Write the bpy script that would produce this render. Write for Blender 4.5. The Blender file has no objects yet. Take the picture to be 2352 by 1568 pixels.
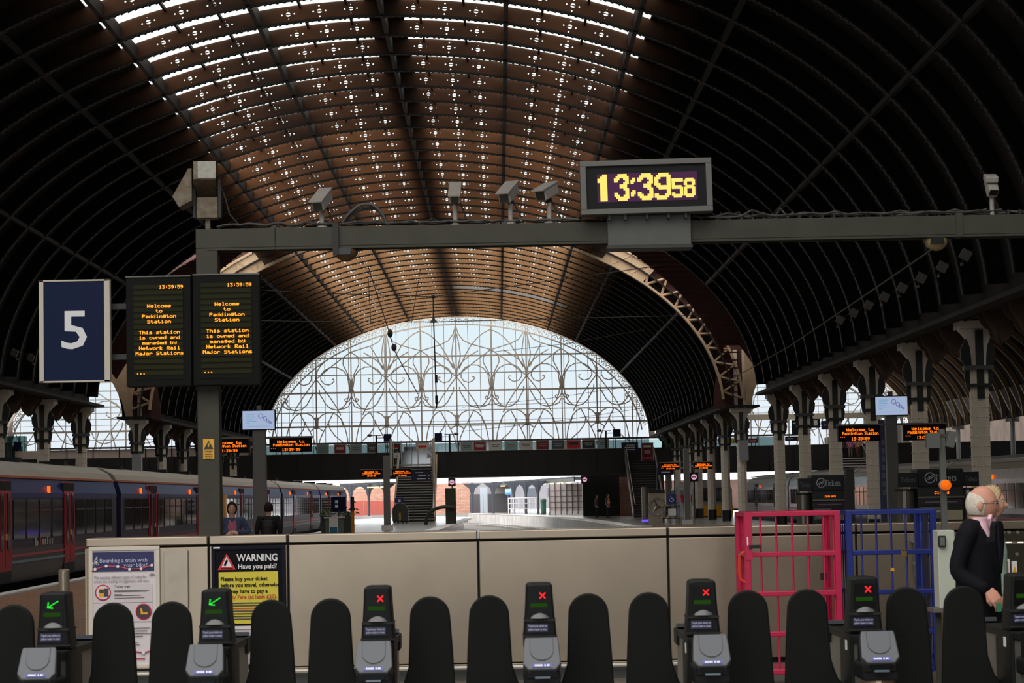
import bpy, bmesh, math, random
from mathutils import Vector, Matrix
random.seed(7)
SC = bpy.context.scene
COL = SC.collection
PI = math.pi
def S(r, g, b):                       # 8-bit sRGB -> linear
    f = lambda v: (v/255/12.92) if v/255 <= 0.04045 else ((v/255+0.055)/1.055)**2.4
    return (f(r), f(g), f(b))

# ------------------------------------------------------------------ camera
F = 5300.0                            # focal length in pixels of the 2352 wide frame
CZ = 1.65
VX, VY, TH = 1146.0, 1141.0, math.radians(1.1)
_dx, _dy = VX-1176, -(VY-784)
_a = _dx*math.cos(TH)+_dy*math.sin(TH)
_b = _dy*math.cos(TH)-_dx*math.sin(TH)
PITCH, YAW = math.atan(-_b/F), math.atan(-_a/F)
c_f = Vector((math.sin(YAW)*math.cos(PITCH), math.cos(YAW)*math.cos(PITCH), math.sin(PITCH)))
x0 = Vector((math.cos(YAW), -math.sin(YAW), 0)); z0 = x0.cross(c_f)
c_r = x0*math.cos(TH)-z0*math.sin(TH)
c_u = x0*math.sin(TH)+z0*math.cos(TH)
cam = bpy.data.cameras.new('camera')
cam.lens = F/2352*36; cam.sensor_width = 36; cam.clip_end = 1200; cam.clip_start = 0.1
cam.dof.use_dof = True; cam.dof.focus_distance = 40; cam.dof.aperture_fstop = 9.0
co = bpy.data.objects.new('camera', cam); COL.objects.link(co)
m = Matrix((c_r, c_u, -c_f)).transposed().to_4x4(); m.translation = (0, 0, CZ)
co.matrix_world = m; SC.camera = co

def at(px, py, Y):                    # the point at depth Y that stands where the photograph shows pixel px, py
    d = c_f + c_r*((px-1176)/F) + c_u*((784-py)/F)
    t = Y/d.y
    return Vector((d.x*t, Y, CZ+d.z*t))
def mpp(Y): return Y/F

# ------------------------------------------------------------------ sky, exposure
SKY = 2.6
w = bpy.data.worlds.new('overcast_sky'); SC.world = w; w.use_nodes = True
nt = w.node_tree; bg = nt.nodes['Background']
tc = nt.nodes.new('ShaderNodeTexCoord'); sx = nt.nodes.new('ShaderNodeSeparateXYZ'); rp = nt.nodes.new('ShaderNodeValToRGB')
nt.links.new(tc.outputs['Generated'], sx.inputs[0]); nt.links.new(sx.outputs['Z'], rp.inputs[0]); nt.links.new(rp.outputs[0], bg.inputs[0])
rp.color_ramp.elements[0].color = (0.97, 0.95, 1.0, 1); rp.color_ramp.elements[0].position = 0.0
rp.color_ramp.elements[1].color = (0.84, 0.97, 1.0, 1); rp.color_ramp.elements[1].position = 0.09
e = rp.color_ramp.elements.new(0.4); e.color = (1.0, 0.97, 0.93, 1)
bg.inputs[1].default_value = SKY
SC.view_settings.view_transform = 'Standard'; SC.view_settings.look = 'None'
SC.view_settings.exposure = 0.35; SC.view_settings.gamma = 1.0
SC.view_settings.use_curve_mapping = False
SC.cycles.use_denoising = True
SC.cycles.max_bounces = 8; SC.cycles.diffuse_bounces = 4; SC.cycles.glossy_bounces = 3
SC.cycles.transparent_max_bounces = 16; SC.cycles.transmission_bounces = 4
SC.cycles.sample_clamp_indirect = 6

# ------------------------------------------------------------------ materials
MATS = {}
def mat(name, col, rough=0.6, metal=0.0, var=0.0, scale=3.0, bump=0.0, bscale=40, spec=0.5, emit=None, es=0.0, col2=None, aniso=None):
    if name in MATS: return MATS[name]
    m = bpy.data.materials.new(name); m.use_nodes = True
    n = m.node_tree; b = n.nodes['Principled BSDF']
    b.inputs['Base Color'].default_value = (*col, 1)
    b.inputs['Roughness'].default_value = rough; b.inputs['Metallic'].default_value = metal
    b.inputs['Specular IOR Level'].default_value = spec
    t = None
    if var > 0 or bump > 0:
        t = n.nodes.new('ShaderNodeTexCoord')
    if var > 0:
        nz = n.nodes.new('ShaderNodeTexNoise'); nz.inputs['Scale'].default_value = scale; nz.inputs['Detail'].default_value = 5
        mp = n.nodes.new('ShaderNodeMapping'); n.links.new(t.outputs['Object'], mp.inputs[0]); n.links.new(mp.outputs[0], nz.inputs['Vector'])
        if aniso: mp.inputs['Scale'].default_value = aniso
        r = n.nodes.new('ShaderNodeValToRGB')
        r.color_ramp.elements[0].position = 0.3; r.color_ramp.elements[1].position = 0.7
        c2 = col2 if col2 else tuple(min(1, c*(1+var)) for c in col)
        c1 = col if col2 else tuple(c*(1-var) for c in col)
        r.color_ramp.elements[0].color = (*c1, 1); r.color_ramp.elements[1].color = (*c2, 1)
        n.links.new(nz.outputs['Fac'], r.inputs[0]); n.links.new(r.outputs[0], b.inputs['Base Color'])
    if bump > 0:
        nz = n.nodes.new('ShaderNodeTexNoise'); nz.inputs['Scale'].default_value = bscale
        n.links.new(t.outputs['Object'], nz.inputs['Vector'])
        bp = n.nodes.new('ShaderNodeBump'); bp.inputs['Strength'].default_value = bump; bp.inputs['Distance'].default_value = 0.01
        n.links.new(nz.outputs['Fac'], bp.inputs['Height']); n.links.new(bp.outputs[0], b.inputs['Normal'])
    if emit:
        b.inputs['Emission Color'].default_value = (*emit, 1); b.inputs['Emission Strength'].default_value = es
    MATS[name] = m
    return m
def glass(name, T, tint=(1, 1, 1), gloss=0.08, rough=0.05, trans=0.0):
    if name in MATS: return MATS[name]
    m = bpy.data.materials.new(name); m.use_nodes = True; n = m.node_tree
    n.nodes.remove(n.nodes['Principled BSDF']); out = n.nodes['Material Output']
    t = n.nodes.new('ShaderNodeBsdfTransparent'); t.inputs[0].default_value = (*[min(1, T*c) for c in tint], 1)
    g = n.nodes.new('ShaderNodeBsdfGlossy'); g.inputs['Roughness'].default_value = rough; g.inputs[0].default_value = (.9, .9, .9, 1)
    mx = n.nodes.new('ShaderNodeMixShader'); mx.inputs[0].default_value = gloss
    n.links.new(t.outputs[0], mx.inputs[1]); n.links.new(g.outputs[0], mx.inputs[2])
    n.links.new(mx.outputs[0], out.inputs[0]); MATS[name] = m
    return m
def emis(name, col, s=1.0):
    return mat(name, tuple(c*0.2 for c in col), 0.5, emit=col, es=s)

# ------------------------------------------------------------------ mesh builder
def shade_fade(m, e0, e1, dark, ridge=0.5):
    """shade painted into the rib plates: unlit haunches outside the glazed strip, darker ridge"""
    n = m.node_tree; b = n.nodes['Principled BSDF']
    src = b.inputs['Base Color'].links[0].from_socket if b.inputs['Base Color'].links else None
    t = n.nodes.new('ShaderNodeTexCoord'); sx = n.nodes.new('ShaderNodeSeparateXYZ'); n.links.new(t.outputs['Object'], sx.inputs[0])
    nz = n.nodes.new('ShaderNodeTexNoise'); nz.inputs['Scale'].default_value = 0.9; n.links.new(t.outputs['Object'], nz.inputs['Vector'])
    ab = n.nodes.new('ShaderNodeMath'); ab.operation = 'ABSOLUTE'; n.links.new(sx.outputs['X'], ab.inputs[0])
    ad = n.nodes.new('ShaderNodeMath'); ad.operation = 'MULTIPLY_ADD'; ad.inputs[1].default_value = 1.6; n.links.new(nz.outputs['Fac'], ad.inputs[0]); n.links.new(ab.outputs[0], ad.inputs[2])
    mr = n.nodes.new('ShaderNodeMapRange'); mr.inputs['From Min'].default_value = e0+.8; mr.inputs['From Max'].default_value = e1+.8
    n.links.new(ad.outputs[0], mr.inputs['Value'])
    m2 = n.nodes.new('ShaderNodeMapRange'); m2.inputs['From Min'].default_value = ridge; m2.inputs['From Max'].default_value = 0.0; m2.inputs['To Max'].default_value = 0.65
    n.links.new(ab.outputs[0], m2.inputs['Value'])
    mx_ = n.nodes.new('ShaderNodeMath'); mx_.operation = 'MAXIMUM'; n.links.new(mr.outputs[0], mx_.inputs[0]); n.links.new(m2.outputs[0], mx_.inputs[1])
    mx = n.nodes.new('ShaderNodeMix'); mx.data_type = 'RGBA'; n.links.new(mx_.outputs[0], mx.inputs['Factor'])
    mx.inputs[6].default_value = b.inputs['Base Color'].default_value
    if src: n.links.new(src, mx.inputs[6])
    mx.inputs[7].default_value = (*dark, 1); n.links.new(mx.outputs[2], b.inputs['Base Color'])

class MB:
    def __init__(s): s.v = []; s.f = []
    def add(s, vs, fs):
        o = len(s.v); s.v += [tuple(p) for p in vs]; s.f += [tuple(i+o for i in f) for f in fs]; return s
    def box(s, c, d, rot=None, taper=None):
        cx, cy, cz = c; x, y, z = d[0]/2, d[1]/2, d[2]/2
        pts = [(-x, -y, -z), (x, -y, -z), (x, y, -z), (-x, y, -z), (-x, -y, z), (x, -y, z), (x, y, z), (-x, y, z)]
        if taper: pts = [(p[0]*taper[0], p[1]*taper[1], p[2]) if p[2] > 0 else p for p in pts]
        if rot is not None: pts = [tuple(rot @ Vector(p)) for p in pts]
        pts = [(p[0]+cx, p[1]+cy, p[2]+cz) for p in pts]
        return s.add(pts, [(0, 3, 2, 1), (4, 5, 6, 7), (0, 1, 5, 4), (1, 2, 6, 5), (2, 3, 7, 6), (3, 0, 4, 7)])
    def rbox(s, c, d, r=0.02, rot=None, seg=3, axis='y'):      # box with rounded corners in the plane across its axis
        ix = {'x': (1, 2, 0), 'y': (0, 2, 1), 'z': (0, 1, 2)}[axis]
        a, b, h = d[ix[0]]/2, d[ix[1]]/2, d[ix[2]]/2
        poly = []
        for (sx_, sy_, st) in ((1, 1, 0), (-1, 1, 1), (-1, -1, 2), (1, -1, 3)):
            for k in range(seg+1):
                t = (st+k/seg)*PI/2
                poly.append((sx_*(a-r)+r*math.cos(t), sy_*(b-r)+r*math.sin(t)))
        def P(u, v, w_):
            q = [0, 0, 0]; q[ix[0]] = u; q[ix[1]] = v; q[ix[2]] = w_; return Vector(q)
        n = len(poly)
        pts = [P(u, v, -h) for u, v in poly]+[P(u, v, h) for u, v in poly]
        if rot is not None: pts = [rot @ p for p in pts]
        pts = [p+Vector(c) for p in pts]
        fs = [tuple(range(n)), tuple(range(2*n-1, n-1, -1))]+[(i, i+n, (i+1) % n+n, (i+1) % n) for i in range(n)]
        return s.add(pts, fs)
    def cyl(s, a, b, r, n=10, r2=None, cap=True):
        a, b = Vector(a), Vector(b); r2 = r if r2 is None else r2
        d = (b-a).normalized(); u = d.orthogonal().normalized(); w_ = d.cross(u)
        pts = [a+(u*math.cos(2*PI*i/n)+w_*math.sin(2*PI*i/n))*r for i in range(n)]+[b+(u*math.cos(2*PI*i/n)+w_*math.sin(2*PI*i/n))*r2 for i in range(n)]
        fs = [(i, (i+1) % n, (i+1) % n+n, i+n) for i in range(n)]
        if cap: fs += [tuple(range(n-1, -1, -1)), tuple(range(n, 2*n))]
        return s.add(pts, fs)
    def tube(s, pts, r, n=6, closed=False):
        P = [Vector(p) for p in pts]; m_ = len(P); vs = []; up = None
        for i, p in enumerate(P):
            if closed: d = P[(i+1) % m_]-P[i-1]
            else: d = P[min(i+1, m_-1)]-P[max(i-1, 0)]
            d = d.normalized() if d.length > 1e-9 else Vector((0, 0, 1))
            if up is None: up = d.orthogonal().normalized()
            up = (up-d*up.dot(d)); up = up.normalized() if up.length > 1e-6 else d.orthogonal().normalized()
            w_ = d.cross(up); rr = r[i] if isinstance(r, (list, tuple)) else r
            vs += [p+(up*math.cos(2*PI*k/n)+w_*math.sin(2*PI*k/n))*rr for k in range(n)]
        fs = []
        for i in range(m_ if closed else m_-1):
            j = (i+1) % m_
            fs += [(i*n+k, i*n+(k+1) % n, j*n+(k+1) % n, j*n+k) for k in range(n)]
        if not closed: fs += [tuple(range(n-1, -1, -1)), tuple(range((m_-1)*n, m_*n))]
        return s.add(vs, fs)
    def prism(s, poly, h0, h1, axis='y'):     # polygon given in the two other axes, extruded along axis
        ix = {'x': (1, 2, 0), 'y': (0, 2, 1), 'z': (0, 1, 2)}[axis]
        def P(u, v, w_):
            q = [0, 0, 0]; q[ix[0]] = u; q[ix[1]] = v; q[ix[2]] = w_; return q
        n = len(poly)
        return s.add([P(u, v, h0) for u, v in poly]+[P(u, v, h1) for u, v in poly],
                     [tuple(range(n)), tuple(range(2*n-1, n-1, -1))]+[(i, i+n, (i+1) % n+n, (i+1) % n) for i in range(n)])
    def lathe(s, prof, c=(0, 0, 0), n=16):    # (radius, z) pairs
        vs = []; 
        for r, z in prof: vs += [(c[0]+r*math.cos(2*PI*k/n), c[1]+r*math.sin(2*PI*k/n), c[2]+z) for k in range(n)]
        m_ = len(prof); fs = []
        for i in range(m_-1): fs += [(i*n+k, i*n+(k+1) % n, (i+1)*n+(k+1) % n, (i+1)*n+k) for k in range(n)]
        fs += [tuple(range(n-1, -1, -1)), tuple(range((m_-1)*n, m_*n))]
        return s.add(vs, fs)
    def ball(s, c, r, n=10, m_=6):
        rx, ry, rz = (r, r, r) if not isinstance(r, (tuple, list)) else r
        vs = [(c[0], c[1], c[2]-rz)]; fs = []
        for i in range(1, m_):
            t = -PI/2+PI*i/m_
            vs += [(c[0]+rx*math.cos(t)*math.cos(2*PI*k/n), c[1]+ry*math.cos(t)*math.sin(2*PI*k/n), c[2]+rz*math.sin(t)) for k in range(n)]
        vs.append((c[0], c[1], c[2]+rz)); L = len(vs)-1
        fs += [(0, 1+(k+1) % n, 1+k) for k in range(n)]
        for i in range(m_-2): fs += [(1+i*n+k, 1+i*n+(k+1) % n, 1+(i+1)*n+(k+1) % n, 1+(i+1)*n+k) for k in range(n)]
        fs += [(1+(m_-2)*n+k, 1+(m_-2)*n+(k+1) % n, L) for k in range(n)]
        return s.add(vs, fs)
    def quad(s, a, b, c, d): return s.add([a, b, c, d], [(0, 1, 2, 3)])
    def mesh(s, name, smooth=False, flip=True):
        me = bpy.data.meshes.new(name); me.from_pydata(s.v, [], s.f)
        bm = bmesh.new(); bm.from_mesh(me); bmesh.ops.recalc_face_normals(bm, faces=bm.faces); bm.to_mesh(me); bm.free()
        if smooth:
            for p in me.polygons: p.use_smooth = True
        return me

def wloc(o):
    v = Vector((0, 0, 0))
    while o: v = v+o.location; o = o.parent
    return v
def link(name, me, m, parent=None, loc=None):
    o = bpy.data.objects.new(name, me); COL.objects.link(o)
    if m is not None and me is not None:
        me.materials.clear(); me.materials.append(m)
    if parent is not None: o.parent = parent
    if loc is not None: o.location = loc
    return o
def part(name, mb, m, parent, W=False, smooth=False, label=None, bevel=0, kind=None):
    """a mesh under its thing; W: the builder holds world coordinates"""
    me = mb.mesh(name, smooth)
    if W:
        L = wloc(parent); me.transform(Matrix.Translation(-L))
    o = link(name, me, m, parent)
    if label: o['label'] = label
    if kind: o['kind'] = kind
    if bevel: bev(o, bevel)
    return o
def bev(o, w_, seg=2):
    b = o.modifiers.new('bevel', 'BEVEL'); b.width = w_; b.segments = seg; b.limit_method = 'ANGLE'; b.angle_limit = 0.7
def thing(name, label, cat, loc=(0, 0, 0), group=None):
    o = bpy.data.objects.new(name, None); COL.objects.link(o); o.location = loc; o.empty_display_size = 0.1
    o['label'] = label; o['category'] = cat
    if group: o['group'] = group
    return o
def one(name, mb, m, label, cat, group=None, smooth=False, bevel=0):
    """a thing that is one mesh, built in world coordinates, origin at its base centre"""
    me = mb.mesh(name, smooth)
    xs = [v.co.x for v in me.vertices]; ys = [v.co.y for v in me.vertices]; zs = [v.co.z for v in me.vertices]
    L = Vector(((min(xs)+max(xs))/2, (min(ys)+max(ys))/2, min(zs)))
    me.transform(Matrix.Translation(-L))
    o = link(name, me, m, None, L); o['label'] = label; o['category'] = cat
    if group: o['group'] = group
    if bevel: bev(o, bevel)
    return o
def struct(name, mb, m, smooth=False):
    o = link(name, mb.mesh(name, smooth), m); o['kind'] = 'structure'; return o
def structE(name):
    o = bpy.data.objects.new(name, None); COL.objects.link(o); o['kind'] = 'structure'; return o
def dup(root, loc=None, label=None, group=None):
    r = root.copy(); COL.objects.link(r)
    if loc is not None: r.location = loc
    if label: r['label'] = label
    if group: r['group'] = group
    for ch in list(root.children):
        c = ch.copy(); COL.objects.link(c); c.parent = r
        for g in list(ch.children):
            d = g.copy(); COL.objects.link(d); d.parent = c
    return r

# ------------------------------------------------------------------ lettering
def text(name, body, size, m, parent, loc, align='LEFT', bold=0.0, width=None, face='front', depth=0.001, sp=1.0):
    """built-in font turned into a flat mesh; face front = reads from -y"""
    cu = bpy.data.curves.new(name, 'FONT'); cu.body = body; cu.size = size; cu.align_x = align; cu.offset = bold
    cu.extrude = depth; cu.space_character = sp; cu.resolution_u = 2; cu.space_line = 1.0
    t = bpy.data.objects.new(name, cu); COL.objects.link(t)
    dg = bpy.context.evaluated_depsgraph_get(); me = bpy.data.meshes.new_from_object(t.evaluated_get(dg))
    bpy.data.objects.remove(t); bpy.data.curves.remove(cu); me.name = name
    if width and len(me.vertices):
        xs = [v.co.x for v in me.vertices]; w0 = max(xs)-min(xs)
        k = width/w0 if w0 else 1
        me.transform(Matrix.Scale(k, 4, Vector((1, 0, 0))))
    me.transform(Matrix.Rotation(PI/2, 4, 'X'))
    me.transform(Matrix.Translation(Vector(loc)))
    return link(name, me, m, parent)

G57 = {
'W': '10001 10001 10001 10101 10101 11011 10001', 'e': '00000 00000 01110 10001 11111 10000 01110', 'l': '01100 00100 00100 00100 00100 00100 01110',
'c': '00000 00000 01110 10000 10000 10001 01110', 'o': '00000 00000 01110 10001 10001 10001 01110', 'm': '00000 00000 11010 10101 10101 10101 10101',
't': '01000 01000 11100 01000 01000 01001 00110', 'P': '11110 10001 10001 11110 10000 10000 10000', 'a': '00000 00000 01110 00001 01111 10001 01111',
'd': '00001 00001 01101 10011 10001 10001 01111', 'i': '00100 00000 01100 00100 00100 00100 01110', 'n': '00000 00000 10110 11001 10001 10001 10001',
'g': '00000 01111 10001 10001 01111 00001 01110', 'S': '01111 10000 10000 01110 00001 00001 11110', 'T': '11111 00100 00100 00100 00100 00100 00100',
'h': '10000 10000 10110 11001 10001 10001 10001', 's': '00000 00000 01110 10000 01110 00001 11110', 'w': '00000 00000 10001 10001 10101 10101 01010',
'M': '10001 11011 10101 10101 10001 10001 10001', 'N': '10001 10001 11001 10101 10011 10001 10001', 'k': '10000 10000 10010 10100 11000 10100 10010',
'R': '11110 10001 10001 11110 10100 10010 10001', 'j': '00010 00000 00110 00010 00010 10010 01100', 'r': '00000 00000 10110 11001 10000 10000 10000',
'u': '00000 00000 10001 10001 10001 10011 01101', 'b': '10000 10000 10110 11001 10001 10001 11110', 'y': '00000 10001 10001 01111 00001 00001 01110',
'1': '00100 01100 00100 00100 00100 00100 01110', '3': '11111 00010 00100 00010 00001 10001 01110', '9': '01110 10001 10001 01111 00001 00010 01100',
'5': '11111 10000 11110 00001 00001 10001 01110', '6': '00110 01000 10000 11110 10001 10001 01110', ':': '00000 00100 00100 00000 00100 00100 00000',
'.': '00000 00000 00000 00000 00000 01100 01100', ' ': '00000 00000 00000 00000 00000 00000 00000',
'8': '01110 10001 10001 01110 10001 10001 01110', '0': '01110 10001 10011 10101 11001 10001 01110', '2': '01110 10001 00001 00010 00100 01000 11111',
'D': '11100 10010 10001 10001 10001 10010 11100', 'C': '01110 10001 10000 10000 10000 10001 01110', '-': '00000 00000 00000 11111 00000 00000 00000'}
def led(mb, s, xc, y, ztop, px, pz, grow=1.25):
    """dot matrix line centred on xc, cells px by pz"""
    n = len(s); w_ = (n*6-1)*px; x0_ = xc-w_/2
    for ci, ch in enumerate(s):
        rows = G57[ch].split()
        for r_, row in enumerate(rows):
            k = 0
            while k < 5:
                if row[k] == '1':
                    k2 = k
                    while k2+1 < 5 and row[k2+1] == '1': k2 += 1
                    a = x0_+(ci*6+k)*px-(grow-1)*px/2; b = x0_+(ci*6+k2+1)*px+(grow-1)*px/2
                    zt = ztop-r_*pz+(grow-1)*pz/2; zb = ztop-(r_+1)*pz-(grow-1)*pz/2
                    mb.quad((a, y, zb), (b, y, zb), (b, y, zt), (a, y, zt)); k = k2+1
                else: k += 1
    return mb
# ------------------------------------------------------------------ shared materials
M_ribdark = mat('rib_brown_dark', S(94, 62, 42), 0.8, var=0.35, scale=0.6, col2=S(54, 39, 31), spec=.2)
M_ribmid = mat('rib_brown_lit', S(136, 92, 62), 0.8, var=0.35, scale=0.6, col2=S(98, 68, 49), spec=.2); shade_fade(M_ribmid, 7.6, 9.6, S(18, 15, 12), 0.7)  # rib brown lightened to stand in for light from the transept
M_ribpale = mat('rib_buff_lit', S(226, 176, 130), 0.7, var=0.25, scale=0.5, col2=S(204, 152, 108), spec=.3)  # brighter look of the far ribs, from light and haze, painted in
shade_fade(M_ribdark, 7.6, 9.6, S(18, 15, 12), 0.7); shade_fade(M_ribpale, 7.8, 10.5, S(26, 20, 16), 0.7)  # painted shade on the haunches of near and far ribs
M_flange = mat('rib_flange_grey', S(31, 29, 26), 0.6, spec=.25)
M_rivet = mat('rivet_grey', S(60, 56, 51), 0.5, spec=.3)
M_skin = mat('roof_lining_dark', S(30, 24, 20), 0.9, var=0.4, scale=0.4)
M_skinred = mat('roof_lining_dark_red', S(70, 38, 32), 0.85, var=0.2, scale=0.5)
M_purlin = mat('purlin_dark', S(34, 31, 28), 0.6)
M_cream = mat('cream_paint', S(214, 204, 188), 0.5, var=0.06, scale=2.5)
M_buff = mat('buff_paint', S(176, 148, 116), 0.6, var=0.15, scale=1.5)
M_blackpaint = mat('black_paint', S(34, 34, 32), 0.45)
M_sky_glass = glass('roof_glass', 0.62, (1, 0.985, 0.96), 0.04)
M_end_glass = glass('screen_glass', 0.55, (0.97, 1.0, 1.02), 0.05, 0.2)
M_iron = mat('screen_iron', S(222, 212, 198), 0.55)

# ------------------------------------------------------------------ the nave roof
NC, NW, NZ, NR, RD = -3.3, 15.7, 6.23, 10.2, 0.5     # centre, half span, springing, rise, rib depth
def arc(off, w=NW, r=NR, z0=NZ):
    return z0+r*math.sqrt(max(0.0, 1-(off/w)**2))
def ell(c, w, r, z0, a0, a1, n):                       # points on the ellipse, angle measured from the crown
    return [(c+w*math.sin(a0+(a1-a0)*i/n), z0+r*math.cos(a0+(a1-a0)*i/n)) for i in range(n+1)]
def strip(mb, pr, y0, y1, thick=None):
    n = len(pr)
    vs = [(x, y0, z) for x, z in pr]+[(x, y1, z) for x, z in pr]
    return mb.add(vs, [(i, i+1, i+1+n, i+n) for i in range(n-1)])
def shell(mb, c, w, r, z0, a0, a1, n, y0, y1, t=0.06):  # a curved sheet with thickness
    p = ell(c, w, r, z0, a0, a1, n); q = ell(c, w+t, r+t, z0, a1, a0, n)
    return mb.prism(p+q, y0, y1, 'y') if n < 3 else shell_q(mb, p, q[::-1], y0, y1)
def shell_q(mb, p, q, y0, y1):
    n = len(p)
    vs = [(x, y0, z) for x, z in p]+[(x, y1, z) for x, z in p]+[(x, y0, z) for x, z in q]+[(x, y1, z) for x, z in q]
    fs = []
    for i in range(n-1):
        fs += [(i, i+1, i+1+n, i+n), (2*n+i, 3*n+i, 3*n+i+1, 2*n+i+1), (i, 2*n+i, 2*n+i+1, i+1), (n+i, n+i+1, 3*n+i+1, 3*n+i)]
    fs += [(0, n, 3*n, 2*n), (n-1, 3*n-1, 4*n-1, 2*n-1)]
    return mb.add(vs, fs)
def A(off, w=NW+RD): return math.asin(max(-1, min(1, off/w)))
OW, OR = NW+RD, NR+RD
RIB0, BAY = 69.9, 3.05
NEAR = [RIB0+BAY*k for k in range(-10, 14)]            # 39.4 .. 109.55
TRAN = [109.55+BAY*k for k in range(1, 6)]             # 112.6 .. 124.8
FAR = [126.6+BAY*k for k in range(0, 21)]              # 126.6 .. 187.6
SKYO = 8.0
mb = MB()
for y0, y1 in ((37.5, 110.3), (125.9, 188.4)):
    for a0, a1 in ((A(-OW), A(-SKYO)), (A(-0.55), A(0.55)), (A(SKYO), A(OW))):
        shell(mb, NC, OW, OR, NZ, a0, a1, 20 if a1-a0 > .3 else 3, y0, y1)
for a0, a1 in ((A(-9.4), A(-SKYO)), (A(-0.55), A(0.55)), (A(SKYO), A(9.4))):
    shell(mb, NC, OW, OR, NZ, a0, a1, 4, 110.3, 125.9)
ceiling = struct('ceiling', mb, M_skin)

# rib web with star and circle cut-outs, filled from a 2D curve
def rib_web(name, o0, o1, D, holes=True):
    cu = bpy.data.curves.new(name, 'CURVE'); cu.dimensions = '2D'; cu.fill_mode = 'BOTH'; cu.extrude = 0.014
    def spl(pts):
        s = cu.splines.new('POLY'); s.points.add(len(pts)-1); s.use_cyclic_u = True
        for p, q in zip(s.points, pts): p.co = (q[0], q[1], 0, 1)
    n = 72
    spl(ell(0, NW, NR, NZ, A(o0, NW), A(o1, NW), n)+ell(0, NW+D, NR+D, NZ, A(o1, NW), A(o0, NW), n))
    if holes:
        def frame(o):
            z = arc(o); sl = -NR*o/(NW*NW)/max(0.05, math.sqrt(1-(o/NW)**2))
            t = Vector((1, sl)).normalized(); nn = Vector((-t.y, t.x)); return Vector((o, z))+nn*(D*0.5), t, nn
        def circ(p, r, k=8): spl([(p.x+r*math.cos(2*PI*i/k), p.y+r*math.sin(2*PI*i/k)) for i in range(k)])
        for s in (-1, 1):
            for c0 in (0.0, 3.78):
                for j, d in enumerate((0.95, 1.9, 2.85)):
                    o = s*(c0+d)
                    if not (o0 < o < o1): continue
                    p, t, nn = frame(o); R = 0.072
                    for up in (1, -1):
                        pts = [p+t*(R*math.cos(a))+nn*(up*(0.012+(R-0.012)*math.sin(a)*0.95)) for a in [PI*i/7 for i in range(8)]]
                        spl([(q.x, q.y) for q in pts])
                    circ(p+t*0.19, 0.029); circ(p-t*0.19, 0.029)
                    if j == 1: circ(p+nn*0.165, 0.029); circ(p-nn*0.165, 0.029)
                    else: circ(p+nn*0.135, 0.016, 6); circ(p-nn*0.135, 0.016, 6)
    t = bpy.data.objects.new(name, cu); COL.objects.link(t)
    me = bpy.data.meshes.new_from_object(t.evaluated_get(bpy.context.evaluated_depsgraph_get()))
    bpy.data.objects.remove(t); bpy.data.curves.remove(cu)
    me.transform(Matrix.Rotation(PI/2, 4, 'X')); me.name = name
    return me
def rib_flange(o0, o1):
    mb = MB(); n = 60
    shell_q(mb, ell(0, NW-.03, NR-.03, NZ, A(o0, NW), A(o1, NW), n), ell(0, NW+.02, NR+.02, NZ, A(o0, NW), A(o1, NW), n), -0.12, 0.12)
    return mb
def rivets(o0, o1, step=0.20):
    mb = MB(); L = 0; pa = None; a0, a1 = A(o0, NW), A(o1, NW); N = 600; nxt = 0
    for i in range(N+1):
        a = a0+(a1-a0)*i/N; p = Vector((NW*math.sin(a), NZ+NR*math.cos(a)))
        if pa is not None: L += (p-pa).length
        pa = p
        if L >= nxt:
            nxt += step
            for yy in (-0.085, 0.085):
                q = p-Vector((math.sin(a)*0.04, math.cos(a)*0.04))
                mb.box((q.x, yy, q.y), (0.075, 0.045, 0.035), Matrix.Rotation(a, 3, 'Y'))
    return mb
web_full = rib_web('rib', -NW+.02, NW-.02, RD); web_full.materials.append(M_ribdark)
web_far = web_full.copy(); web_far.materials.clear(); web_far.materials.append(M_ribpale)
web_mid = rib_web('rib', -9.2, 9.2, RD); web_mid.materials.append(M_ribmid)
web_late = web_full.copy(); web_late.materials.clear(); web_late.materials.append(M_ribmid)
fl_full = rib_flange(-NW+.02, NW-.02).mesh('rib_flange'); fl_full.materials.append(M_flange)
fl_mid = rib_flange(-9.2, 9.2).mesh('rib_flange'); fl_mid.materials.append(M_flange)
rv_full = rivets(-NW+.3, NW-.3).mesh('rivet_row'); rv_full.materials.append(M_rivet)
rv_mid = rivets(-9.2, 9.2).mesh('rivet_row'); rv_mid.materials.append(M_rivet)
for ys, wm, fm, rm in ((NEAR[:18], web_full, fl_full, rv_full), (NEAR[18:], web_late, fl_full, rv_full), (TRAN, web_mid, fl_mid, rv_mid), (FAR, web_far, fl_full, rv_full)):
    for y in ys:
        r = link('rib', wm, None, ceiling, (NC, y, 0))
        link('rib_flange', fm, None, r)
        q = link('rivet_row', rm, None, r); q['kind'] = 'stuff'
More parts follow.
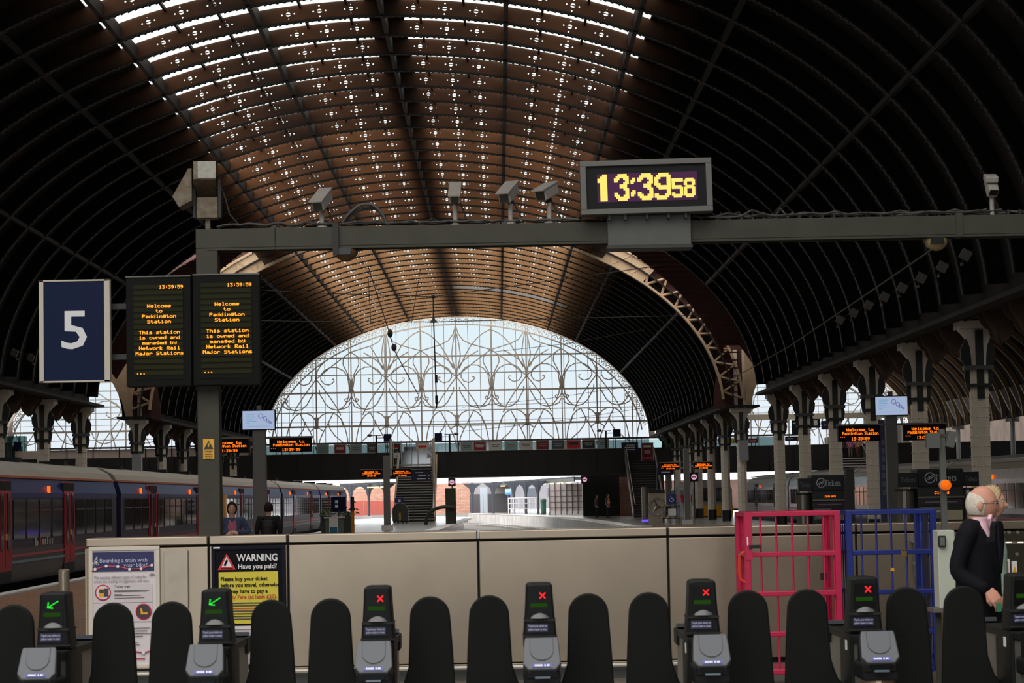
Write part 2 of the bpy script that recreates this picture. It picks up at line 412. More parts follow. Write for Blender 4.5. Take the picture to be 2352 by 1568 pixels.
# roof glass, a pane in every bay and cell, with glazing bars between
cells = [(-SKYO, -3.78), (-3.78, -0.5), (0.5, 3.78), (3.78, SKYO)]
pm = []
for a, b in cells:
    mb = MB(); shell(mb, 0, OW-.02, OR-.02, NZ, A(a), A(b), 6, 0.05, BAY-.05, 0.02)
    me = mb.mesh('skylight_pane'); me.materials.append(M_sky_glass); pm.append(me)
for y in NEAR+TRAN+FAR:
    if y > 186 or abs(y-124.8) < .1: continue
    for me in pm: link('skylight_pane', me, None, ceiling, (NC, y, 0))
mb = MB()
for o in (0, 3.78, 7.55):
    for s in ((1,) if o == 0 else (1, -1)):
        x = NC+s*o; z = arc(o)
        mb.box((x, (37.5+188)/2, z+0.2), (0.14, 150.5, 0.4))
pl = part('purlin', mb, M_purlin, ceiling)
for o in (9.8, 13.4):
    for s in (-1, 1):
        for y0, y1 in ((37.5, 109.6), (126.6, 188)):
            x = NC+s*o; z = arc(o)
            mb = MB().box((x, (y0+y1)/2, z+0.05), (0.13, y1-y0, 0.14)); part('purlin', mb, M_flange, ceiling)
gb = MB()
for o in (1.1, 2.5, 4.9, 6.2):
    for s in (-1, 1): gb.box((NC+s*o, (37.5+188)/2, arc(o, OW, OR)-.06), (0.07, 150.5, 0.1))
part('glazing_bar', gb, M_purlin, ceiling, kind='stuff')
# the pale sheet stretched over one far rib, right of the ridge
mb = MB(); y = FAR[12]-0.06
shell_q(mb, ell(NC, NW-.02, NR-.02, NZ, A(0.3, NW), A(8.3, NW), 24), ell(NC, NW+.36, NR+.36, NZ, A(0.3, NW), A(8.3, NW), 24), y-.01, y+.005)
M_sheet = bpy.data.materials.new('white_translucent_sheet'); M_sheet.use_nodes = True
n_ = M_sheet.node_tree; n_.nodes.remove(n_.nodes['Principled BSDF'])
a_ = n_.nodes.new('ShaderNodeBsdfTranslucent'); a_.inputs[0].default_value = (.95, .93, .92, 1)
b_ = n_.nodes.new('ShaderNodeBsdfDiffuse'); b_.inputs[0].default_value = (.9, .88, .86, 1)
c_ = n_.nodes.new('ShaderNodeMixShader'); n_.links.new(a_.outputs[0], c_.inputs[1]); n_.links.new(b_.outputs[0], c_.inputs[2]); n_.links.new(c_.outputs[0], n_.nodes['Material Output'].inputs[0])
part('white_sheet', mb, M_sheet, ceiling)

# transept vaults left and right, and the lattice arches that frame them
ty, th_, tr = 118.1, 7.7, 8.9
def transept(s):
    nv = 20; vs = []; fs = []
    us = [8.9+(15.6-8.9)*i/10 for i in range(11)]+[15.7, 16.55]+[17.4, 18.3, 19.3, 20.5, 22, 23.5, 25, 27.1]
    for u in us:
        zn = arc(u, OW, OR) if u < 15.65 else (NZ+3.4 if u < 17 else NZ+7.1*math.sqrt(max(0, 1-((u-27.1)/10.2)**2)))
        q = min(1, max(0, (zn-NZ)/tr)); sm = math.acos(q)          # |angle| at which the barrel meets the nave surface
        for j in range(nv+1):
            a = -sm+2*sm*j/nv
            vs.append((NC+s*u, ty+th_*math.sin(a), NZ+tr*math.cos(a)))
    for i in range(len(us)-1):
        for j in range(nv): fs.append((i*(nv+1)+j, (i+1)*(nv+1)+j, (i+1)*(nv+1)+j+1, i*(nv+1)+j+1))
    o = part('transept_vault', MB().add(vs, fs), M_skinred, ceiling)
    b = MB()                                                        # corrugation along the barrel
    for j in range(2, 62):
        a = -PI/2+PI*j/63
        z = NZ+tr*math.cos(a)
        u0 = OW*math.sqrt(max(0, 1-((z-NZ)/OR)**2)) if z-NZ < OR else 0
        u0 = max(u0, 9.0)
        if u0 < 16.3: b.box((NC+s*(u0+16.5)/2, ty+(th_-.04)*math.sin(a), z-.05*math.cos(a)), (16.5-u0, 0.07, 0.07))
    q = part('corrugation', b, M_skinred, o); q['kind'] = 'stuff'
    # gable plate over the far arch, closing the roof to the barrel
    a0, a1 = A(s*9.0, NW), A(s*(NW-.02), NW); n = 20
    p_ = [(NC+(NW+.45)*math.sin(a0+(a1-a0)*i/n), NZ+(NR+.45)*math.cos(a0+(a1-a0)*i/n)) for i in range(n+1)]
    dd = lambda i: 4-3.0*(i/n)**1.5
    q_ = [(NC+(NW+dd(i))*math.sin(a0+(a1-a0)*i/n), NZ+(NR+dd(i))*math.cos(a0+(a1-a0)*i/n)) for i in range(n+1)]
    g = MB(); shell_q(g, p_, q_, 126.35, 126.4); part('gable_plate', g, M_skinred, o)
    cs = -30.4 if s < 0 else 23.85                                   # the same over the side span
    p_ = [(cs-s*10.2*math.cos(PI/2*i/n), NZ+7.1*math.sin(PI/2*i/n)) for i in range(n+1)]; q_ = [(cs-s*12*math.cos(PI/2*i/n), NZ+10*math.sin(PI/2*i/n)) for i in range(n+1)]
    for yy in (126.3,):
        g = MB(); shell_q(g, p_, q_, yy, yy+.05); part('side_gable_plate', g, M_skinred, o)
for s in (-1, 1): transept(s)
def lattice(y, ty_, s):
    o0, o1 = (7.0, NW-.02)
    def P(k, D): a = A(o0*s, NW)+(A(o1*s, NW)-A(o0*s, NW))*k; return (NC+(NW+D)*math.sin(a), NZ+(NR+D)*math.cos(a))
    n = 26; mb = MB()
    for D0, D1 in ((-.06, .06), (1.0, 1.14)):
        shell_q(mb, [P(i/n, D0) for i in range(n+1)], [P(i/n, D1) for i in range(n+1)], y-.16, y+.16)
    r = part('lattice_rib', mb, M_buff, ceiling)
    for i in range(n):
        k0, k1 = i/n, (i+1)/n
        a = P(k0 if i % 2 else k1, 0.02); b = P(k1 if i % 2 else k0, 1.02)
        part('lattice_bar', MB().tube([(a[0], y, a[1]), (b[0], y, b[1])], 0.07, 5), M_buff, r)
    pl_ = MB(); shell_q(pl_, [P(i/8*.33, .05) for i in range(9)], [P(i/8*.33, 1.05) for i in range(9)], y-.03, y+.03)
    part('lattice_plate', pl_, M_buff, r)
for s in (-1, 1): lattice(126.1, 0, s)

# ------------------------------------------------------------------ side spans
SIDE = ((-30.4, 9.9, 'left'), (23.85, 9.9, 'right'))
for c, w_, sd in SIDE:
    mb = MB()
    for a0, a1 in ((-PI/2, -0.42), (0.42, PI/2)):
        if (a0 < 0) == (c > 0):                                      # the half next to the nave opens into the transept
            for y0, y1 in ((50.0, 110.2), (126.2, 188.4)): shell(mb, c, w_+.3, 7.1, NZ, a0, a1, 14, y0, y1)
        else: shell(mb, c, w_+.3, 7.1, NZ, a0, a1, 14, 50.0, 188.4)
    shell(mb, c, w_+.3, 7.1, NZ, -0.42, 0.42, 8, 109.5, 150)
    part('side_vault', mb, M_skin, ceiling)
    mb = MB(); n = 30
    shell_q(mb, ell(0, w_, 6.8, NZ, -PI/2, PI/2, n), ell(0, w_+.28, 7.08, NZ, -PI/2, PI/2, n), -.05, .05)
    shell_q(mb, ell(0, w_-.03, 6.77, NZ, -PI/2, PI/2, n), ell(0, w_+.02, 6.82, NZ, -PI/2, PI/2, n), -.13, .13)
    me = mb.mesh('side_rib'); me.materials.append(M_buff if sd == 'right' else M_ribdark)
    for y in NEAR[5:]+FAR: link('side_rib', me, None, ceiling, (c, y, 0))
    g = MB(); shell(g, 0, w_+.28, 7.08, NZ, -0.42, 0.42, 8, 0.05, BAY-.05, 0.02); me = g.mesh('side_skylight'); me.materials.append(M_sky_glass)
    for y in NEAR[5:]+FAR[8:20]: link('side_skylight', me, None, ceiling, (c, y, 0))

# ------------------------------------------------------------------ rows of columns
ROWR, ROWL = 13.35, -19.75
M_recess = mat('column_recess_black', S(26, 27, 26), 0.5)
M_collar = mat('column_collar_grey', S(70, 72, 72), 0.45)
M_base = mat('column_base_dark', S(24, 26, 28), 0.4)
def flare(mb, x, y, dx, dy, z0=4.95, z1=6.05):        # a bracket that sweeps outward to the top
    prof = [(0.0, z0), (0.02, z0+.35), (0.05, z0+.6), (0.12, z0+.8), (0.25, z0+.97), (0.34, z0+1.05), (0.34, z1), (-.16, z1), (-.16, z0)]
    pts = []
    if dx: pts = [(x+dx*p, z) for p, z in prof]; mb.prism(pts, y-.17, y+.17, 'y')
    else: pts = [(y+dy*p, z) for p, z in prof]; mb.prism(pts, x-.12, x+.12, 'x')
def make_column(label):
    c = thing('platform_column', label, 'column', (0, 0, 0))
    R = 0.27; prof = [(R*math.cos(PI/8+k*PI/4), R*math.sin(PI/8+k*PI/4)) for k in range(8)]
    part('shaft', MB().prism(prof, 0.5, 5.0, 'z'), M_cream, c)
    part('base', MB().prism([(x*1.06, y*1.06) for x, y in prof], 0, .62, 'z'), M_base, c)
    rv = MB()
    for k in range(8):
        a = k*PI/4
        for j in range(13):
            z = 0.9+j*.27
            for s in (-.055, .055):
                q = Vector((math.cos(a)*R*.93-math.sin(a)*s, math.sin(a)*R*.93+math.cos(a)*s, z))
                if math.sin(a) < .3: rv.box(q, (.035, .035, .035), Matrix.Rotation(PI/4, 3, 'X'))
    part('rivets', rv, M_cream, c, kind='stuff')
    cap = MB(); flare(cap, -.18, 0, -1, 0); flare(cap, .18, 0, 1, 0); cap.box((0, 0, 6.15), (1.12, .95, .2))
    part('capital', cap, M_cream, c)
    bk = MB()
    for s in (-1, 1):
        pts = [(s*x, z) for x, z in [(.2, 4.2), (.36, 4.5), (.4, 4.75), (.34, 4.95), (.47, 5.2), (.49, 5.45), (.38, 5.7), (.2, 5.9)]]
        bk.prism(pts, -.06, .06, 'y')
    part('scroll_bracket', bk, M_recess, c)
    rc = MB().box((0, -.19, 5.05), (.2, .22, 1.9)).box((0, 0, 5.5), (.34, .3, 1.1)); part('recess_panel', rc, M_recess, c)
    part('collar', MB().cyl((0, 0, 4.9), (0, 0, 5.02), .43, 12), M_collar, c)
    part('collar', MB().cyl((0, 0, 4.42), (0, 0, 4.52), .36, 12), M_recess, c)
    return c
NY = [63.8, 72.95, 82.1, 91.25, 100.4, 109.55]; FY = [126.6+9.15*k for k in range(7)]
ordn = ['first', 'second', 'third', 'fourth', 'fifth', 'sixth', 'seventh', 'eighth', 'ninth', 'tenth', 'eleventh', 'twelfth', 'thirteenth']
proto = None
for side, X, ys in (('right', ROWR, NY+FY), ('left', ROWL, [91.25]+NY[4:]+FY)):
    for i, y in enumerate(ys):
        lab = 'riveted cream column with flared black-striped capital, %s nearest in the %s-hand row' % (ordn[i], side)
        if proto is None: proto = make_column(lab); o = proto
        else: o = dup(proto, label=lab)
        o.location = (X, y, 0); o['group'] = 'cream columns of the %s row' % side
# valley girders over the rows with hanging pendants between the columns, tall posts at the transept
M_pend = mat('pendant_brown', S(74, 54, 38), 0.7, var=0.2)
for X, side in ((ROWR, 'right'), (ROWL, 'left')):
    for y0, y1 in ((46, 110.6), (125.6, 188)):
        mb = MB().box((X, (y0+y1)/2, 6.34), (1.9, y1-y0, 0.12)); g = part('valley_girder', mb, mat('girder_soffit', S(26, 21, 18), .8), ceiling)
        y = 63.8 if y0 < 100 else 126.6
        ks = []
        if y0 < 100: ks = [y-9.15+BAY*k for k in range(0, 18)]
        else: ks = [y+BAY*k for k in range(0, 20)]
        for k, yy in enumerate(ks):
            if k % 3 == 0 or yy < 70 and side == 'left': continue
            for q in (-1, 1):
                prof = [(-.55, 6.3), (.55, 6.3), (.47, 6.05), (.36, 5.9), (.25, 5.84), (.21, 5.68), (.11, 5.54), (0, 5.44), (-.11, 5.54), (-.21, 5.68), (-.25, 5.84), (-.36, 5.9), (-.47, 6.05)]
                part('pendant', MB().prism([(X+a, z) for a, z in prof], yy+q*.42-.02, yy+q*.42+.02, 'y'), M_pend, g)
            part('pendant', MB().lathe([(.02, 5.4), (.16, 5.58), (.25, 5.8), (.4, 6.02), (.5, 6.3)], (X, yy, 0), 8), M_pend, g)
    for s in (-.28, .2):
        part('transept_post', MB().box((X+s, 126.3, 7.85), (.2, .3, 3.2)), M_cream, ceiling)
    sg = 1 if X > 0 else -1
    part('spandrel', MB().prism([(X+sg*.25, 6.3), (X+sg*.5, 6.3), (X+sg*.72, 7.2), (X+sg*1.25, 8.3), (X+sg*2.1, 9.4), (X+sg*2.1, 10.6), (X+sg*.25, 10.6)], 126.0, 126.3, 'y'), M_buff, ceiling)
# outer row on the right: white hanging brackets and slim columns
M_white = mat('white_paint', S(206, 206, 208), 0.5, var=0.05)
for k in range(32):
    y = NEAR[12]+BAY*k
    if 111 < y < 126: continue
    if k % 1 == 0 and y > 140 or y > 140:
        part('bracket', MB().prism([(33.2, 8.1), (34.6, 8.3), (34.6, 6.7), (34.2, 6.4), (33.8, 6.8)], y-.16, y+.16, 'y'), M_white, ceiling)
part('outer_girder', MB().box((34.5, 150, 8.25), (.35, 76, .25)).box((34.4, 150, 6.5), (.3, 76, .16)), M_white, ceiling)
for i, y in enumerate((144.9, 154.05, 163.2, 172.35, 181.5)):
    c = thing('outer_column', 'slim white column under the far right row of hanging brackets, %s from the camera' % ordn[i], 'column', (34.4, y, 0), 'white columns of the outer right row')
    part('shaft', MB().cyl((0, 0, 0), (0, 0, 6.45), .17, 10), M_white, c)
    part('capital', MB().box((0, 0, 6.2), (.9, .3, .35), taper=(1.0, 1)), M_white, c)
    part('base', MB().box((0, 0, .2), (.5, .5, .4)), M_base, c)

# ------------------------------------------------------------------ end screens (lunettes)
YE = 188.9
def lunette(name, c, w_, rise, zb, tr_full):
    o = structE(name)
    R = lambda x: NZ+rise*math.sqrt(max(0, 1-((x-c)/w_)**2))
    # glass strips between the light bars
    step = 0.957 if tr_full else 1.2
    n = int(2*w_/step)
    xs = [c-w_+2*w_*i/n for i in range(n+1)]
    for a, b in zip(xs[:-1], xs[1:]):
        za, zc = R(a), R(b); zm = R((a+b)/2)
        if max(za, zc) < zb+.3: continue
        p = [(a, zb), (b, zb), (b, zc), ((a+b)/2, zm), (a, za)]
        part('pane', MB().prism(p, YE+.25, YE+.262, 'y'), M_end_glass, o)
    for x in xs[1:-1]:
        if R(x) > zb+.4: part('glazing_bar', MB().box((x, YE+.22, (zb+R(x))/2), (.05, .05, R(x)-zb)), M_iron, o)
    # rails
    rails = ((13.25, .13), (11.85, .07), (10.4, .14), (8.8, .07), (7.65, .14)) if tr_full else ((10.9, .1), (9.6, .1), (8.6, .05), (7.6, .16), (6.9, .05), (9.1, .04), (8.1, .04), (10.2, .04), (11.6, .05))
    for z, t in rails:
        if z >= NZ+rise-.3: continue
        hw = w_*math.sqrt(1-((z-NZ)/rise)**2)
        part('rail', MB().box((c, YE, z), (2*hw, .12, t)), M_iron, o)
    vs = 2.873 if tr_full else 3.1
    K = int(w_/vs)
    for k in range(-K, K+1):
        x = c+k*vs
        if R(x) > zb+.3:
            part('mullion', MB().box((x, YE, (zb+R(x))/2), (.11 if k % 2 == 0 else .09, .14, R(x)-zb)), M_iron, o)
    # arched border with a row of small loops
    n = 48
    mb = MB(); d = .55
    shell_q(mb, ell(c, w_-d-.05, rise-d-.05, NZ, -1.5, 1.5, n), ell(c, w_-d+.05, rise-d+.05, NZ, -1.5, 1.5, n), YE-.08, YE+.08)
    shell_q(mb, ell(c, w_-.02, rise-.02, NZ, -1.56, 1.56, n), ell(c, w_+.5, rise+.5, NZ, -1.56, 1.56, n), YE-.1, YE+.1)
    part('border', mb, M_iron, o)
    lp = MB(); N = 76 if tr_full else 44
    for i in range(N):
        a = -1.46+2.92*(i+.5)/N
        p = Vector((c+(w_-.32)*math.sin(a), YE, NZ+(rise-.32)*math.cos(a))); t = Vector((math.cos(a), 0, -math.sin(a)*rise/w_)).normalized(); nn = Vector((-t.z, 0, t.x))
        if p.z < zb: continue
        lp.tube([p+t*(.24*math.cos(q))+nn*(.24*math.sin(q)-.02) for q in [PI*j/6 for j in range(7)]], .04, 4)
        lp.tube([p+t*.1-nn*.2, p+nn*.1], .025, 4); lp.tube([p-t*.1-nn*.2, p+nn*.1], .025, 4)
    part('border_loops', lp, M_iron, o, kind='stuff')
    return o, R
CX = lambda x: (2015-x)/355.0                      # cell coordinate: 0 at an even mullion, 1 at an odd one
CZ_ = lambda y: (1141+2.8-(700+y/4.479))*188.9/F+1.65
curves = [
 [(1672, 870), (1685, 800), (1695, 720), (1740, 660), (1800, 628), (1870, 625), (1930, 655), (1965, 700), (1967, 750), (1940, 790), (1890, 805), (1855, 790), (1832, 765), (1838, 745), (1855, 748)],
 [(1680, 860), (1690, 930), (1715, 1000), (1760, 1050), (1810, 1065), (1870, 1050), (1920, 1005), (1955, 940), (1980, 900), (1985, 850)],
 [(1745, 1230), (1765, 1165), (1800, 1120), (1850, 1092), (1910, 1092), (1960, 1115), (1992, 1150), (2010, 1190)],
 [(1770, 1150), (1735, 1230), (1712, 1320), (1700, 1400), (1690, 1470)],
 [(1790, 1290), (1755, 1240)], [(1950, 1280), (1990, 1250), (2010, 1200)],
 [(1660, 470), (1750, 535), (1850, 610), (1950, 690), (2015, 745)],
 [(2015, 745), (1950, 830), (1880, 930), (1815, 1030), (1770, 1120)],
 [(1850, 1100), (1900, 1200), (1950, 1290), (1985, 1370), (2005, 1470)],
 [(1900, 1180), (1880, 1260), (1830, 1330), (1750, 1400), (1690, 1440)],
 [(2010, 700), (2000, 660), (1970, 610), (1930, 570), (1870, 525), (1790, 480)],
 [(2008, 690), (1992, 620), (1975, 560), (1972, 500), (1985, 400), (2005, 300)],
 [(2010, 230), (1990, 300), (1940, 370), (1860, 410), (1760, 440), (1660, 470)],
 [(1660, 260), (1740, 300), (1800, 350), (1860, 420), (1920, 520), (1955, 600), (1985, 660)],
 [(1660, 800), (1690, 700), (1720, 640), (1740, 600), (1738, 550), (1715, 510)],
 [(1662, 880), (1664, 930), (1680, 965), (1705, 985), (1725, 975), (1728, 958), (1712, 948), (1700, 956)],
 [(1670, 985), (1690, 1030), (1730, 1050), (1790, 1060)],
]
win, R = lunette('window_1', NC, NW, NR-.04, 4.9, True)
vs_ = 2.873
for k in (-5, -3, -1, 1, 3, 5):
    for dr in (-1, 1):
        xo = NC+k*vs_
        for cv in curves:
            pts = []
            for x, y in cv:
                u = CX(x); X = xo+dr*(1-u)*vs_; Z = CZ_(y)
                if abs(X-NC) < NW-.3 and Z < R(X)-.5 and Z > 4.9: pts.append((X, YE-.03, Z))
                elif len(pts) > 1: break
            if len(pts) > 2: part('scroll', MB().tube(pts, .05, 5), M_iron, win)
for k in range(-5, 6):                                # the palmette knots on the mullions
    x = NC+k*vs_
    for z, h, w_ in (((CZ_(830), .9, .34),) if k % 2 else ((CZ_(720), .8, .22), (CZ_(1200), 1.0, .36))):
        if abs(x-NC) < NW-1 and z < R(x)-1:
            part('palmette', MB().box((x, YE-.04, z), (w_*.8, .16, h*.45)).prism([(x-w_/2, z+h*.5), (x+w_/2, z+h*.5), (x+w_*.3, z), (x-w_*.3, z)], YE-.06, YE, 'y').prism([(x-w_*.3, z), (x+w_*.3, z), (x+w_*.4, z-h*.45), (x-w_*.4, z-h*.45)], YE-.06, YE, 'y'), M_iron, win)
for nm, (c, w_, sd) in zip(('window_2', 'window_3'), SIDE):
    wn, R2 = lunette(nm, c, w_, 6.7, 3.4, False)
    for k in (-2, 0, 2):
        for dr in (-1, 1):
            for cv in (curves[0], curves[1], curves[6], curves[7], curves[9], curves[11]):
                pts = [(c+k*3.1+dr*CX(x)*3.1, YE-.03, CZ_(y)-2.4) for x, y in cv]
                pts = [p for p in pts if abs(p[0]-c) < w_-.4 and p[2] < R2(p[0])-.4 and p[2] > 4.2]
                if len(pts) > 2: part('scroll', MB().tube(pts, .045, 5), M_iron, wn)
    for s in (-1, 1):                                # lower fan bars
        part('fan_bar', MB().tube([(c+s*.2, YE, 4), (c+s*1.2, YE, 7.6)], .05, 5).tube([(c+s*3.2, YE, 4), (c+s*2.2, YE, 7.6)], .05, 5).tube([(c+s*6, YE, 4), (c+s*4.8, YE, 7.6)], .05, 5), M_iron, wn)
# ------------------------------------------------------------------ floors and tracks
def fl(px, py, z=0.0):
    d = c_f + c_r*((px-1176)/F) + c_u*((784-py)/F)
    t = (z-CZ)/d.z; return (d.x*t, d.y*t)
M_floor = mat('polished_platform_floor', S(120, 112, 104), 0.22, var=0.25, scale=0.35)
M_tile = bpy.data.materials.new('brown_paving_bricks'); M_tile.use_nodes = True
n_ = M_tile.node_tree; b_ = n_.nodes['Principled BSDF']; t_ = n_.nodes.new('ShaderNodeTexCoord'); k_ = n_.nodes.new('ShaderNodeTexBrick')
k_.inputs['Scale'].default_value = 1.0; k_.inputs['Brick Width'].default_value = 0.6; k_.inputs['Row Height'].default_value = 0.3; k_.inputs['Mortar Size'].default_value = 0.02
k_.inputs['Color1'].default_value = (*S(170, 116, 76), 1); k_.inputs['Color2'].default_value = (*S(146, 108, 82), 1); k_.inputs['Mortar'].default_value = (*S(92, 80, 70), 1)
n_.links.new(t_.outputs['Object'], k_.inputs['Vector']); n_.links.new(k_.outputs['Color'], b_.inputs['Base Color']); b_.inputs['Roughness'].default_value = 0.45
M_concrete = mat('pale_concrete', S(196, 192, 190), 0.8, var=0.2, scale=1.2)
M_coping = mat('white_coping', S(226, 226, 226), 0.6, var=0.08)
M_ballast = mat('ballast', S(88, 84, 82), 0.95, var=0.5, scale=6, bump=0.8, bscale=14)
M_rail = mat('rail_steel', S(120, 116, 114), 0.35, 0.8)
LEFT_EDGE, RIGHT_EDGE = -9.45, 15.4
T = -1.0
mb = MB().box((0, 9, -.5), (120, 62, 1.0))                                # concourse, up to y = 40
mb2 = MB()
fo = struct('floor', MB().box((1.2, 0, -.5), (21.3+90, 80, 1.0)), M_floor)
part('concourse_slab', MB().prism([(LEFT_EDGE, 40), (RIGHT_EDGE, 40), (RIGHT_EDGE, 118), (LEFT_EDGE, 118)], T, 0, 'z'), M_floor, fo)
part('brick_paving', MB().prism([(LEFT_EDGE+.35, 23.5), (-2.5, 23.5), (-2.5, 90), (LEFT_EDGE+.35, 90)], 0, .006, 'z'), M_tile, fo)
part('coping', MB().box((LEFT_EDGE+.13, 95, .012), (.26, 110, .03)), M_coping, fo)
isl = [(LEFT_EDGE, 118), fl(985, 1214)[0:2], fl(1030, 1203), fl(1052, 1195), fl(1066, 1190.5), fl(1056, 1188), fl(1000, 1187), fl(930, 1187), (-13.5, 190), (LEFT_EDGE, 152)]
isl[1] = (isl[1][0], 118.01)
part('island_platform', MB().prism(isl, T, 0, 'z'), M_floor, fo)
rgt = [(7.2, 118), fl(1432, 1209), fl(1395, 1201), fl(1350, 1194.5), fl(1290, 1188.5), fl(1220, 1184), fl(1140, 1181), fl(1075, 1179.5), (-2, 330), (40, 330), (RIGHT_EDGE, 150), (RIGHT_EDGE, 118)]
part('right_platform', MB().prism(rgt, T, -.06, 'z'), M_concrete, fo)
part('right_platform_paving', MB().prism(rgt, -.06, 0, 'z'), M_floor, fo)
def edge_strip(pts, w_, name='coping'):
    mb = MB()
    for a, b in zip(pts[:-1], pts[1:]):
        a, b = Vector((*a, 0)), Vector((*b, 0)); d = (b-a).normalized(); n = Vector((-d.y, d.x, 0))
        mb.prism([(a-n*w_)[:2], (b-n*w_)[:2], b[:2], a[:2]], 0.0, .03, 'z')
    part(name, mb, M_coping, fo)
edge_strip(rgt[0:8], 0.7); edge_strip(isl[1:8], .7)
part('left_far_platform', MB().box((-29, 150, -.5), (29.4, 220, 1.0)), M_floor, fo)
part('right_far_platform', MB().box((36, 150, -.5), (28, 220, 1.0)), M_floor, fo)
gr = struct('ground', MB().box((0, 230, T-.1), (260, 380, .2)), M_ballast)
for x in (-12.2, -10.75, 17.0, 18.45): part('rail', MB().box((x, 180, T+.08), (.08, 280, .16)), M_rail, gr)
for off in (.9, 2.35):                                                   # the rails that curve with the right-hand platform
    pts = [(p[0]-off, p[1], T+.1) for p in rgt[0:8]]
    part('rail', MB().tube(pts, .06, 4), M_rail, gr)
mb = MB()
for k in range(60):
    y = 120+k*2.0; x = 3.6-(max(0, y-175)**1.6)*.012
    mb.box((x, y, T+.03), (2.6, .3, .12))
part('sleepers', mb, M_concrete, gr, kind='stuff')

# outer walls of the shed, far away in the dark
M_brickdark = mat('sooty_brick', S(86, 70, 60), 0.9, var=0.3, scale=0.8)
struct('wall_left', MB().box((-41.2, 110, 4), (.6, 170, 9)), M_brickdark)
wr = struct('wall_right', MB().box((47, 120, 2.2), (.6, 150, 4.4)).box((47, 120, 7.6), (.6, 150, 3.2)).box((47, 92, 5.2), (.6, 94, 1.7)).box((47, 148, 5.2), (.6, 12, 1.7)).box((47, 166, 5.2), (.6, 10, 1.7)).box((47, 186, 5.2), (.6, 16, 1.7)).box((47, 262, 4.5), (.6, 136, 9.4)), M_brickdark)
# concourse building over the camera: roof and flank walls
M_conc_wall = mat('concourse_wall', S(96, 88, 80), 0.8, var=0.15, scale=.5)
mb = MB()
OX0, OX1, OZ = -15.0, 6.0, 9.0                                            # the open street entrance behind the camera
mb.box(((-45+OX0)/2, -32.2, 6), (OX0+45, .4, 12)).box(((45+OX1)/2, -32.2, 6), (45-OX1, .4, 12)).box(((OX0+OX1)/2, -32.2, (OZ+12)/2), (OX1-OX0, .4, 12-OZ))
struct('wall_back', mb, M_conc_wall)
struct('wall_concourse_left', MB().box((-45.2, 3, 6), (.4, 71, 12)), M_conc_wall)
struct('wall_concourse_right', MB().box((45.2, 9, 6), (.4, 83, 12)), M_conc_wall)
SX0, SX1, SY0, SY1 = -16.0, 6.0, -12.0, 16.0                               # roof light over the concourse
mb = MB()
mb.box((0, (-32.4+SY0)/2, 12.2), (91, SY0+32.4, .4)).box((0, (SY1+37.4)/2, 12.2), (91, 37.4-SY1, .4))
mb.box(((-45.5+SX0)/2, (SY0+SY1)/2, 12.2), (SX0+45.5, SY1-SY0, .4)).box(((45.5+SX1)/2, (SY0+SY1)/2, 12.2), (45.5-SX1, SY1-SY0, .4))
mb.box((-32, 44, 12.6), (27, 13.6, .4)).box((30, 44, 12.6), (30, 13.6, .4)).box((-3.3, 37.2, 15), (34, .3, 6))
mb.box((41, 120, 9.2), (13, 150, .3))
struct('ceiling_concourse', mb, M_conc_wall)
struct('wall_light_block', MB().box((9.4, 2.0, 2.4), (12, 8, 4.8)), mat('light_block_dark', S(36, 34, 32), .7))  # unseen block added to darken the reflection in the barrier's right end

# ------------------------------------------------------------------ footbridge in front of the end screen
M_girder = mat('girder_black', S(30, 31, 30), 0.5, var=0.3, scale=1.0)
M_steel = mat('brushed_steel', S(150, 146, 138), 0.35, 0.75, var=0.08, scale=4)
M_frame = mat('poster_frame_silver', S(190, 186, 180), 0.4, 0.3)
M_greeny = glass('bridge_glass', 0.55, (.78, .95, .95), .12)
YB = 177.0
bz0, bz1, bz2 = 3.2, 5.2, 5.85
br = thing('footbridge', 'black girder footbridge with a row of framed posters crossing before the arched screen', 'bridge', (0, YB, 0))
part('girder', MB().box((-12, YB, (bz0+bz1)/2), (62, .5, bz1-bz0)).box((31, YB, (bz0+bz1)/2), (24, .5, bz1-bz0)).box((-12, YB+3, bz0+.1), (62, 6, .2)), M_girder, br, W=True)
part('top_rail', MB().box((-6, YB-.05, bz2+.12), (58, .2, .14)), mat('grey_rail', S(80, 84, 84), .5), br, W=True)
for k in range(-16, 14):
    x = -2.0+k*1.9
    part('stiffener', MB().box((x, YB-.29, (bz0+bz1)/2), (.06, .08, bz1-bz0-.1)), M_girder, br, W=True)
for k in range(29):
    x = -39+k*2.0
    if -10.2 < x < -7 : continue
    part('post', MB().box((x, YB, (bz1+bz2)/2), (.06, .08, bz2-bz1+.1)), M_blackpaint, br, W=True)
part('glass_parapet', MB().box((2, YB+.1, (bz1+bz2)/2), (40, .02, bz2-bz1)), M_greeny, br, W=True)
part('pale_parapet', MB().box((-28, YB+.1, (bz1+bz2)/2), (18, .05, bz2-bz1)), mat('pale_pink_panel', S(226, 206, 196), .6), br, W=True)
pcols = [(S(120, 150, 152), None), (S(128, 34, 44), S(200, 170, 160)), (S(128, 146, 146), None), (S(70, 66, 74), None), (S(40, 36, 40), S(180, 40, 44)), (S(214, 206, 200), S(214, 60, 50)),
         (S(130, 150, 150), None), (S(132, 36, 44), S(210, 200, 190)), (S(206, 206, 198), None), (S(120, 178, 176), S(200, 160, 140)), (S(200, 200, 192), S(170, 160, 150)), (S(120, 36, 40), None), (S(70, 84, 90), None), (S(206, 40, 50), S(60, 80, 90)), (S(50, 52, 56), None), (S(140, 170, 176), None)]
pw = [(742, .8), (781, .8), (818, .8), (855, .7), (907, .8), (970, .9), (1072, .85), (1102, .9), (1138, .9), (1174, .9), (1208, .9), (1246, .9), (1282, .9), (1317, 1.0), (1352, .9), (1385, .8)]
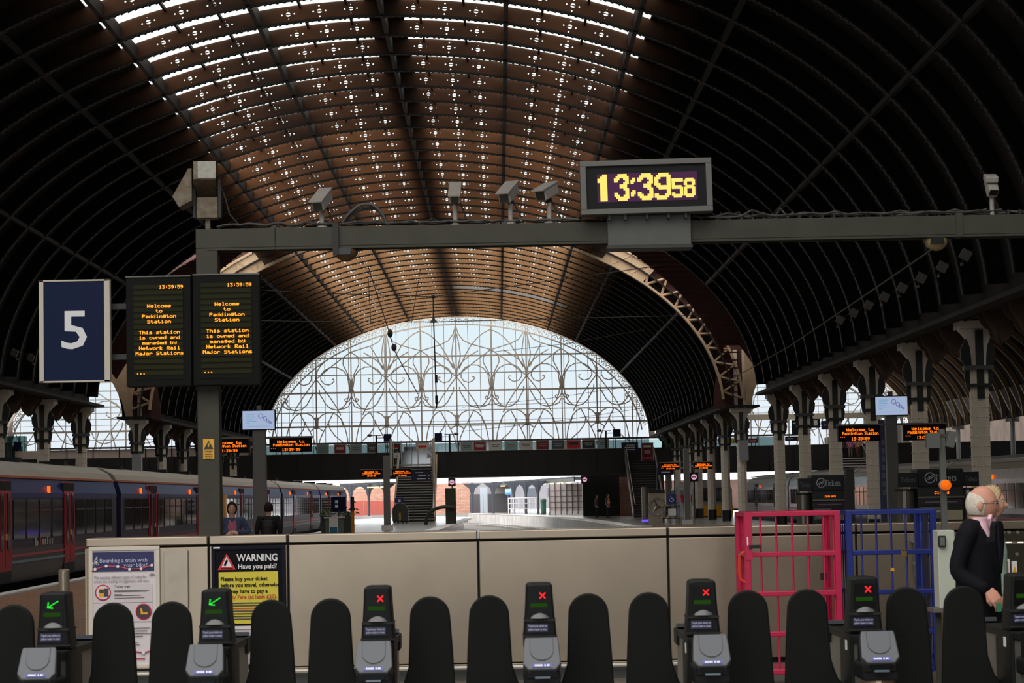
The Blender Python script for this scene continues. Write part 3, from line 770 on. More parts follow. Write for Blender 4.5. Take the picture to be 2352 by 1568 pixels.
def poster_lines(sheet, x, z, w_, h, col, n=3):
    mb = MB()
    for i in range(n): mb.box((x, -.022, z+h*(.3-.25*i)), (w_*(.7-.12*(i % 2)), .004, h*.07))
    part('print', mb, col, sheet)
for i, ((px, pwid), (c1, c2)) in enumerate(zip(pw, pcols)):
    p = at(px, 1022, YB-.2)
    t = thing('bridge_poster', '', 'poster', (p.x, YB-.31, bz1+.34), 'framed posters along the footbridge parapet')
    cn = {0: 'pale teal', 1: 'crimson', 2: 'pale grey-green', 3: 'charcoal', 4: 'black', 5: 'white and red', 6: 'sea-green', 7: 'dark red', 8: 'off-white', 9: 'turquoise', 10: 'cream', 11: 'maroon', 12: 'slate blue', 13: 'bright red', 14: 'near-black', 15: 'light blue'}[i]
    t['label'] = '%s poster in a silver frame on the bridge parapet, %s from the left' % (cn, (ordn+['fourteenth', 'fifteenth', 'sixteenth'])[i])
    h = .62
    part('frame', MB().box((0, .02, 0), (pwid+.12, .06, h+.1)), M_frame, t)
    sh = part('sheet', MB().box((0, -.015, 0), (pwid, .01, h)), mat('poster_sheet_%d' % i, c1, .5), t)
    if c2: part('print', MB().box((0, -.022, h*.12), (pwid*.72, .004, h*.28)), mat('poster_print_%d' % i, c2, .5), sh)
    poster_lines(sh, 0, -h*.12, pwid, h*.9, mat('print_grey', S(200, 196, 190), .6) if sum(c1) < .5 else mat('print_dark', S(70, 66, 70), .6), 2)
# larger posters and the direction signs near the right-hand stair
M_tmleg = mat('leg_grey', S(70, 70, 68), .5)
M_signblue = mat('sign_dark_blue', S(26, 24, 66), .45)
M_printw = mat('print_white', S(222, 222, 222), .5)
def board(name, label, cat, px0, py0, px1, py1, Y, m_sheet, lines, group=None, frame=None, d=.06):
    a, b = at(px0, py0, Y), at(px1, py1, Y); W_, H = b.x-a.x, a.z-b.z
    t = thing(name, label, cat, ((a.x+b.x)/2, Y, b.z), group)
    part('panel', MB().box((0, 0, H/2), (W_, d, H)), m_sheet, t)
    if frame: 
        f = .05; part('frame', MB().box((0, 0, -f/2), (W_+2*f, d+.02, f)).box((0, 0, H+f/2), (W_+2*f, d+.02, f)).box((-W_/2-f/2, 0, H/2), (f, d+.02, H)).box((W_/2+f/2, 0, H/2), (f, d+.02, H)), frame, t)
    for (u, v, w_, h, mm) in lines:
        part('print', MB().box((W_*(u-.5), -d/2-.003, H*(1-v)), (w_*W_, .006, h*H)), mm, t)
    return t
board('crimson_poster', 'tall crimson poster in a silver frame beside the right stair', 'poster', 1474, 1018, 1500, 1058, YB-.3, mat('crimson_print', S(122, 22, 36), .5), [(.5, .17, .7, .12, M_printw), (.5, .48, .55, .2, mat('print_grey2', S(170, 160, 160), .5)), (.5, .82, .8, .08, mat('print_pink', S(220, 90, 90), .5))], frame=M_frame)
board('blue_direction_sign', 'dark blue direction sign on the bridge left of the tall crimson poster', 'sign', 1427, 1016, 1466, 1036, YB-.3, M_signblue, [(.55, .3, .5, .1, M_printw), (.5, .55, .6, .1, M_printw), (.5, .8, .6, .1, M_printw)])
ds_ = board('blue_direction_sign', 'dark blue direction sign hung over the central stair', 'sign', 945, 1082, 990, 1103, 166.0, M_signblue, [(.4, .15, .4, .08, M_printw), (.55, .45, .4, .1, M_printw), (.5, .8, .45, .1, M_printw), (.9, .45, .1, .08, M_printw), (.9, .8, .1, .08, M_printw)])
board('blue_direction_sign', 'dark blue direction sign beside the right stair, behind the hanging indicators', 'sign', 1510, 1068, 1547, 1090, 166.0, M_signblue, [(.55, .3, .5, .1, M_printw), (.5, .72, .55, .1, M_printw)])

for o_ in [o for o in COL.objects if o.name.startswith('blue_direction_sign') and o.parent is None and o.location.y < 170]:
    for sx_ in (-.62, .62): part('leg', MB().cyl((sx_, .07, -o_.location.z), (sx_, .07, .6), .035, 6), M_tmleg, o_)
# ------------------------------------------------------------------ stairs
M_stair = mat('stair_dark', S(30, 30, 29), .6)
M_nosing = mat('stair_nosing', S(176, 174, 168), .35, .4)
def stair(label, xc, wd, y0, y1, ztop, n, side, nos=M_nosing):
    t = thing('staircase', label, 'stairs', (xc, y0, 0))
    for i in range(n):
        y = (y1-y0)*i/n; z = ztop*(i+1)/n
        part('step', MB().box((0, y+(y1-y0)/n*.5, z-ztop/n/2-.01), (wd, (y1-y0)/n, ztop/n)), M_stair, t)
        part('nosing', MB().box((0, y-.01, z-.03), (wd, .03, .07)), nos, t)
    for s in (-1, 1):
        mb = MB()
        mb.prism([(-.2, 0), (-.2, .35), (y1-y0, ztop+.9), (y1-y0, ztop), (.4, 0)], s*wd/2-.04, s*wd/2+.04, 'x')
        part('stringer', mb, side, t)
        part('handrail', MB().tube([(s*(wd/2-.1), -.3, .9), (s*(wd/2-.1), y1-y0, ztop+1.0)], .04, 6), M_steel, t)
    return t
s1 = stair('central staircase with pale-edged steps climbing to a glass-sided landing on the footbridge', (952-VX)/F*168, 2.95, 167, YB-.8, 4.1, 21, M_buff)
s2 = stair('dark staircase with grey side panel climbing to the bridge at right', (1488-VX)/F*168, 2.3, 166.5, YB-.8, 4.2, 22, mat('stair_side_grey', S(92, 90, 86), .6), mat('nosing_grey', S(86, 84, 80), .5))
# landing over the central stair: poles, glass, posters, notices
ld = s1
for px in (899, 997):
    q = at(px, 1100, 172.0); part('pole', MB().cyl((q.x, 172, 0.0 if px == 997 else 3.4), (q.x, 172, 6.1), .1, 8), M_cream, ld, W=True)
a, b = at(904, 1036, 176.5), at(992, 1072, 176.5)
part('glass_front', MB().box(((a.x+b.x)/2, 176.5, (a.z+b.z)/2), (b.x-a.x, .02, a.z-b.z)), M_greeny, ld, W=True)
for i, px in enumerate((904, 922, 945, 960, 990)):
    q = at(px, 1050, 176.4); part('mullion', MB().box((q.x, 176.4, 5.1), (.07, .07, 2.0)), M_frame, ld, W=True)
part('edge', MB().box(((a.x+b.x)/2, 176.3, 4.22), (b.x-a.x, .1, .12)), M_nosing, ld, W=True)
M_notice = mat('notice_white', S(226, 224, 220), .5)
for i, (px, pos) in enumerate(((912, 'left'), (987, 'right'))):
    t = board('white_notice', 'small white notice with dark print, on the %s of the stair landing' % pos, 'notice', px-7, 1040, px+7, 1051, 176.0, M_notice, [(.4, .4, .4, .1, mat('print_dark', S(70, 66, 70), .6)), (.5, .7, .5, .12, mat('print_dark', S(70, 66, 70), .6))], 'white notices on the stair landing')
for i, (px0, px1, c, nm) in enumerate(((927, 957, S(28, 26, 30), 'black poster with red lettering'), (965, 992, S(214, 204, 196), 'white poster with red heading'))):
    board('landing_poster', nm+' behind the glass of the stair landing', 'poster', px0, 1026, px1, 1070, 177.6, mat('landing_poster_%d' % i, c, .5), [(.55, .2, .5, .12, mat('print_red', S(200, 40, 44), .5)), (.4, .7, .3, .06, mat('print_red', S(200, 40, 44), .5))])
# dark pier and brick panel under the right stair
struct('wall_stair', MB().box(((1380-VX)/F*184, 184.5, 1.7), (2.9, 1.0, 3.4)).box(((1440-VX)/F*186, 186.5, 1.7), (6, .4, 3.4)), M_girder)
M_brickpale = bpy.data.materials.new('pale_brick'); M_brickpale.use_nodes = True
n_ = M_brickpale.node_tree; b_ = n_.nodes['Principled BSDF']; t_ = n_.nodes.new('ShaderNodeTexCoord'); k_ = n_.nodes.new('ShaderNodeTexBrick'); mp = n_.nodes.new('ShaderNodeMapping')
mp.inputs['Rotation'].default_value = (PI/2, 0, 0)
k_.inputs['Scale'].default_value = 1; k_.inputs['Brick Width'].default_value = .45; k_.inputs['Row Height'].default_value = .16; k_.inputs['Mortar Size'].default_value = .02
k_.inputs['Color1'].default_value = (*S(226, 176, 156), 1); k_.inputs['Color2'].default_value = (*S(208, 150, 130), 1); k_.inputs['Mortar'].default_value = (*S(170, 140, 126), 1)
n_.links.new(t_.outputs['Object'], mp.inputs[0]); n_.links.new(mp.outputs[0], k_.inputs['Vector']); n_.links.new(k_.outputs['Color'], b_.inputs['Base Color']); b_.inputs['Roughness'].default_value = .9
a = at(1423, 1095, 183.5); b = at(1452, 1182, 183.5)
part('brick_panel', MB().box(((a.x+b.x)/2, 183.5, (a.z+b.z)/2), (b.x-a.x, .3, a.z-b.z)), M_brickpale, bpy.data.objects['wall_stair'], W=True)

# ------------------------------------------------------------------ the bright platforms beyond the shed
M_white2 = mat('painted_white_metal', S(224, 222, 226), .5)
M_postblue = mat('post_blue_grey', S(70, 74, 86), .5)
wf = struct('wall_far', MB().box((-14.6, 246, 1.6), (23, .5, 3.2)), M_brickpale)
wb = struct('wall_far_grey', MB().box((4.5, 330, 1.8), (26, .5, 3.6)), mat('far_building_grey', S(150, 150, 158), .8, var=.15, scale=.3))
for k in range(6): part('window', MB().box((-5+3.2*k, 329.7, 2.2), (1.6, .1, 1.2)), mat('far_window_grey', S(100, 106, 118), .3), wb, W=True)
a = at(812, 1158, 243); b = at(882, 1178, 243)
hb = thing('red_hoarding', 'red hoarding along the foot of the sunlit brick wall at left', 'hoarding', ((a.x+b.x)/2, 243, 0))
for i in range(5): part('board', MB().box((-2.2+i*1.1, 0, .75), (1.06, .06, 1.5)), mat('hoarding_red', S(214, 112, 100), .6), hb)
wg = struct('wall_grey', MB().box(((1117-VX)/F*250, 252, 1.65), (5.2, .4, 3.3)), mat('grey_render_pale', S(168, 166, 172), .8))
part('dark_dado', MB().box(((1117-VX)/F*250, 251.75, 1.0), (5.2, .1, 2.0)), mat('grey_render_dark', S(96, 96, 102), .8), wg, W=True)
struct('wall_far_right', MB().box((27, 236, 1.5), (34, .5, 3.0)), mat('far_right_brick', S(118, 92, 86), .85, var=.25, scale=.6))
def canopy(label, pts, z, wdt, posts):
    t = thing('platform_canopy', label, 'canopy', (pts[0][0], pts[0][1], 0))
    mb = MB(); fs = MB()
    for (x0_, y0_), (x1_, y1_) in zip(pts[:-1], pts[1:]):
        d = Vector((x1_-x0_, y1_-y0_, 0)).normalized(); n = Vector((d.y, -d.x, 0))
        mb.prism([(x0_, y0_), (x1_, y1_), (x1_+n.x*wdt, y1_+n.y*wdt), (x0_+n.x*wdt, y0_+n.y*wdt)], z, z+.12, 'z')
        fs.prism([(x0_, y0_), (x1_, y1_), (x1_+n.x*.1, y1_+n.y*.1), (x0_+n.x*.1, y0_+n.y*.1)], z-.3, z+.15, 'z')
    part('roof', mb, M_postblue, t, W=True); part('fascia', fs, M_girder, t, W=True)
    for px, Y in posts:
        q = at(px, 1150, Y)
        p_ = part('post', MB().cyl((q.x, Y, 0), (q.x, Y, z), .13, 8), M_postblue, t, W=True)
        part('bracket', MB().prism([(q.x-.12, z-1.3), (q.x+.12, z-1.3), (q.x+.3, z-.6), (q.x+1.0, z-.05), (q.x-1.0, z-.05), (q.x-.3, z-.6)], Y-.05, Y+.05, 'y'), M_postblue, p_, W=True)
    # row of lamps under the edge
    for (x0_, y0_), (x1_, y1_) in zip(pts[:-1], pts[1:]):
        for i in range(5):
            k = (i+.5)/5
            part('lamp', MB().box((x0_+(x1_-x0_)*k, y0_+(y1_-y0_)*k-.2, z-.36), (.5, .5, .1)), emis('warm_lamp', S(255, 236, 170), 1.6), t, W=True)
    return t
p1 = [(at(1318, 1100, 200).x, 200), (at(1220, 1105, 225).x, 225), (at(1130, 1110, 252).x, 252), (at(1003, 1116, 285).x, 285)]
canopy('long dark-edged canopy with a row of lamps over the right curved platform', p1, 3.15, 6, [(1085, 240), (1133, 236), (1180, 228), (1208, 224), (1236, 216)])
p2 = [(at(885, 1112, 225).x, 225), (at(835, 1112, 232).x, 232), (at(780, 1112, 240).x, 240)]
canopy('short canopy on blue-grey posts before the brick wall at left', p2, 3.2, 4, [(806, 232), (847, 230), (886, 226)])
# white panelled shelter
sh = thing('panel_shelter', 'pale panelled shelter wall on the right curved platform', 'shelter', (at(1300, 1150, 205).x, 205, 0))
for i in range(6):
    px = 1263+i*13
    q = at(px+6, 1150, 205)
    part('panel', MB().box((q.x, 205, 1.45), (.44, .08, 2.5)), mat('panel_pinkish', S(214, 200, 198), .6, var=.06), sh, W=True)
    part('post', MB().box((q.x-.26, 204.9, 1.4), (.07, .1, 2.8)), M_postblue, sh, W=True)
    for z in (.6, 1.1, 1.6, 2.1): part('rail', MB().box((q.x, 204.94, z), (.44, .03, .03)), M_postblue, sh, W=True)
part('plinth', MB().box((at(1300, 1150, 205).x, 204.95, .14), (3.1, .2, .28)), M_white2, sh, W=True)
rl = thing('white_railing', 'white tubular railing on the far curved platform', 'railing', (at(1203, 1160, 222).x, 222, 0))
for z in (.5, 1.0, 1.5): part('bar', MB().tube([(at(1168, 1160, 222).x, 222, z), (at(1242, 1160, 222).x, 222, z)], .05, 6), M_white2, rl, W=True)
for px in (1168, 1180, 1192, 1204, 1217, 1230, 1242): part('upright', MB().cyl((at(px, 1160, 222).x, 222, 0), (at(px, 1160, 222).x, 222, 1.55), .05, 6), M_white2, rl, W=True)
one('green_bin', MB().lathe([(.2, 0), (.26, .1), (.26, 1.1), (.3, 1.15), (.28, 1.35), (.1, 1.45)], (at(1248, 1160, 212).x, 212, 0), 10), mat('bin_green', S(44, 92, 74), .5), 'dark green bin at the end of the white railing', 'bin')
bs = thing('blue_pole_sign', 'pale blue sign box on a blue pole by the white railing', 'sign', (at(1168, 1170, 226).x, 226, 0))
part('pole', MB().cyl((0, 0, 0), (0, 0, 2.0), .09, 8), mat('pole_blue', S(70, 74, 150), .5), bs)
part('sign_box', MB().box((0, -.02, 2.15), (.62, .14, .55)), mat('box_lightblue', S(190, 220, 240), .4), bs)
part('band', MB().box((0, -.1, 1.98), (.62, .02, .2)), mat('band_blue', S(110, 180, 220), .4), bs)
for i, px in enumerate((1106, 1115)):
    one('pale_pillar', MB().box((at(px, 1150, 244).x, 244, 1.35), (.3 if i == 0 else .45, .3, 2.7)), mat('pillar_paleblue', S(186, 198, 212), .5), 'pale blue pillar before the grey wall, %s of two' % ('thinner' if i == 0 else 'thicker'), 'pillar')
# ------------------------------------------------------------------ trains
M_tblue = mat('train_dark_blue', S(28, 44, 112), .3, var=.1, scale=.6, spec=.05)
M_tlow = mat('train_purple_grey', S(46, 42, 68), .35, spec=.07)
M_tgrey = mat('train_skirt_grey', S(78, 76, 76), .4, spec=.1)
M_troof = mat('train_roof_grey', S(150, 146, 134), .4, var=.12, scale=.8)
M_twin = mat('train_window_glass', S(16, 18, 18), .06)
M_tdoor = mat('train_door_red', S(168, 36, 52), .4, spec=.1)
M_torange = mat('train_orange_line', S(206, 110, 60), .4)
M_tpink = mat('train_pink_line', S(178, 52, 72), .4)
M_tteal = mat('train_teal_line', S(92, 140, 150), .4)
M_tblack = mat('train_gangway_black', S(14, 15, 18), .7)
M_tyellow = mat('train_yellow_end', S(222, 160, 24), .35)
M_lampo = emis('train_orange_lamp', S(255, 96, 12), 1.2)
M_tsilver = mat('train_silver', S(150, 152, 156), .25, var=.1)
def carriage(x, y0, y1, label, end=None, group='carriages of the blue train', s=1, style='blue', zoff=0, doors=(.27, .73)):
    """side face on x, body away from the camera side; s=1 body extends to -x"""
    L = y1-y0; W_ = 2.75
    t = thing('railway_carriage', label, 'carriage', (x, y0, -.9))
    Z = lambda z: z+.9
    X = lambda d: -s*d
    up = M_tblue if style == 'blue' else M_tsilver
    body = [(X(.07), Z(.12)), (X(0), Z(.45)), (X(0), Z(1.9)), (X(.1), Z(2.25)), (X(W_-.1), Z(2.25)), (X(W_), Z(1.9)), (X(W_), Z(.4)), (X(W_-.08), Z(.12))]
    part('body', MB().prism(body, 0, L, 'y'), M_tlow if style == 'blue' else M_tsilver, t)
    part('upper_band', MB().prism([(X(-.012), Z(1.82)), (X(-.012), Z(1.92)), (X(.1-.012), Z(2.24)), (X(.2), Z(2.24)), (X(.2), Z(1.82))], 0.02, L-.02, 'y'), up, t)
    rf = [(X(.09), Z(2.25)), (X(.2), Z(2.42)), (X(.5), Z(2.58)), (X(W_/2), Z(2.68)), (X(W_-.5), Z(2.58)), (X(W_-.2), Z(2.42)), (X(W_-.1), Z(2.25))]
    r = part('roof', MB().prism(rf, 0, L, 'y'), M_troof, t)
    if style == 'blue':
        part('orange_line', MB().box((X(.08), L/2, Z(2.25)), (.05, L-.05, .045)), M_torange, t)
        for k in (.2, .6, .85): part('roof_vent', MB().box((X(W_*.35), L*k, Z(2.66)), (.6, .5, .1)), M_tblack, r)
    else:
        for k in range(7): part('roof_rib', MB().box((X(.35+.33*k), L/2, Z(2.5+.16*math.sin(PI*(.35+.33*k)/W_))+.06), (.06, L-.3, .06)), M_tgrey, r)
    part('skirt', MB().prism([(X(.06-.005), Z(.12)), (X(-.006), Z(.42)), (X(-.006), Z(.8)), (X(.1), Z(.8)), (X(.1), Z(.12))], .02, L-.02, 'y'), M_tgrey, t)
    part('pink_line', MB().box((X(-.012), L/2, Z(.66)), (.012, L-.1, .05)), M_tpink, t)
    part('teal_line', MB().box((X(-.012), L/2, Z(.53)), (.012, L-.1, .05)), M_tteal, t)
    part('underframe', MB().box((X(W_/2), L/2, Z(-.3)), (W_-.5, L-1.5, .8)), M_tblack, t)
    for k in (.12, .88):
        for d in (-1.1, 1.1):
            part('wheel', MB().cyl((X(.55), L*k+d, Z(-.5)), (X(.7), L*k+d, Z(-.5)), .42, 14), M_tblack, t)
    part('gangway', MB().box((X(W_/2), L+.3, Z(1.2)), (W_-.5, .62, 2.4)), M_tblack, t)
    ds = [L*d for d in doors]
    for d in ds:
        for q in (-1, 1):
            o_ = .35 if (style == 'blue' and 59.5 < y0 < 60 and d == ds[0]) else .0     # that pair stands open
            yc = d+q*(.31+o_)
            dr = part('door', MB().prism([(X(.045), Z(.14)), (X(-.03), Z(.45)), (X(-.03), Z(1.9)), (X(.06), Z(2.18)), (X(.14), Z(2.18)), (X(.14), Z(.14))], yc-.29, yc+.29, 'y'), M_tdoor if style == 'blue' else M_tgrey, t)
            part('door_window', MB().rbox((X(-.03), yc, Z(1.35)), (.03, .26, 1.15), .1, axis='x'), M_twin, dr)
        part('door_gap', MB().box((X(.04), d, Z(1.15)), (.1, 1.24 if style != 'blue' else 1.3, 2.0)), M_tblack, t)
        if style == 'blue': part('door_button', MB().box((X(-.05), d+.02, Z(1.05)), (.02, .1, .12)), M_tyellow, t)
        part('indicator_lamp', MB().box((X(-.02), d-2.4, Z(2.0)), (.05, .13, .15)), M_lampo, t)
    # windows between the doors
    cuts = [0.5]+[v for d in ds for v in (d-.75, d+.75)]+[L-.6]
    for a, b in zip(cuts[::2], cuts[1::2]):
        n = max(1, round((b-a)/1.25)); st = (b-a)/n
        for k in range(n):
            yc = a+st*(k+.5)
            w = part('window', MB().rbox((X(-.006), yc, Z(1.38)), (.02, st-.22, .8), .08, axis='x'), M_twin, t)
            part('window_bar', MB().box((X(-.02), yc, Z(1.56)), (.012, st-.24, .035)), M_tgrey, w)
    if end:
        part('cab_end', MB().prism([(X(.02), Z(.15)), (X(-.015), Z(.45)), (X(-.015), Z(1.9)), (X(.1), Z(2.2)), (X(W_-.1), Z(2.2)), (X(W_), Z(1.9)), (X(W_), Z(.15))], -.02 if end == 'near' else L-.9, .9 if end == 'near' else L+.03, 'y'), M_tyellow, t)
    return t
XT = -9.75
cars = [(37.2, 59.0, 'nearest blue carriage with red doors, beside the brown paving', None, (.385, .7)), (59.7, 81.3, 'second blue carriage, its red doors open, behind the grey gantry post', 'far', (.26, .72)),
        (82.1, 103.6, 'third blue carriage with yellow cab end, behind the woman in pink', 'near', (.27, .73)), (104.3, 126.0, 'fourth blue carriage, far along the left platform', None, (.27, .73)), (126.7, 148.4, 'farthest blue carriage, ending short of the brick wall', None, (.27, .73))]
for y0, y1, lab, end, drs in cars: carriage(XT, y0, y1, lab, end, doors=drs)
# lettering low on the nearest carriage, too blurred to read, kept as letter-sized marks
car1 = [o for o in COL.objects if o.name == 'railway_carriage'][0]
for k, (dy, hh, c) in enumerate(((11.45, .17, S(196, 190, 186)), (11.65, .1, S(196, 190, 186)), (11.95, .2, S(178, 60, 76)), (12.25, .13, S(196, 190, 186)), (12.5, .13, S(196, 190, 186)), (12.75, .18, S(196, 190, 186)), (13.0, .12, S(196, 190, 186)), (13.25, .13, S(196, 190, 186)))):
    part('letter_mark', MB().box((.012, dy, .9+.82+hh/2), (.012, .1, hh)), mat('letter_%d' % (k == 2), c, .5), car1)
# silver train on the right
for i, (y0, y1) in enumerate(((62, 84), (84.7, 106.5), (107.2, 129), (129.7, 151.5))):
    carriage(16.2, y0, y1, 'silver-grey carriage with ribbed roof behind the right columns, %s along' % ('nearest', 'second', 'third', 'farthest')[i], None, 'carriages of the silver train', -1, 'silver')
# another train end, red and yellow, far off behind the columns
t = thing('railway_carriage', 'distant white carriage with yellow and red nose, seen between the far columns', 'carriage', (at(1650, 1150, 158).x-.4, 158, -.9))
part('body', MB().prism([(-1.35, .9), (1.35, .9), (1.35, 2.8), (.95, 3.45), (-.95, 3.45), (-1.35, 2.8)], 0, 20, 'y'), M_tsilver, t)
part('nose', MB().prism([(-1.36, 1.0), (1.36, 1.0), (1.36, 1.7), (-1.36, 1.7)], -.2, .4, 'y'), M_tyellow, t)
part('windscreen', MB().prism([(-1.0, 2.0), (1.0, 2.0), (.85, 2.9), (-.85, 2.9)], -.1, .2, 'y'), M_twin, t)
part('red_band', MB().box((-1.38, 8, 2.2), (.04, 14, .5)), M_tdoor, t)
part('underframe', MB().box((0, 10, .5), (2.2, 19, .9)), M_tblack, t)
# ------------------------------------------------------------------ gantry with clock, cameras, boards
M_gpaint = mat('gantry_grey_green', S(62, 61, 52), .6, var=.12, scale=5, spec=.25)
M_gpaint2 = mat('cover_grey', S(84, 86, 82), .5, var=.05, scale=6, spec=.25)
YG = 21.5
zt, zb_ = at(1000, 519, YG).z, at(1000, 563, YG).z
xp = at(481, 900, YG).x; pw_ = 50*mpp(YG)
ga = thing('gantry', 'grey steel gantry whose long beam carries the clock and cameras over the barrier', 'gantry', (xp, YG, 0))
xr = at(2420, 520, YG).x+.5
part('beam', MB().box(((xp+xr)/2, YG, (zt+zb_)/2), (xr-xp+pw_, .2, zt-zb_)), M_gpaint, ga, W=True, bevel=.006)
part('beam_lip', MB().box(((xp+xr)/2, YG-.09, zb_-.012), (xr-xp, .03, .02)).box(((xp+xr)/2, YG+.09, zb_-.012), (xr-xp, .03, .02)), M_gpaint, ga, W=True)
part('post', MB().box((xp, YG, zb_/2-.0005), (pw_, .2, zb_-.001)), M_gpaint, ga, W=True, bevel=.008)
part('post', MB().box((xr, YG, zb_/2-.0005), (pw_, .2, zb_-.001)), M_gpaint, ga, W=True, bevel=.008)
part('splice_plate', MB().box((at(2198, 520, YG).x, YG, (zt+zb_)/2), (.06, .23, zt-zb_+.04)), M_gpaint, ga, W=True)
a, b = at(1393, 500, YG), at(1585, 566, YG)
part('cover_box', MB().box(((a.x+b.x)/2, YG-.02, (a.z+b.z)/2), (b.x-a.x, .3, a.z-b.z)), M_gpaint2, ga, W=True, bevel=.008)
part('cover_base', MB().box(((a.x+b.x)/2, YG-.02, b.z-.012), (b.x-a.x+.02, .32, .025)), M_blackpaint, ga, W=True)
# cables lying along the top of the beam
M_cable = mat('cable_grey', S(60, 58, 54), .6)
M_cableblk = mat('cable_black', S(24, 24, 22), .6)
def wav(px0, px1, y0_, amp, seed, r=.012, m=M_cable, dy=0.0):
    rnd = random.Random(seed); pts = []
    n = 26
    for i in range(n+1):
        px = px0+(px1-px0)*i/n
        base = zt+.012+r
        pts.append((at(px, 519, YG).x, YG+dy+rnd.uniform(-.02, .02), base+abs(rnd.gauss(0, amp))))
    return MB().tube(pts, r, 5)
for i, (p0, p1, amp, m_, dy) in enumerate(((500, 980, .014, M_cable, -.06), (560, 1050, .02, M_cableblk, 0), (700, 1400, .008, M_cableblk, .03), (1590, 2300, .02, M_cable, -.05), (1620, 2270, .025, M_cable, .02), (1650, 1900, .035, M_cable, .05), (900, 1330, .01, M_cable, -.06), (2020, 2400, .014, M_cable, .06))):
    part('cable', wav(p0, p1, 519, amp, i, .011, m_, dy), m_, ga, W=True)
# tray with small brackets behind the right half of the beam
q0, q1 = at(1640, 490, YG+.4), at(2400, 470, YG+.4)
part('cable_tray', MB().box(((q0.x+q1.x)/2, YG+.16, zt+.06), (q1.x-q0.x, .05, .012)), M_blackpaint, ga, W=True)
for k in range(30):
    x = q0.x+(q1.x-q0.x)*k/29
    part('tray_bracket', MB().box((x, YG+.1, zt+.03), (.02, .16, .06)), M_blackpaint, ga, W=True)
cl = [at(785+105*t, 512, YG).x for t in (0, 1)]
pts = []
for i in range(21):
    t = i/20
    pts.append((cl[0]+(cl[1]-cl[0])*t+.03*math.sin(t*3), YG, zt+.02+.2*math.sin(PI*min(1, t*1.04))**.7))
part('cable_loop', MB().tube(pts, .016, 6).tube([(p[0]+.015, p[1]+.03, zt+.02+(p[2]-zt-.02)*.86) for p in pts], .014, 6), M_cable, ga, W=True)
part('cable_tie', MB().box((at(773, 540, YG).x, YG-.12, (zt+zb_)/2-.03), (.055, .04, zt-zb_+.12)), M_cableblk, ga, W=True)
for px in (1130, 1143, 1157, 630): part('junction_lump', MB().box((at(px, 515, YG).x, YG-.03, zt+.02), (.045, .06, .04)), M_cable, ga, W=True)
part('thin_cable', MB().tube([(at(633, 520, YG).x, YG-.105, zt), (at(633, 520, YG).x+.005, YG-.106, zb_-.02)], .006, 5), M_cableblk, ga, W=True)
# lamps under the beam
M_domebrown = mat('dome_lamp_brown', S(96, 72, 46), .4)
M_domeblack = mat('dome_black', S(18, 18, 17), .3)
for px, py, lab in ((795, 575, 'brown rimmed dome lamp hanging under the left part of the gantry beam'), (2150, 552, 'yellowish dome lamp hanging under the right part of the gantry beam')):
    q = at(px, py, YG); q.z = zb_-.024
    t = thing('dome_lamp', lab, 'lamp', (q.x, q.y, q.z-.11), 'dome lamps under the beam')
    prof = [(.115*math.cos(k*PI/16), .11-.115*math.sin(k*PI/16)) for k in range(8)][::-1]
    part('bowl', MB().lathe([(.02, -.005)]+prof+[(.115, .11)], (0, 0, 0), 20), M_domebrown if px < 1000 else mat('dome_yellowish', S(150, 134, 92), .4), t, smooth=True)
    part('black_housing', MB().box((-.01, -.075, .08), (.12, .1, .06)), M_domeblack, t)
# cameras on poles
M_housing = mat('camera_housing_white', S(152, 146, 139), .5, var=.12, scale=30)
M_camglass = mat('camera_window', S(30, 30, 20), .15)
def camera_box(label, px, ypole, pcx, pcy, yaw, pitch, L=.3, w_=.115):
    base = at(px, ypole, YG); t = thing('security_camera', label, 'camera', (base.x, YG-.02, zt+.003), 'white cameras along the beam')
    hc = at(pcx, pcy, YG-.05); hl = hc-Vector((base.x, YG-.02, zt+.003))
    part('pole', MB().cyl((0, 0, 0), (0, 0, hl.z-.09), .022, 10).cyl((0, 0, 0), (0, 0, .012), .05, 10), M_housing, t)
    part('swivel', MB().cyl((0, 0, hl.z-.1), (hl.x*.5, 0, hl.z-.04), .03, 8), M_cableblk, t)
    R = (Matrix.Rotation(yaw, 3, 'Z') @ Matrix.Rotation(pitch, 3, 'X'))
    mb = MB(); mb.box((hl.x, hl.y, hl.z), (w_, L, w_*.95), R); o = part('housing', mb, M_housing, t, bevel=.012)
    part('sunshield', MB().box(hl+R @ Vector((0, -.02, w_*.5)), (w_+.014, L+.05, .012), R), M_housing, t)
    part('window', MB().box(hl+R @ Vector((0, -L/2-.004, -.005)), (w_*.74, .012, w_*.66), R), M_camglass, t)
    part('cable', MB().tube([hl+Vector((.03, .08, -.05)), hl+Vector((.07, .06, -.14)), Vector((.09, .0, .08)), Vector((.12, .0, .015))], .009, 5), M_cableblk, t)
    return t
camera_box('white box camera on a short pole, leftmost of the four mid-beam cameras', 740, 518, 740, 459, -.26, .5)
camera_box('dirty-topped white camera facing straight out, second of the mid-beam cameras', 1046, 512, 1045, 444, -.03, .5, .3, .1)
camera_box('white camera turned left with a slack black cable, third along the beam', 1173, 508, 1168, 442, -.32, .45)
camera_box('white camera nearest the digital clock, angled well to the left', 1262, 505, 1256, 440, -.5, .36, .28)
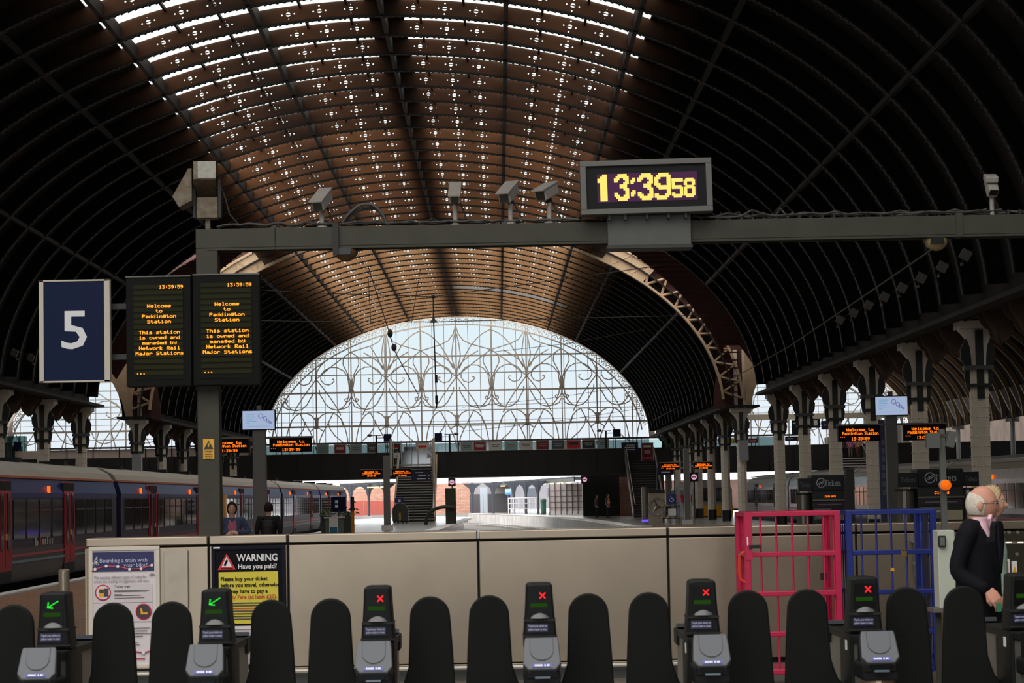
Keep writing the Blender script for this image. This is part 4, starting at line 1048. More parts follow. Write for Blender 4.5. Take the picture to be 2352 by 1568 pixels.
# right-hand camera looking down
base = at(2278, 490, YG); t = thing('security_camera', 'hooded white camera nodding down at the right end of the beam', 'camera', (base.x, YG-.02, zt+.003), 'white cameras along the beam')
part('pole', MB().cyl((0, 0, 0), (0, 0, .17), .022, 10), M_housing, t)
Rn = Matrix.Rotation(.95, 3, 'X') @ Matrix.Rotation(.1, 3, 'Y')
part('housing', MB().box((-.005, -.03, .27), (.1, .2, .1), Rn), M_housing, t, bevel=.012)
part('hood', MB().box((-.015, -.06, .34), (.12, .13, .06), Matrix.Rotation(.35, 3, 'X')), M_housing, t, bevel=.01)
part('window', MB().box((-.005, -.12, .2), (.075, .01, .06), Rn), M_camglass, t)
# big pan-and-tilt housing on the left end
base = at(478, 512, YG); t = thing('pan_tilt_camera', 'large rusty pan-tilt camera housing tilted upward above the gantry post', 'camera', (base.x, YG, zt+.003))
M_rusty = mat('housing_rusty_cream', S(108, 102, 86), .6, var=.35, scale=14, col2=S(84, 62, 40))
part('pole', MB().box((0, 0, .06), (.045, .045, .12)), M_rusty, t)
part('motor_box', MB().box((.0, 0, .2), (.2, .16, .2)), M_rusty, t, bevel=.01)
for s in (-.12, .115): part('arm', MB().box((s, 0, .29), (.025, .12, .36)), M_cableblk, t)
Rc = Matrix.Rotation(.12, 3, 'Z') @ Matrix.Rotation(-.3, 3, 'X')
part('housing', MB().box((-.03, .02, .46), (.21, .5, .19), Rc), M_rusty, t, bevel=.01)
part('front_plate', MB().box(Vector((-.03, .02, .46))+Rc @ Vector((.02, -.256, .0)), (.165, .012, .17), Rc), mat('front_plate_white', S(140, 138, 128), .5, var=.15, scale=25), t)
part('side_flap', MB().prism([(-.31, .3), (-.16, .56), (-.13, .56), (-.13, .26), (-.25, .2)], -.16, .12, 'y'), M_rusty, t)
part('cable', MB().tube([(.12, .02, .42), (.17, .0, .28), (.2, .0, .15), (.3, 0, .03)], .009, 5), M_cableblk, t)

# ------------------------------------------------------------------ clock
M_clockframe = mat('clock_frame_grey', S(94, 92, 87), .5, var=.05, scale=20)
M_clockin = mat('clock_inner_black', S(22, 23, 25), .5, spec=.15)
M_clockpurple = mat('clock_screen_purple', S(30, 18, 30), .5, spec=.1, emit=S(64, 30, 62), es=.8)
M_ledyel = emis('led_yellow', S(250, 222, 104), .78)
Yc = 21.3
a, b = at(1332, 372, Yc), at(1636, 489, Yc); cw, chh = b.x-a.x, a.z-b.z
t = thing('digital_clock', 'large grey-framed digital clock reading 13:39 58 above the beam', 'clock', ((a.x+b.x)/2, Yc, b.z))
o_ = .05
fr = MB().box((0, 0, o_/2), (cw, .2, o_)).box((0, 0, chh-o_/2), (cw, .2, o_)).box((-cw/2+o_*.55, 0, chh/2), (o_*1.1, .2, chh-2*o_)).box((cw/2-o_*.55, 0, chh/2), (o_*1.1, .2, chh-2*o_)).box((0, .06, chh/2), (cw-.02, .08, chh-.02))
part('frame', fr, M_clockframe, t, bevel=.004)
part('dark_bezel', MB().box((0, -.02, chh/2), (cw-2.2*o_, .1, chh-2*o_)), M_clockin, t)
sc_ = part('screen', MB().box((.01, -.072, chh/2-.005), (cw*.76, .006, chh*.53)), M_clockpurple, t)
for px in (-.35, -.2, 0, .2, .36): part('foot', MB().box((px, 0, -.025), (.02, .1, .05)), M_blackpaint, t)
D = {'1': ['0011', '0111', '1111', '1111', '0111', '0111', '0111', '0111', '0111', '0111', '0111', '0111', '0111'],
 '3': ['00111110', '01111111', '11100111', '11000011', '00000111', '00011110', '00011110', '00000111', '00000011', '11000011', '11100111', '01111111', '00111110'],
 '9': ['00111110', '01111111', '11100011', '11000011', '11000011', '11100011', '01111111', '00111111', '00000011', '00000011', '11000111', '11111110', '01111100'],
 ':': ['000', '000', '011', '111', '110', '000', '000', '000', '011', '111', '110', '000', '000'],
 '5': ['1111111', '1111111', '1100000', '1100000', '1111110', '1111111', '0000011', '0000011', '1100011', '1111111', '0111110'],
 '8': ['0111110', '1111111', '1100011', '1100011', '0111110', '1111111', '1100011', '1100011', '1100011', '1111111', '0111110']}
mb = MB()
def digit(ch, xa, xb, z_b, z_t):
    rows = D[ch]; nr = len(rows); nc = len(rows[0])
    for r_, row in enumerate(rows):
        for c_2, v in enumerate(row):
            if v == '1':
                x1 = xa+(xb-xa)*c_2/nc-.0005; x2 = xa+(xb-xa)*(c_2+1)/nc+.0005
                z2 = z_t-(z_t-z_b)*r_/nr+.0005; z1 = z_t-(z_t-z_b)*(r_+1)/nr-.0005
                mb.quad((x1, -.077, z1), (x2, -.077, z1), (x2, -.077, z2), (x1, -.077, z2))
def CXp(px): return (px-1484)*cw/304
zb2, zt2 = chh*(493-455-14)/117+.02, chh*(493-403)/117-.012
for ch, p0, p1 in (('1', 1372, 1394), ('3', 1410, 1444), (':', 1448, 1459), ('3', 1464, 1500), ('9', 1503, 1541)): mb = MB(); digit(ch, CXp(p0), CXp(p1), zb2, zt2); part('led_digit', mb, M_ledyel, t)
for ch, p0, p1 in (('5', 1543, 1569), ('8', 1571, 1597)): mb = MB(); digit(ch, CXp(p0), CXp(p1), zb2+.015, zb2+.015+(zt2-zb2)*.72); part('led_digit', mb, M_ledyel, t)
t.rotation_euler = (0, -.013, 0)

# ------------------------------------------------------------------ departure boards and platform number
M_boardblk = mat('board_black', S(16, 17, 15), .6, spec=.1)
M_boardscreen = mat('board_screen', S(14, 14, 8), .5, spec=.1)
M_boardrow = mat('board_row_olive', S(34, 34, 12), .5, spec=.1)
M_ledor = emis('led_orange', S(255, 150, 20), 1.5)
Yb = 21.3
txt = ['13:39:59', '', '', 'Welcome', 'to', 'Paddington', 'Station', '', 'This station', 'is owned and', 'managed by', 'Network Rail', 'Major Stations']
def dep_board(label, px0, px1, py0, py1):
    a, b = at(px0, py0, Yb), at(px1, py1, Yb); W_, H = b.x-a.x, a.z-b.z
    t = thing('departure_board', label, 'departure board', ((a.x+b.x)/2, Yb, b.z), 'pair of tall departure boards on the post')
    part('case', MB().box((0, .02, H/2), (W_, .16, H)), M_boardblk, t, bevel=.006)
    part('edge_trim', MB().box((0, -.06, H-.006), (W_, .02, .012)), M_clockframe, t)
    s = part('screen', MB().box((0, -.062, H*.49), (W_*.76, .008, H*.86)), M_boardscreen, t)
    for i in range(16): part('row_strip', MB().box((0, -.068, H*(.9-.052*i)), (W_*.76, .006, H*.036)), M_boardrow, s)
    mb = MB(); cell = W_*.76/84
    def ln(s_, fz, xc=0, sc=1.0): part('led_line' if s_ != '...' else 'led_dots', led(MB(), s_, xc, -.074, H*(1-fz), cell*sc, H*.0043), M_ledor, t, kind=None if s_ != '...' else 'stuff')
    ln('13:39:59', .088, W_*.20, .86)
    for i, s_ in enumerate(('Welcome', 'to', 'Paddington', 'Station')): ln(s_, .258+i*.0475, .008, .98)
    for i, s_ in enumerate(('This station', 'is owned and', 'managed by', 'Network Rail', 'Major Stations')): ln(s_, .498+i*.0475, .01, .98)
    ln('...', .86, -W_*.27, .9)
    return t
dep_board('left of the two tall black departure boards, next to the blue 5 sign', 291, 442, 636, 886)
dep_board('right of the two tall black departure boards, in front of the gantry post', 444, 600, 631, 883)
# sign 5
a, b = at(92, 645, Yb), at(254, 876, Yb); W_, H = b.x-a.x, a.z-b.z
t = thing('platform_sign', 'dark blue hanging sign with a white numeral 5 in a cream frame', 'sign', ((a.x+b.x)/2, Yb, b.z))
part('panel', MB().box((0, 0, H/2), (W_-.02, .07, H-.02)), mat('sign_navy', S(13, 25, 56), .5, spec=.12), t)
M_signframe = mat('sign_frame_cream', S(180, 172, 156), .45)
part('frame', MB().box((-W_/2+.018, 0, H/2), (.04, .09, H)).box((W_/2-.022, 0, H/2), (.05, .09, H)).box((0, 0, H-.006), (W_, .09, .014)).box((0, 0, .006), (W_, .09, .014)), M_signframe, t)
text('numeral', '5', .50, mat('numeral_white', S(206, 206, 208), .4), t, (.0, -.037, H*.33), 'CENTER', .004, width=.235)
br2 = MB().box(((a.x+b.x)/2+.5, YG+.06, b.z+H*.5), (1.3, .05, .05)).box(((a.x+b.x)/2+.5, YG+.06, b.z+H*.2), (1.3, .05, .05))
part('sign_arm', MB().box(((a.x+xp)/2, YG-.02, b.z+H*.75), (xp-a.x-.2, .06, .05)).box(((a.x+xp)/2, YG-.02, b.z+H*.25), (xp-a.x-.2, .06, .05)), M_blackpaint, ga, W=True)
# yellow notice on the post
a, b = at(466, 1008, YG-.12), at(492, 1054, YG-.12); W_, H = b.x-a.x, a.z-b.z
t = thing('warning_notice', 'small yellow danger notice with a black triangle, fixed to the gantry post', 'notice', ((a.x+b.x)/2, YG-.106, b.z))
part('plate', MB().box((0, 0, H/2), (W_, .006, H)), mat('notice_yellow', S(214, 160, 44), .5), t)
part('triangle', MB().prism([(-.045, H*.5), (.045, H*.5), (0, H*.93)], -.006, -.003, 'y'), M_blackpaint, t)
part('bolt_mark', MB().prism([(-.006, H*.56), (.012, H*.7), (.004, H*.7), (.008, H*.84), (-.012, H*.69), (-.002, H*.69)], -.009, -.006, 'y'), mat('notice_yellow', S(214, 160, 44), .5), t)
text('print', 'Danger', .034, M_blackpaint, t, (0, -.005, H*.34), 'CENTER', 0, width=W_*.7)
for i in range(3): part('print_line', MB().box((0, -.005, H*(.25-.09*i)), (W_*.7, .003, H*.035)), M_blackpaint, t)

# ------------------------------------------------------------------ information totems
M_tot = mat('totem_post_grey', S(104, 102, 98), .45, .2)
M_scr = emis('screen_paleblue', S(176, 192, 224), .62)
M_scrtxt = emis('screen_text_cyan', S(130, 180, 214), .6)
M_scrlogo = emis('screen_logo', S(110, 120, 180), .6)
M_led2 = emis('led_orange_small', S(255, 110, 10), 1.6)
def totem(label, pxc, Y, ztop, pwid, bx, bw, bh, zb1, screen=None):
    x = at(pxc, 1100, Y).x
    t = thing('information_totem', label, 'indicator', (x, Y, 0), 'information totems on the platforms')
    part('post', MB().box((0, 0, ztop/2), (pwid, pwid*.8, ztop)), M_tot, t, bevel=.01)
    part('foot', MB().box((0, 0, .12), (pwid*1.7, pwid*1.5, .24)), M_concrete, t)
    for s in (-1, 1):
        c = part('indicator_case', MB().box((s*bx, -.05, zb1+bh/2), (bw, .22, bh)), M_boardblk, t)
        part('case_top', MB().box((s*bx, -.05, zb1+bh+.02), (bw+.06, .26, .04)), mat('case_top_grey', S(120, 112, 98), .5), c)
        part('arm', MB().box((s*bx*.5, 0, zb1+bh+.02), (bx, .08, .06)), M_tot, c)
        mb = MB(); cell = bw/92
        for tx, dx, zz, cs_, rs in (('Welcome to', .01, .83, 1, .027), ('Paddington Station', .02, .6, .74, .027), ('13:39:59', .02, .26, .85, .027), ('...', -.4, .4, .7, .02)):
            part('led_line' if tx != '...' else 'led_dots', led(MB(), tx, s*bx+dx*bw, -.163, zb1+bh*zz, cell*cs_, bh*rs), M_led2, c, kind=None if tx != '...' else 'stuff')
    if screen:
        sw, sh_, zs = screen
        c = part('screen_case', MB().box((0, -.12, zs+sh_/2), (sw+.05, .1, sh_+.05)), M_boardblk, t)
        part('screen', MB().box((0, -.175, zs+sh_/2), (sw, .01, sh_)), M_scr, c)
        mb = MB()
        for i, (wd, zz) in enumerate(((.3, .82), (.26, .72), (.3, .63), (.22, .53), (.34, .44), (.12, .33))): mb.box((-sw*.4+wd*sw/2, -.182, zs+sh_*zz), (sw*wd, .004, sh_*.045))
        mb.box((.0, -.182, zs+sh_*.16), (sw*.74, .004, sh_*.03))
        part('screen_text', mb, M_scrtxt, c)
        for (u, v, r) in ((.07, .72, .12), (.2, .58, .1), (.29, .44, .07), (.37, .36, .05)):
            n = 14; rg = MB().tube([(sw*u+sh_*r*math.cos(2*PI*k/n), -.182, zs+sh_*v+sh_*r*math.sin(2*PI*k/n)) for k in range(n)], .012, 4, closed=True)
            part('screen_ring', rg, M_scrlogo, c)
        part('cap', MB().box((0, -.02, zs+sh_+.08), (.12, .08, .12)), M_tot, c)
    return t
zs = at(590, 986, 60).z; k6 = mpp(60)
totem('totem with pale blue screen and two orange indicators, behind the seated train at left', 597, 60, zs+.4, 30*k6, 72*k6, 96*k6, 32*k6, at(600, 1039, 60).z, (73*k6, 42*k6, zs)).__setitem__('label', 'totem with pale blue screen over two orange indicators, left, beside the blue train')
zs = at(2050, 953, 60).z
totem('totem with pale blue screen over two orange indicators, right, behind the blue cage', 2050, 60, zs+.4, 26*k6, 75*k6, 96*k6, 36*k6, at(2050, 1012, 60).z, (73*k6, 42*k6, zs))
k12 = mpp(125)
totem('slim totem with two small orange indicators in front of the central stair', 888, 125, at(888, 1046, 125).z, 15*k12, 35*k12, 46*k12, 17*k12, at(888, 1095, 125).z)
totem('slim totem with two small orange indicators beside the right column row', 1577, 125, at(1577, 1030, 125).z, 13*k12, 38*k12, 44*k12, 16*k12, at(1577, 1078, 125).z)
for px, py, lab in ((835, 1070, 'left'), (942, 1066, 'right')):
    pass
# ------------------------------------------------------------------ the clad barrier behind the gates
YW = 21.0; kw = mpp(YW)
M_clad = mat('cladding_warm_grey', S(154, 139, 121), .3, .72, var=.06, scale=2.2)
M_clad2 = mat('cladding_dark_grey', S(112, 108, 100), .4, .2, var=.08, scale=2)
M_joint = mat('joint_black', S(20, 20, 19), .7)
zc1, zc0 = at(1100, 1219, YW).z, at(1100, 1238, YW).z
zp1, zp0 = at(1100, 1243, YW).z, at(1100, 1522, YW).z
X = lambda px: at(px, 1300, YW).x
ba = thing('ticket_barrier_wall', 'long waist-high barrier clad in warm grey panels behind the ticket gates', 'barrier', (X(1100), YW+.2, 0))
seams = [197, 480, 662, 1099, 1535, 1968, 2400]
for i, (a, b) in enumerate(zip(seams[:-1], seams[1:])):
    xa, xb = X(a)+.008, X(b)-.008
    m_ = M_clad if i < 5 else M_clad2
    part('coping_panel', MB().box(((xa+xb)/2, YW+.22, (zc1+zc0)/2), (xb-xa, .5, zc1-zc0)), M_clad, ba, W=True, bevel=.008)
    part('cladding_panel', MB().box(((xa+xb)/2, YW+.02, (zp1+zp0)/2), (xb-xa, .05, zp1-zp0)), M_clad, ba, W=True, bevel=.006)
part('core', MB().box(((X(197)+X(2400))/2, YW+.24, zc0/2+.04), (X(2400)-X(197)-.02, .38, zc0-.08)), M_joint, ba, W=True)
part('end_panel', MB().box((X(197)+.01, YW+.22, (zp1+zp0)/2), (.03, .44, zp1-zp0)), M_clad, ba, W=True)
zk = at(1100, 1530, YW).z
part('kick_rail', MB().cyl((X(197), YW-.06, zk), (X(1700), YW-.06, zk), .026, 10), mat('polished_rail', S(236, 228, 214), .22, .9), ba, W=True)
for px in range(260, 1700, 180): part('rail_bracket', MB().box((X(px), YW-.02, zk), (.02, .1, .02)), M_steel, ba, W=True)
part('plinth', MB().box(((X(197)+X(2400))/2, YW+.06, .055), (X(2400)-X(197), .1, .11)), M_gpaint2, ba, W=True)
# grey blank cover plate on the barrier
a, b = at(378, 1262, YW), at(434, 1398, YW)
one('blank_cover_plate', MB().rbox(((a.x+b.x)/2, YW-.03, (a.z+b.z)/2), (b.x-a.x, .05, a.z-b.z), .02), mat('plate_grey_smudged', S(176, 166, 152), .45, .2, var=.12, scale=5), 'blank rounded grey cover plate on the barrier between the two posters', 'plate', bevel=.004)

def poster(name, label, px0, py0, px1, py1, m_frame, m_sheet, f=.035, d=.03):
    a, b = at(px0, py0, YW), at(px1, py1, YW); W_, H = b.x-a.x, a.z-b.z
    t = thing(name, label, 'poster', ((a.x+b.x)/2, YW-.022, b.z))
    part('frame', MB().box((0, 0, f/2), (W_, d, f)).box((0, 0, H-f/2), (W_, d, f)).box((-W_/2+f/2, 0, H/2), (f, d, H-2*f)).box((W_/2-f/2, 0, H/2), (f, d, H-2*f)), m_frame, t, bevel=.003)
    part('sheet', MB().box((0, .004, H/2), (W_-2*f+.005, d*.5, H-2*f+.005)), m_sheet, t)
    return t, W_, H
# bike poster
M_pale = mat('poster_pale_lilac', S(214, 206, 208), .5)
M_navy = mat('poster_navy', S(30, 32, 84), .45)
M_txtlight = mat('text_lilac', S(186, 186, 214), .5)
M_txtgrey = mat('text_grey', S(130, 124, 128), .5)
M_txtdark = mat('text_dark', S(60, 54, 58), .5)
M_red = mat('print_crimson', S(190, 30, 62), .5)
M_whitep = mat('print_white', S(222, 222, 222), .5)
t, W_, H = poster('bike_poster', 'pale framed poster about boarding a train with your bike, left end of barrier', 205, 1256, 370, 1532, mat('frame_cream', S(206, 196, 182), .45, .1), M_pale)
Y1 = -.012
def U(px, py):                       # poster picture coordinates -> local x, z
    return ((px-205)/165-.5)*W_, H*(1-(py-1256-(-.0192*(px-205)))/276)
x0_, z0_ = U(212, 1268); x1_, z1_ = U(357, 1309)
part('header', MB().box(((x0_+x1_)/2, Y1+.003, (z0_+z1_)/2), (x1_-x0_, .006, z0_-z1_)), M_navy, t)
x, z = U(342, 1289); text('header_text', 'Boarding a train with', .052, M_txtlight, t, (x, Y1-.002, z), 'RIGHT', 0, width=108*kw)
x, z = U(342, 1301); text('header_text', 'your bike?', .052, M_txtlight, t, (x, Y1-.002, z+.004), 'RIGHT', 0, width=54*kw)
pts = [U(*p) for p in ((212, 1311), (220, 1306), (246, 1299), (273, 1300), (300, 1306), (327, 1305), (352, 1297), (357, 1294))]
part('red_line', MB().tube([(x, Y1-.003, z) for x, z in pts], .006, 5), M_red, t)
for p in ((220, 1306), (246, 1299), (273, 1300), (300, 1306), (327, 1305), (352, 1297)):
    x, z = U(*p); part('line_stop', MB().cyl((x, Y1-.01, z), (x, Y1-.002, z), .013, 12), M_whitep, t)
def bike(x, z, s, m_, rider=False):
    mb = MB()
    for dx in (-.55, .55): 
        mb.tube([(x+s*(dx+.36*math.cos(k*PI/6)), Y1-.003, z+s*.36*math.sin(k*PI/6)) for k in range(12)], s*.07, 4, closed=True)
    mb.tube([(x-.55*s, Y1-.003, z), (x-.15*s, Y1-.003, z+.6*s), (x+.4*s, Y1-.003, z+.6*s), (x, Y1-.003, z), (x-.15*s, Y1-.003, z+.6*s)], s*.06, 4)
    mb.tube([(x+.55*s, Y1-.003, z), (x+.4*s, Y1-.003, z+.75*s), (x+.65*s, Y1-.003, z+.8*s)], s*.06, 4)
    if rider:
        mb.tube([(x, Y1-.003, z+.1*s), (x+.25*s, Y1-.003, z+.6*s), (x-.3*s, Y1-.003, z+.75*s), (x+.15*s, Y1-.003, z+1.45*s), (x+.5*s, Y1-.003, z+.95*s)], s*.16, 5)
        mb.ball((x+.35*s, Y1-.003, z+1.75*s), (s*.24, .004, s*.24), 10, 6)
    part('bicycle_mark', mb, m_, t)
x, z = U(221, 1294); bike(x, z, .032, M_whitep, True)
x, z = U(352, 1319); bike(x, z, .026, M_txtdark)
x, z = U(217, 1328); text('intro_text', 'We operate different types of trains for', .036, M_txtgrey, t, (x, Y1-.002, z), 'LEFT', 0, width=120*kw)
x, z = U(217, 1337); text('intro_text', 'which the loading arrangements will vary.', .036, M_txtgrey, t, (x, Y1-.002, z), 'LEFT', 0, width=126*kw)
M_pblock = mat('poster_pinkish_block', S(204, 194, 198), .5)
for (py0, py1) in ((1341, 1380), (1384, 1424)):
    xa, za = U(215, py0); xb, zb3 = U(352, py1); part('text_block', MB().box(((xa+xb)/2, Y1+.003, (za+zb3)/2), (xb-xa, .006, za-zb3)), M_pblock, t)
x, z = U(264, 1348); text('block_heading', "'Turbo' train", .03, M_txtdark, t, (x, Y1-.003, z), 'LEFT', 0, width=36*kw)
for py, a_, b_2 in ((1355, 264, 345), (1357.5, 264, 340), (1364, 264, 282), (1366.5, 264, 326), (1372, 264, 334), (1398, 250, 292), (1410, 250, 305), (1440, 300, 345), (1446, 300, 340), (1452, 300, 352), (1458, 300, 330), (1472, 295, 318), (1478, 295, 322)):
    xa, z = U(a_, py); xb, _ = U(b_2, py); part('text_line', MB().box(((xa+xb)/2, Y1-.001, z), (xb-xa, .003, .005)), M_txtdark, t)
def badge(px, py, seat=False):
    x, z = U(px, py); r = 17*kw
    part('badge_disc', MB().cyl((x, Y1-.004, z), (x, Y1, z), r*.92, 20), M_pale if not seat else M_txtdark, t)
    part('badge_ring', MB().tube([(x+r*math.cos(k*PI/12), Y1-.003, z+r*math.sin(k*PI/12)) for k in range(24)], .006, 4, closed=True), M_red, t)
    if seat: part('seat_mark', MB().prism([(x-.03, z+.03), (x-.015, z+.03), (x-.005, z-.01), (x+.035, z-.005), (x+.035, z-.025), (x-.025, z-.025)], Y1-.008, Y1-.004, 'y'), M_tyellow, t)
    else:
        part('train_mark', MB().box((x-.012, Y1-.006, z-.002), (.05, .004, .075)), M_tyellow, t)
        part('train_mark', MB().box((x+.03, Y1-.006, z), (.04, .004, .07)).box((x-.012, Y1-.009, z+.012), (.04, .003, .03)), M_txtdark, t)
badge(238, 1359); badge(332, 1402, True)
pts = [U(*p) for p in ((290, 1489), (304, 1491), (331, 1495), (350, 1490))]
part('red_line', MB().tube([(x, Y1-.003, z) for x, z in pts], .006, 5), M_red, t)
for x, z in pts[1:3]: part('line_stop', MB().cyl((x, Y1-.01, z), (x, Y1-.002, z), .014, 12), M_whitep, t)
x, z = U(297, 1509); part('red_text_line', MB().box((x+.07, Y1-.001, z), (.15, .003, .01)), M_red, t)

# warning poster
M_pblack = mat('poster_black', S(14, 15, 20), .55, spec=.1)
M_pyel = mat('poster_yellow', S(206, 190, 54), .45)
M_redtx = mat('text_red', S(190, 70, 34), .5)
t, W_, H = poster('warning_poster', 'black and yellow WARNING have-you-paid poster on the barrier', 486, 1254, 660, 1545, mat('frame_dark_navy', S(14, 14, 30), .5, spec=.15), M_pblack)
def U(px, py): return ((px-486)/174-.5)*W_, H*(1-(py-1254+.0192*(px-486))/291)
x, z = U(546, 1288); text('heading', 'WARNING', .09, M_whitep, t, (x, Y1-.002, z), 'LEFT', .002, width=93*kw)
x, z = U(548, 1305); text('subheading', 'Have you paid?', .06, M_whitep, t, (x, Y1-.002, z), 'LEFT', .001, width=88*kw)
x, z = U(522, 1290)
tri = lambda s: [(x-s, z-s*.85), (x+s, z-s*.85), (x, z+s*.95)]
part('triangle', MB().prism(tri(.082), Y1-.001, Y1+.003, 'y'), mat('print_red', S(200, 40, 44), .5), t)
part('triangle_inner', MB().prism([(x-.046, z-.042), (x+.046, z-.042), (x, z+.05)], Y1-.004, Y1-.001, 'y'), M_whitep, t)
part('triangle_mark', MB().prism([(x-.028, z-.03), (x-.01, z-.035), (x+.012, z+.012), (x+.004, z+.03), (x-.014, z+.004)], Y1-.007, Y1-.004, 'y').box((x, Y1-.004, z-.058), (.11, .004, .008)), M_pblack, t)
xa, za = U(503, 1313); xb, zb3 = U(642, 1428)
part('yellow_field', MB().box(((xa+xb)/2, Y1+.003, (za+zb3)/2), (xb-xa, .006, za-zb3)), M_pyel, t)
for s_, py, wd, m_ in (('Please buy your ticket', 1333, 107, M_pblack), ('before you travel, otherwise', 1347, 134, M_pblack), ('you may have to pay a', 1361, 108, M_pblack), ('Penalty Fare (at least £20).', 1374, 128, M_redtx)):
    x, z = U(507, py); text('body_text', s_, .05, m_, t, (x, Y1-.003, z), 'LEFT', .0012, width=wd*kw)
for i, py in enumerate((1384, 1390, 1396, 1402, 1408, 1414, 1420)):
    xa, z = U(508, py); xb, _ = U((632, 636, 600, 634, 620, 630, 590)[i], py); part('text_line', MB().box(((xa+xb)/2, Y1-.002, z), (xb-xa, .003, .011)), M_redtx if i == 2 else M_txtdark, t)
xa, za = U(503, 1436); xb, zb3 = U(642, 1520)
part('pale_field', MB().box(((xa+xb)/2, Y1+.003, (za+zb3)/2), (xb-xa, .006, za-zb3)), M_pale, t)
for i in range(7): 
    xa, z = U(508, 1444+i*9); xb, _ = U(636, 1444); part('text_line', MB().box(((xa+xb)/2, Y1-.002, z), (xb-xa, .003, .007)), M_txtgrey, t)
x, z = U(486, 1259); part('corner_label', MB().box((x+.05, -.018, z+.005), (.06, .003, .014)), M_whitep, t)

# bollard on the left platform
q = at(147, 1310, 24.5)
t = thing('steel_bollard', 'brushed steel bollard standing on the brown paving left of the barrier', 'bollard', (q.x, 24.5, 0.006))
part('tube', MB().cyl((0, 0, 0), (0, 0, q.z-.02), 12.5*mpp(24.5), 20), mat('bollard_steel', S(170, 158, 138), .35, .5), t, smooth=False)
part('cap', MB().lathe([(12.8*mpp(24.5), q.z-.02), (12.8*mpp(24.5), q.z+.0), (.03, q.z+.012)], (0, 0, 0), 20), mat('bollard_steel', S(170, 158, 138), .35, .5), t)

# ------------------------------------------------------------------ roll cages
def cage(label, px0, px1, py0, m_, Y0, dep, strap):
    a, b = at(px0, py0, Y0), at(px1, py0-4, Y0); W_ = b.x-a.x; H = a.z-.0
    t = thing('roll_cage', label, 'cage', ((a.x+b.x)/2, Y0, 0), 'wire roll cages before the barrier')
    r = .02; zb4 = .17
    hs = [H, H-.335, H-.665, H-1.0, zb4]
    def bx(name, c, d): part(name, MB().box(c, d), m_, t, bevel=.004)
    for y in (0, dep):
        for x in (-W_/2+r, W_/2-r): part('post', MB().box((x, y, (H+zb4)/2), (2*r*1.3, 2*r*1.3, H-zb4)), m_, t, bevel=.005)
    for i, z in enumerate(hs):
        part('front_rail', MB().box((0, 0, z-r), (W_-.07, 2*r, 2*r)), m_, t, bevel=.005)
    part('back_rail', MB().box((0, dep, H-r), (W_-.07, 2*r, 2*r)), m_, t)
    for x in (-W_/2+r, W_/2-r):
        for z in hs: part('side_rail', MB().box((x, dep/2, z-r), (2*r, dep-.06, 2*r*.9)), m_, t)
        for k in range(1, 6): part('side_wire', MB().cyl((x, dep*k/6, zb4), (x, dep*k/6, H-r), .006, 5), m_, t)
    for k in range(1, 6):
        part('front_wire', MB().cyl((-W_/2+W_*k/6, 0, zb4), (-W_/2+W_*k/6, 0, H-r), .0085, 6), m_, t)
    part('base', MB().box((0, dep/2, zb4-.02), (W_, dep, .03)), m_, t)
    for x in (-W_/2+.08, W_/2-.08):
        for y in (.08, dep-.08): 
            c = part('caster', MB().cyl((x-.02, y, .065), (x+.02, y, .065), .065, 14), M_joint, t)
            part('caster_fork', MB().box((x, y, .12), (.05, .05, .06)), M_steel, c)
    return t, W_, H
M_pink = mat('cage_pink', S(184, 24, 70), .4); M_blue = mat('cage_blue', S(20, 37, 114), .4)
t, W_, H = cage('bright pink wire roll cage with an orange strap on its left side', 1709, 1927, 1176, M_pink, 19.4, .72, True)
part('solid_side', MB().box((W_/2-.05, .1, H*.55), (.012, .17, H*.88)), M_pink, t)
part('hinge_plate', MB().box((-W_/2+.03, -.01, H-.2), (.06, .05, .4)), M_pink, t)
part('latch', MB().box((-W_/2+.08, -.03, H-.29), (.1, .03, .03)), M_joint, t)
part('latch', MB().box((W_/2-.13, .1, .93), (.05, .05, .06)), M_joint, t)
part('orange_strap', MB().tube([(-W_/2-.005, -.02, H-.33), (-W_/2-.05, -.02, H-.36), (-W_/2-.055, -.02, H-.5), (-W_/2-.045, -.02, H-.56), (-W_/2-.005, -.02, H-.585)], .013, 6), mat('strap_orange', S(206, 62, 40), .5), t)
part('white_label', MB().box((-W_/2+.02, -.036, H-.24), (.012, .004, .07)), M_whitep, t)
t, W_, H = cage('blue wire roll cage standing beside the pink cage', 1943, 2147, 1172, M_blue, 19.4, .72, False)
part('solid_side', MB().box((W_/2-.06, .12, H*.55), (.012, .2, H*.88)), mat('cage_side_dark', S(24, 30, 70), .5), t)
part('yellow_tag', MB().box((-W_/2+W_*.5, -.012, H-.5), (.03, .004, .025)), M_tyellow, t)
part('padlock', MB().box((-W_/2+W_*.63, -.035, H-.37), (.045, .02, .045)).tube([(-W_/2+W_*.63-.015, -.035, H-.35), (-W_/2+W_*.63, -.035, H-.325), (-W_/2+W_*.63+.015, -.035, H-.35)], .005, 5), mat('padlock_brass', S(150, 116, 50), .35, .6), t)
# wall fitting seen through the blue cage
q = at(2098, 1238, YW-.03); t = thing('wall_fitting', 'round grey fitting with a drooping cable on the barrier behind the blue cage', 'fitting', (q.x, YW-.03, q.z-.035))
part('disc', MB().cyl((0, 0, .035), (0, -.04, .035), .036, 14), M_steel, t)
part('cable', MB().tube([(0, -.02, .0), (.0, -.02, -.18), (.0, -.03, -.3), (.03, -.02, -.4)], .008, 5), M_gpaint2, t)
part('clip', MB().box((0, -.02, -.18), (.035, .02, .02)), M_steel, t)

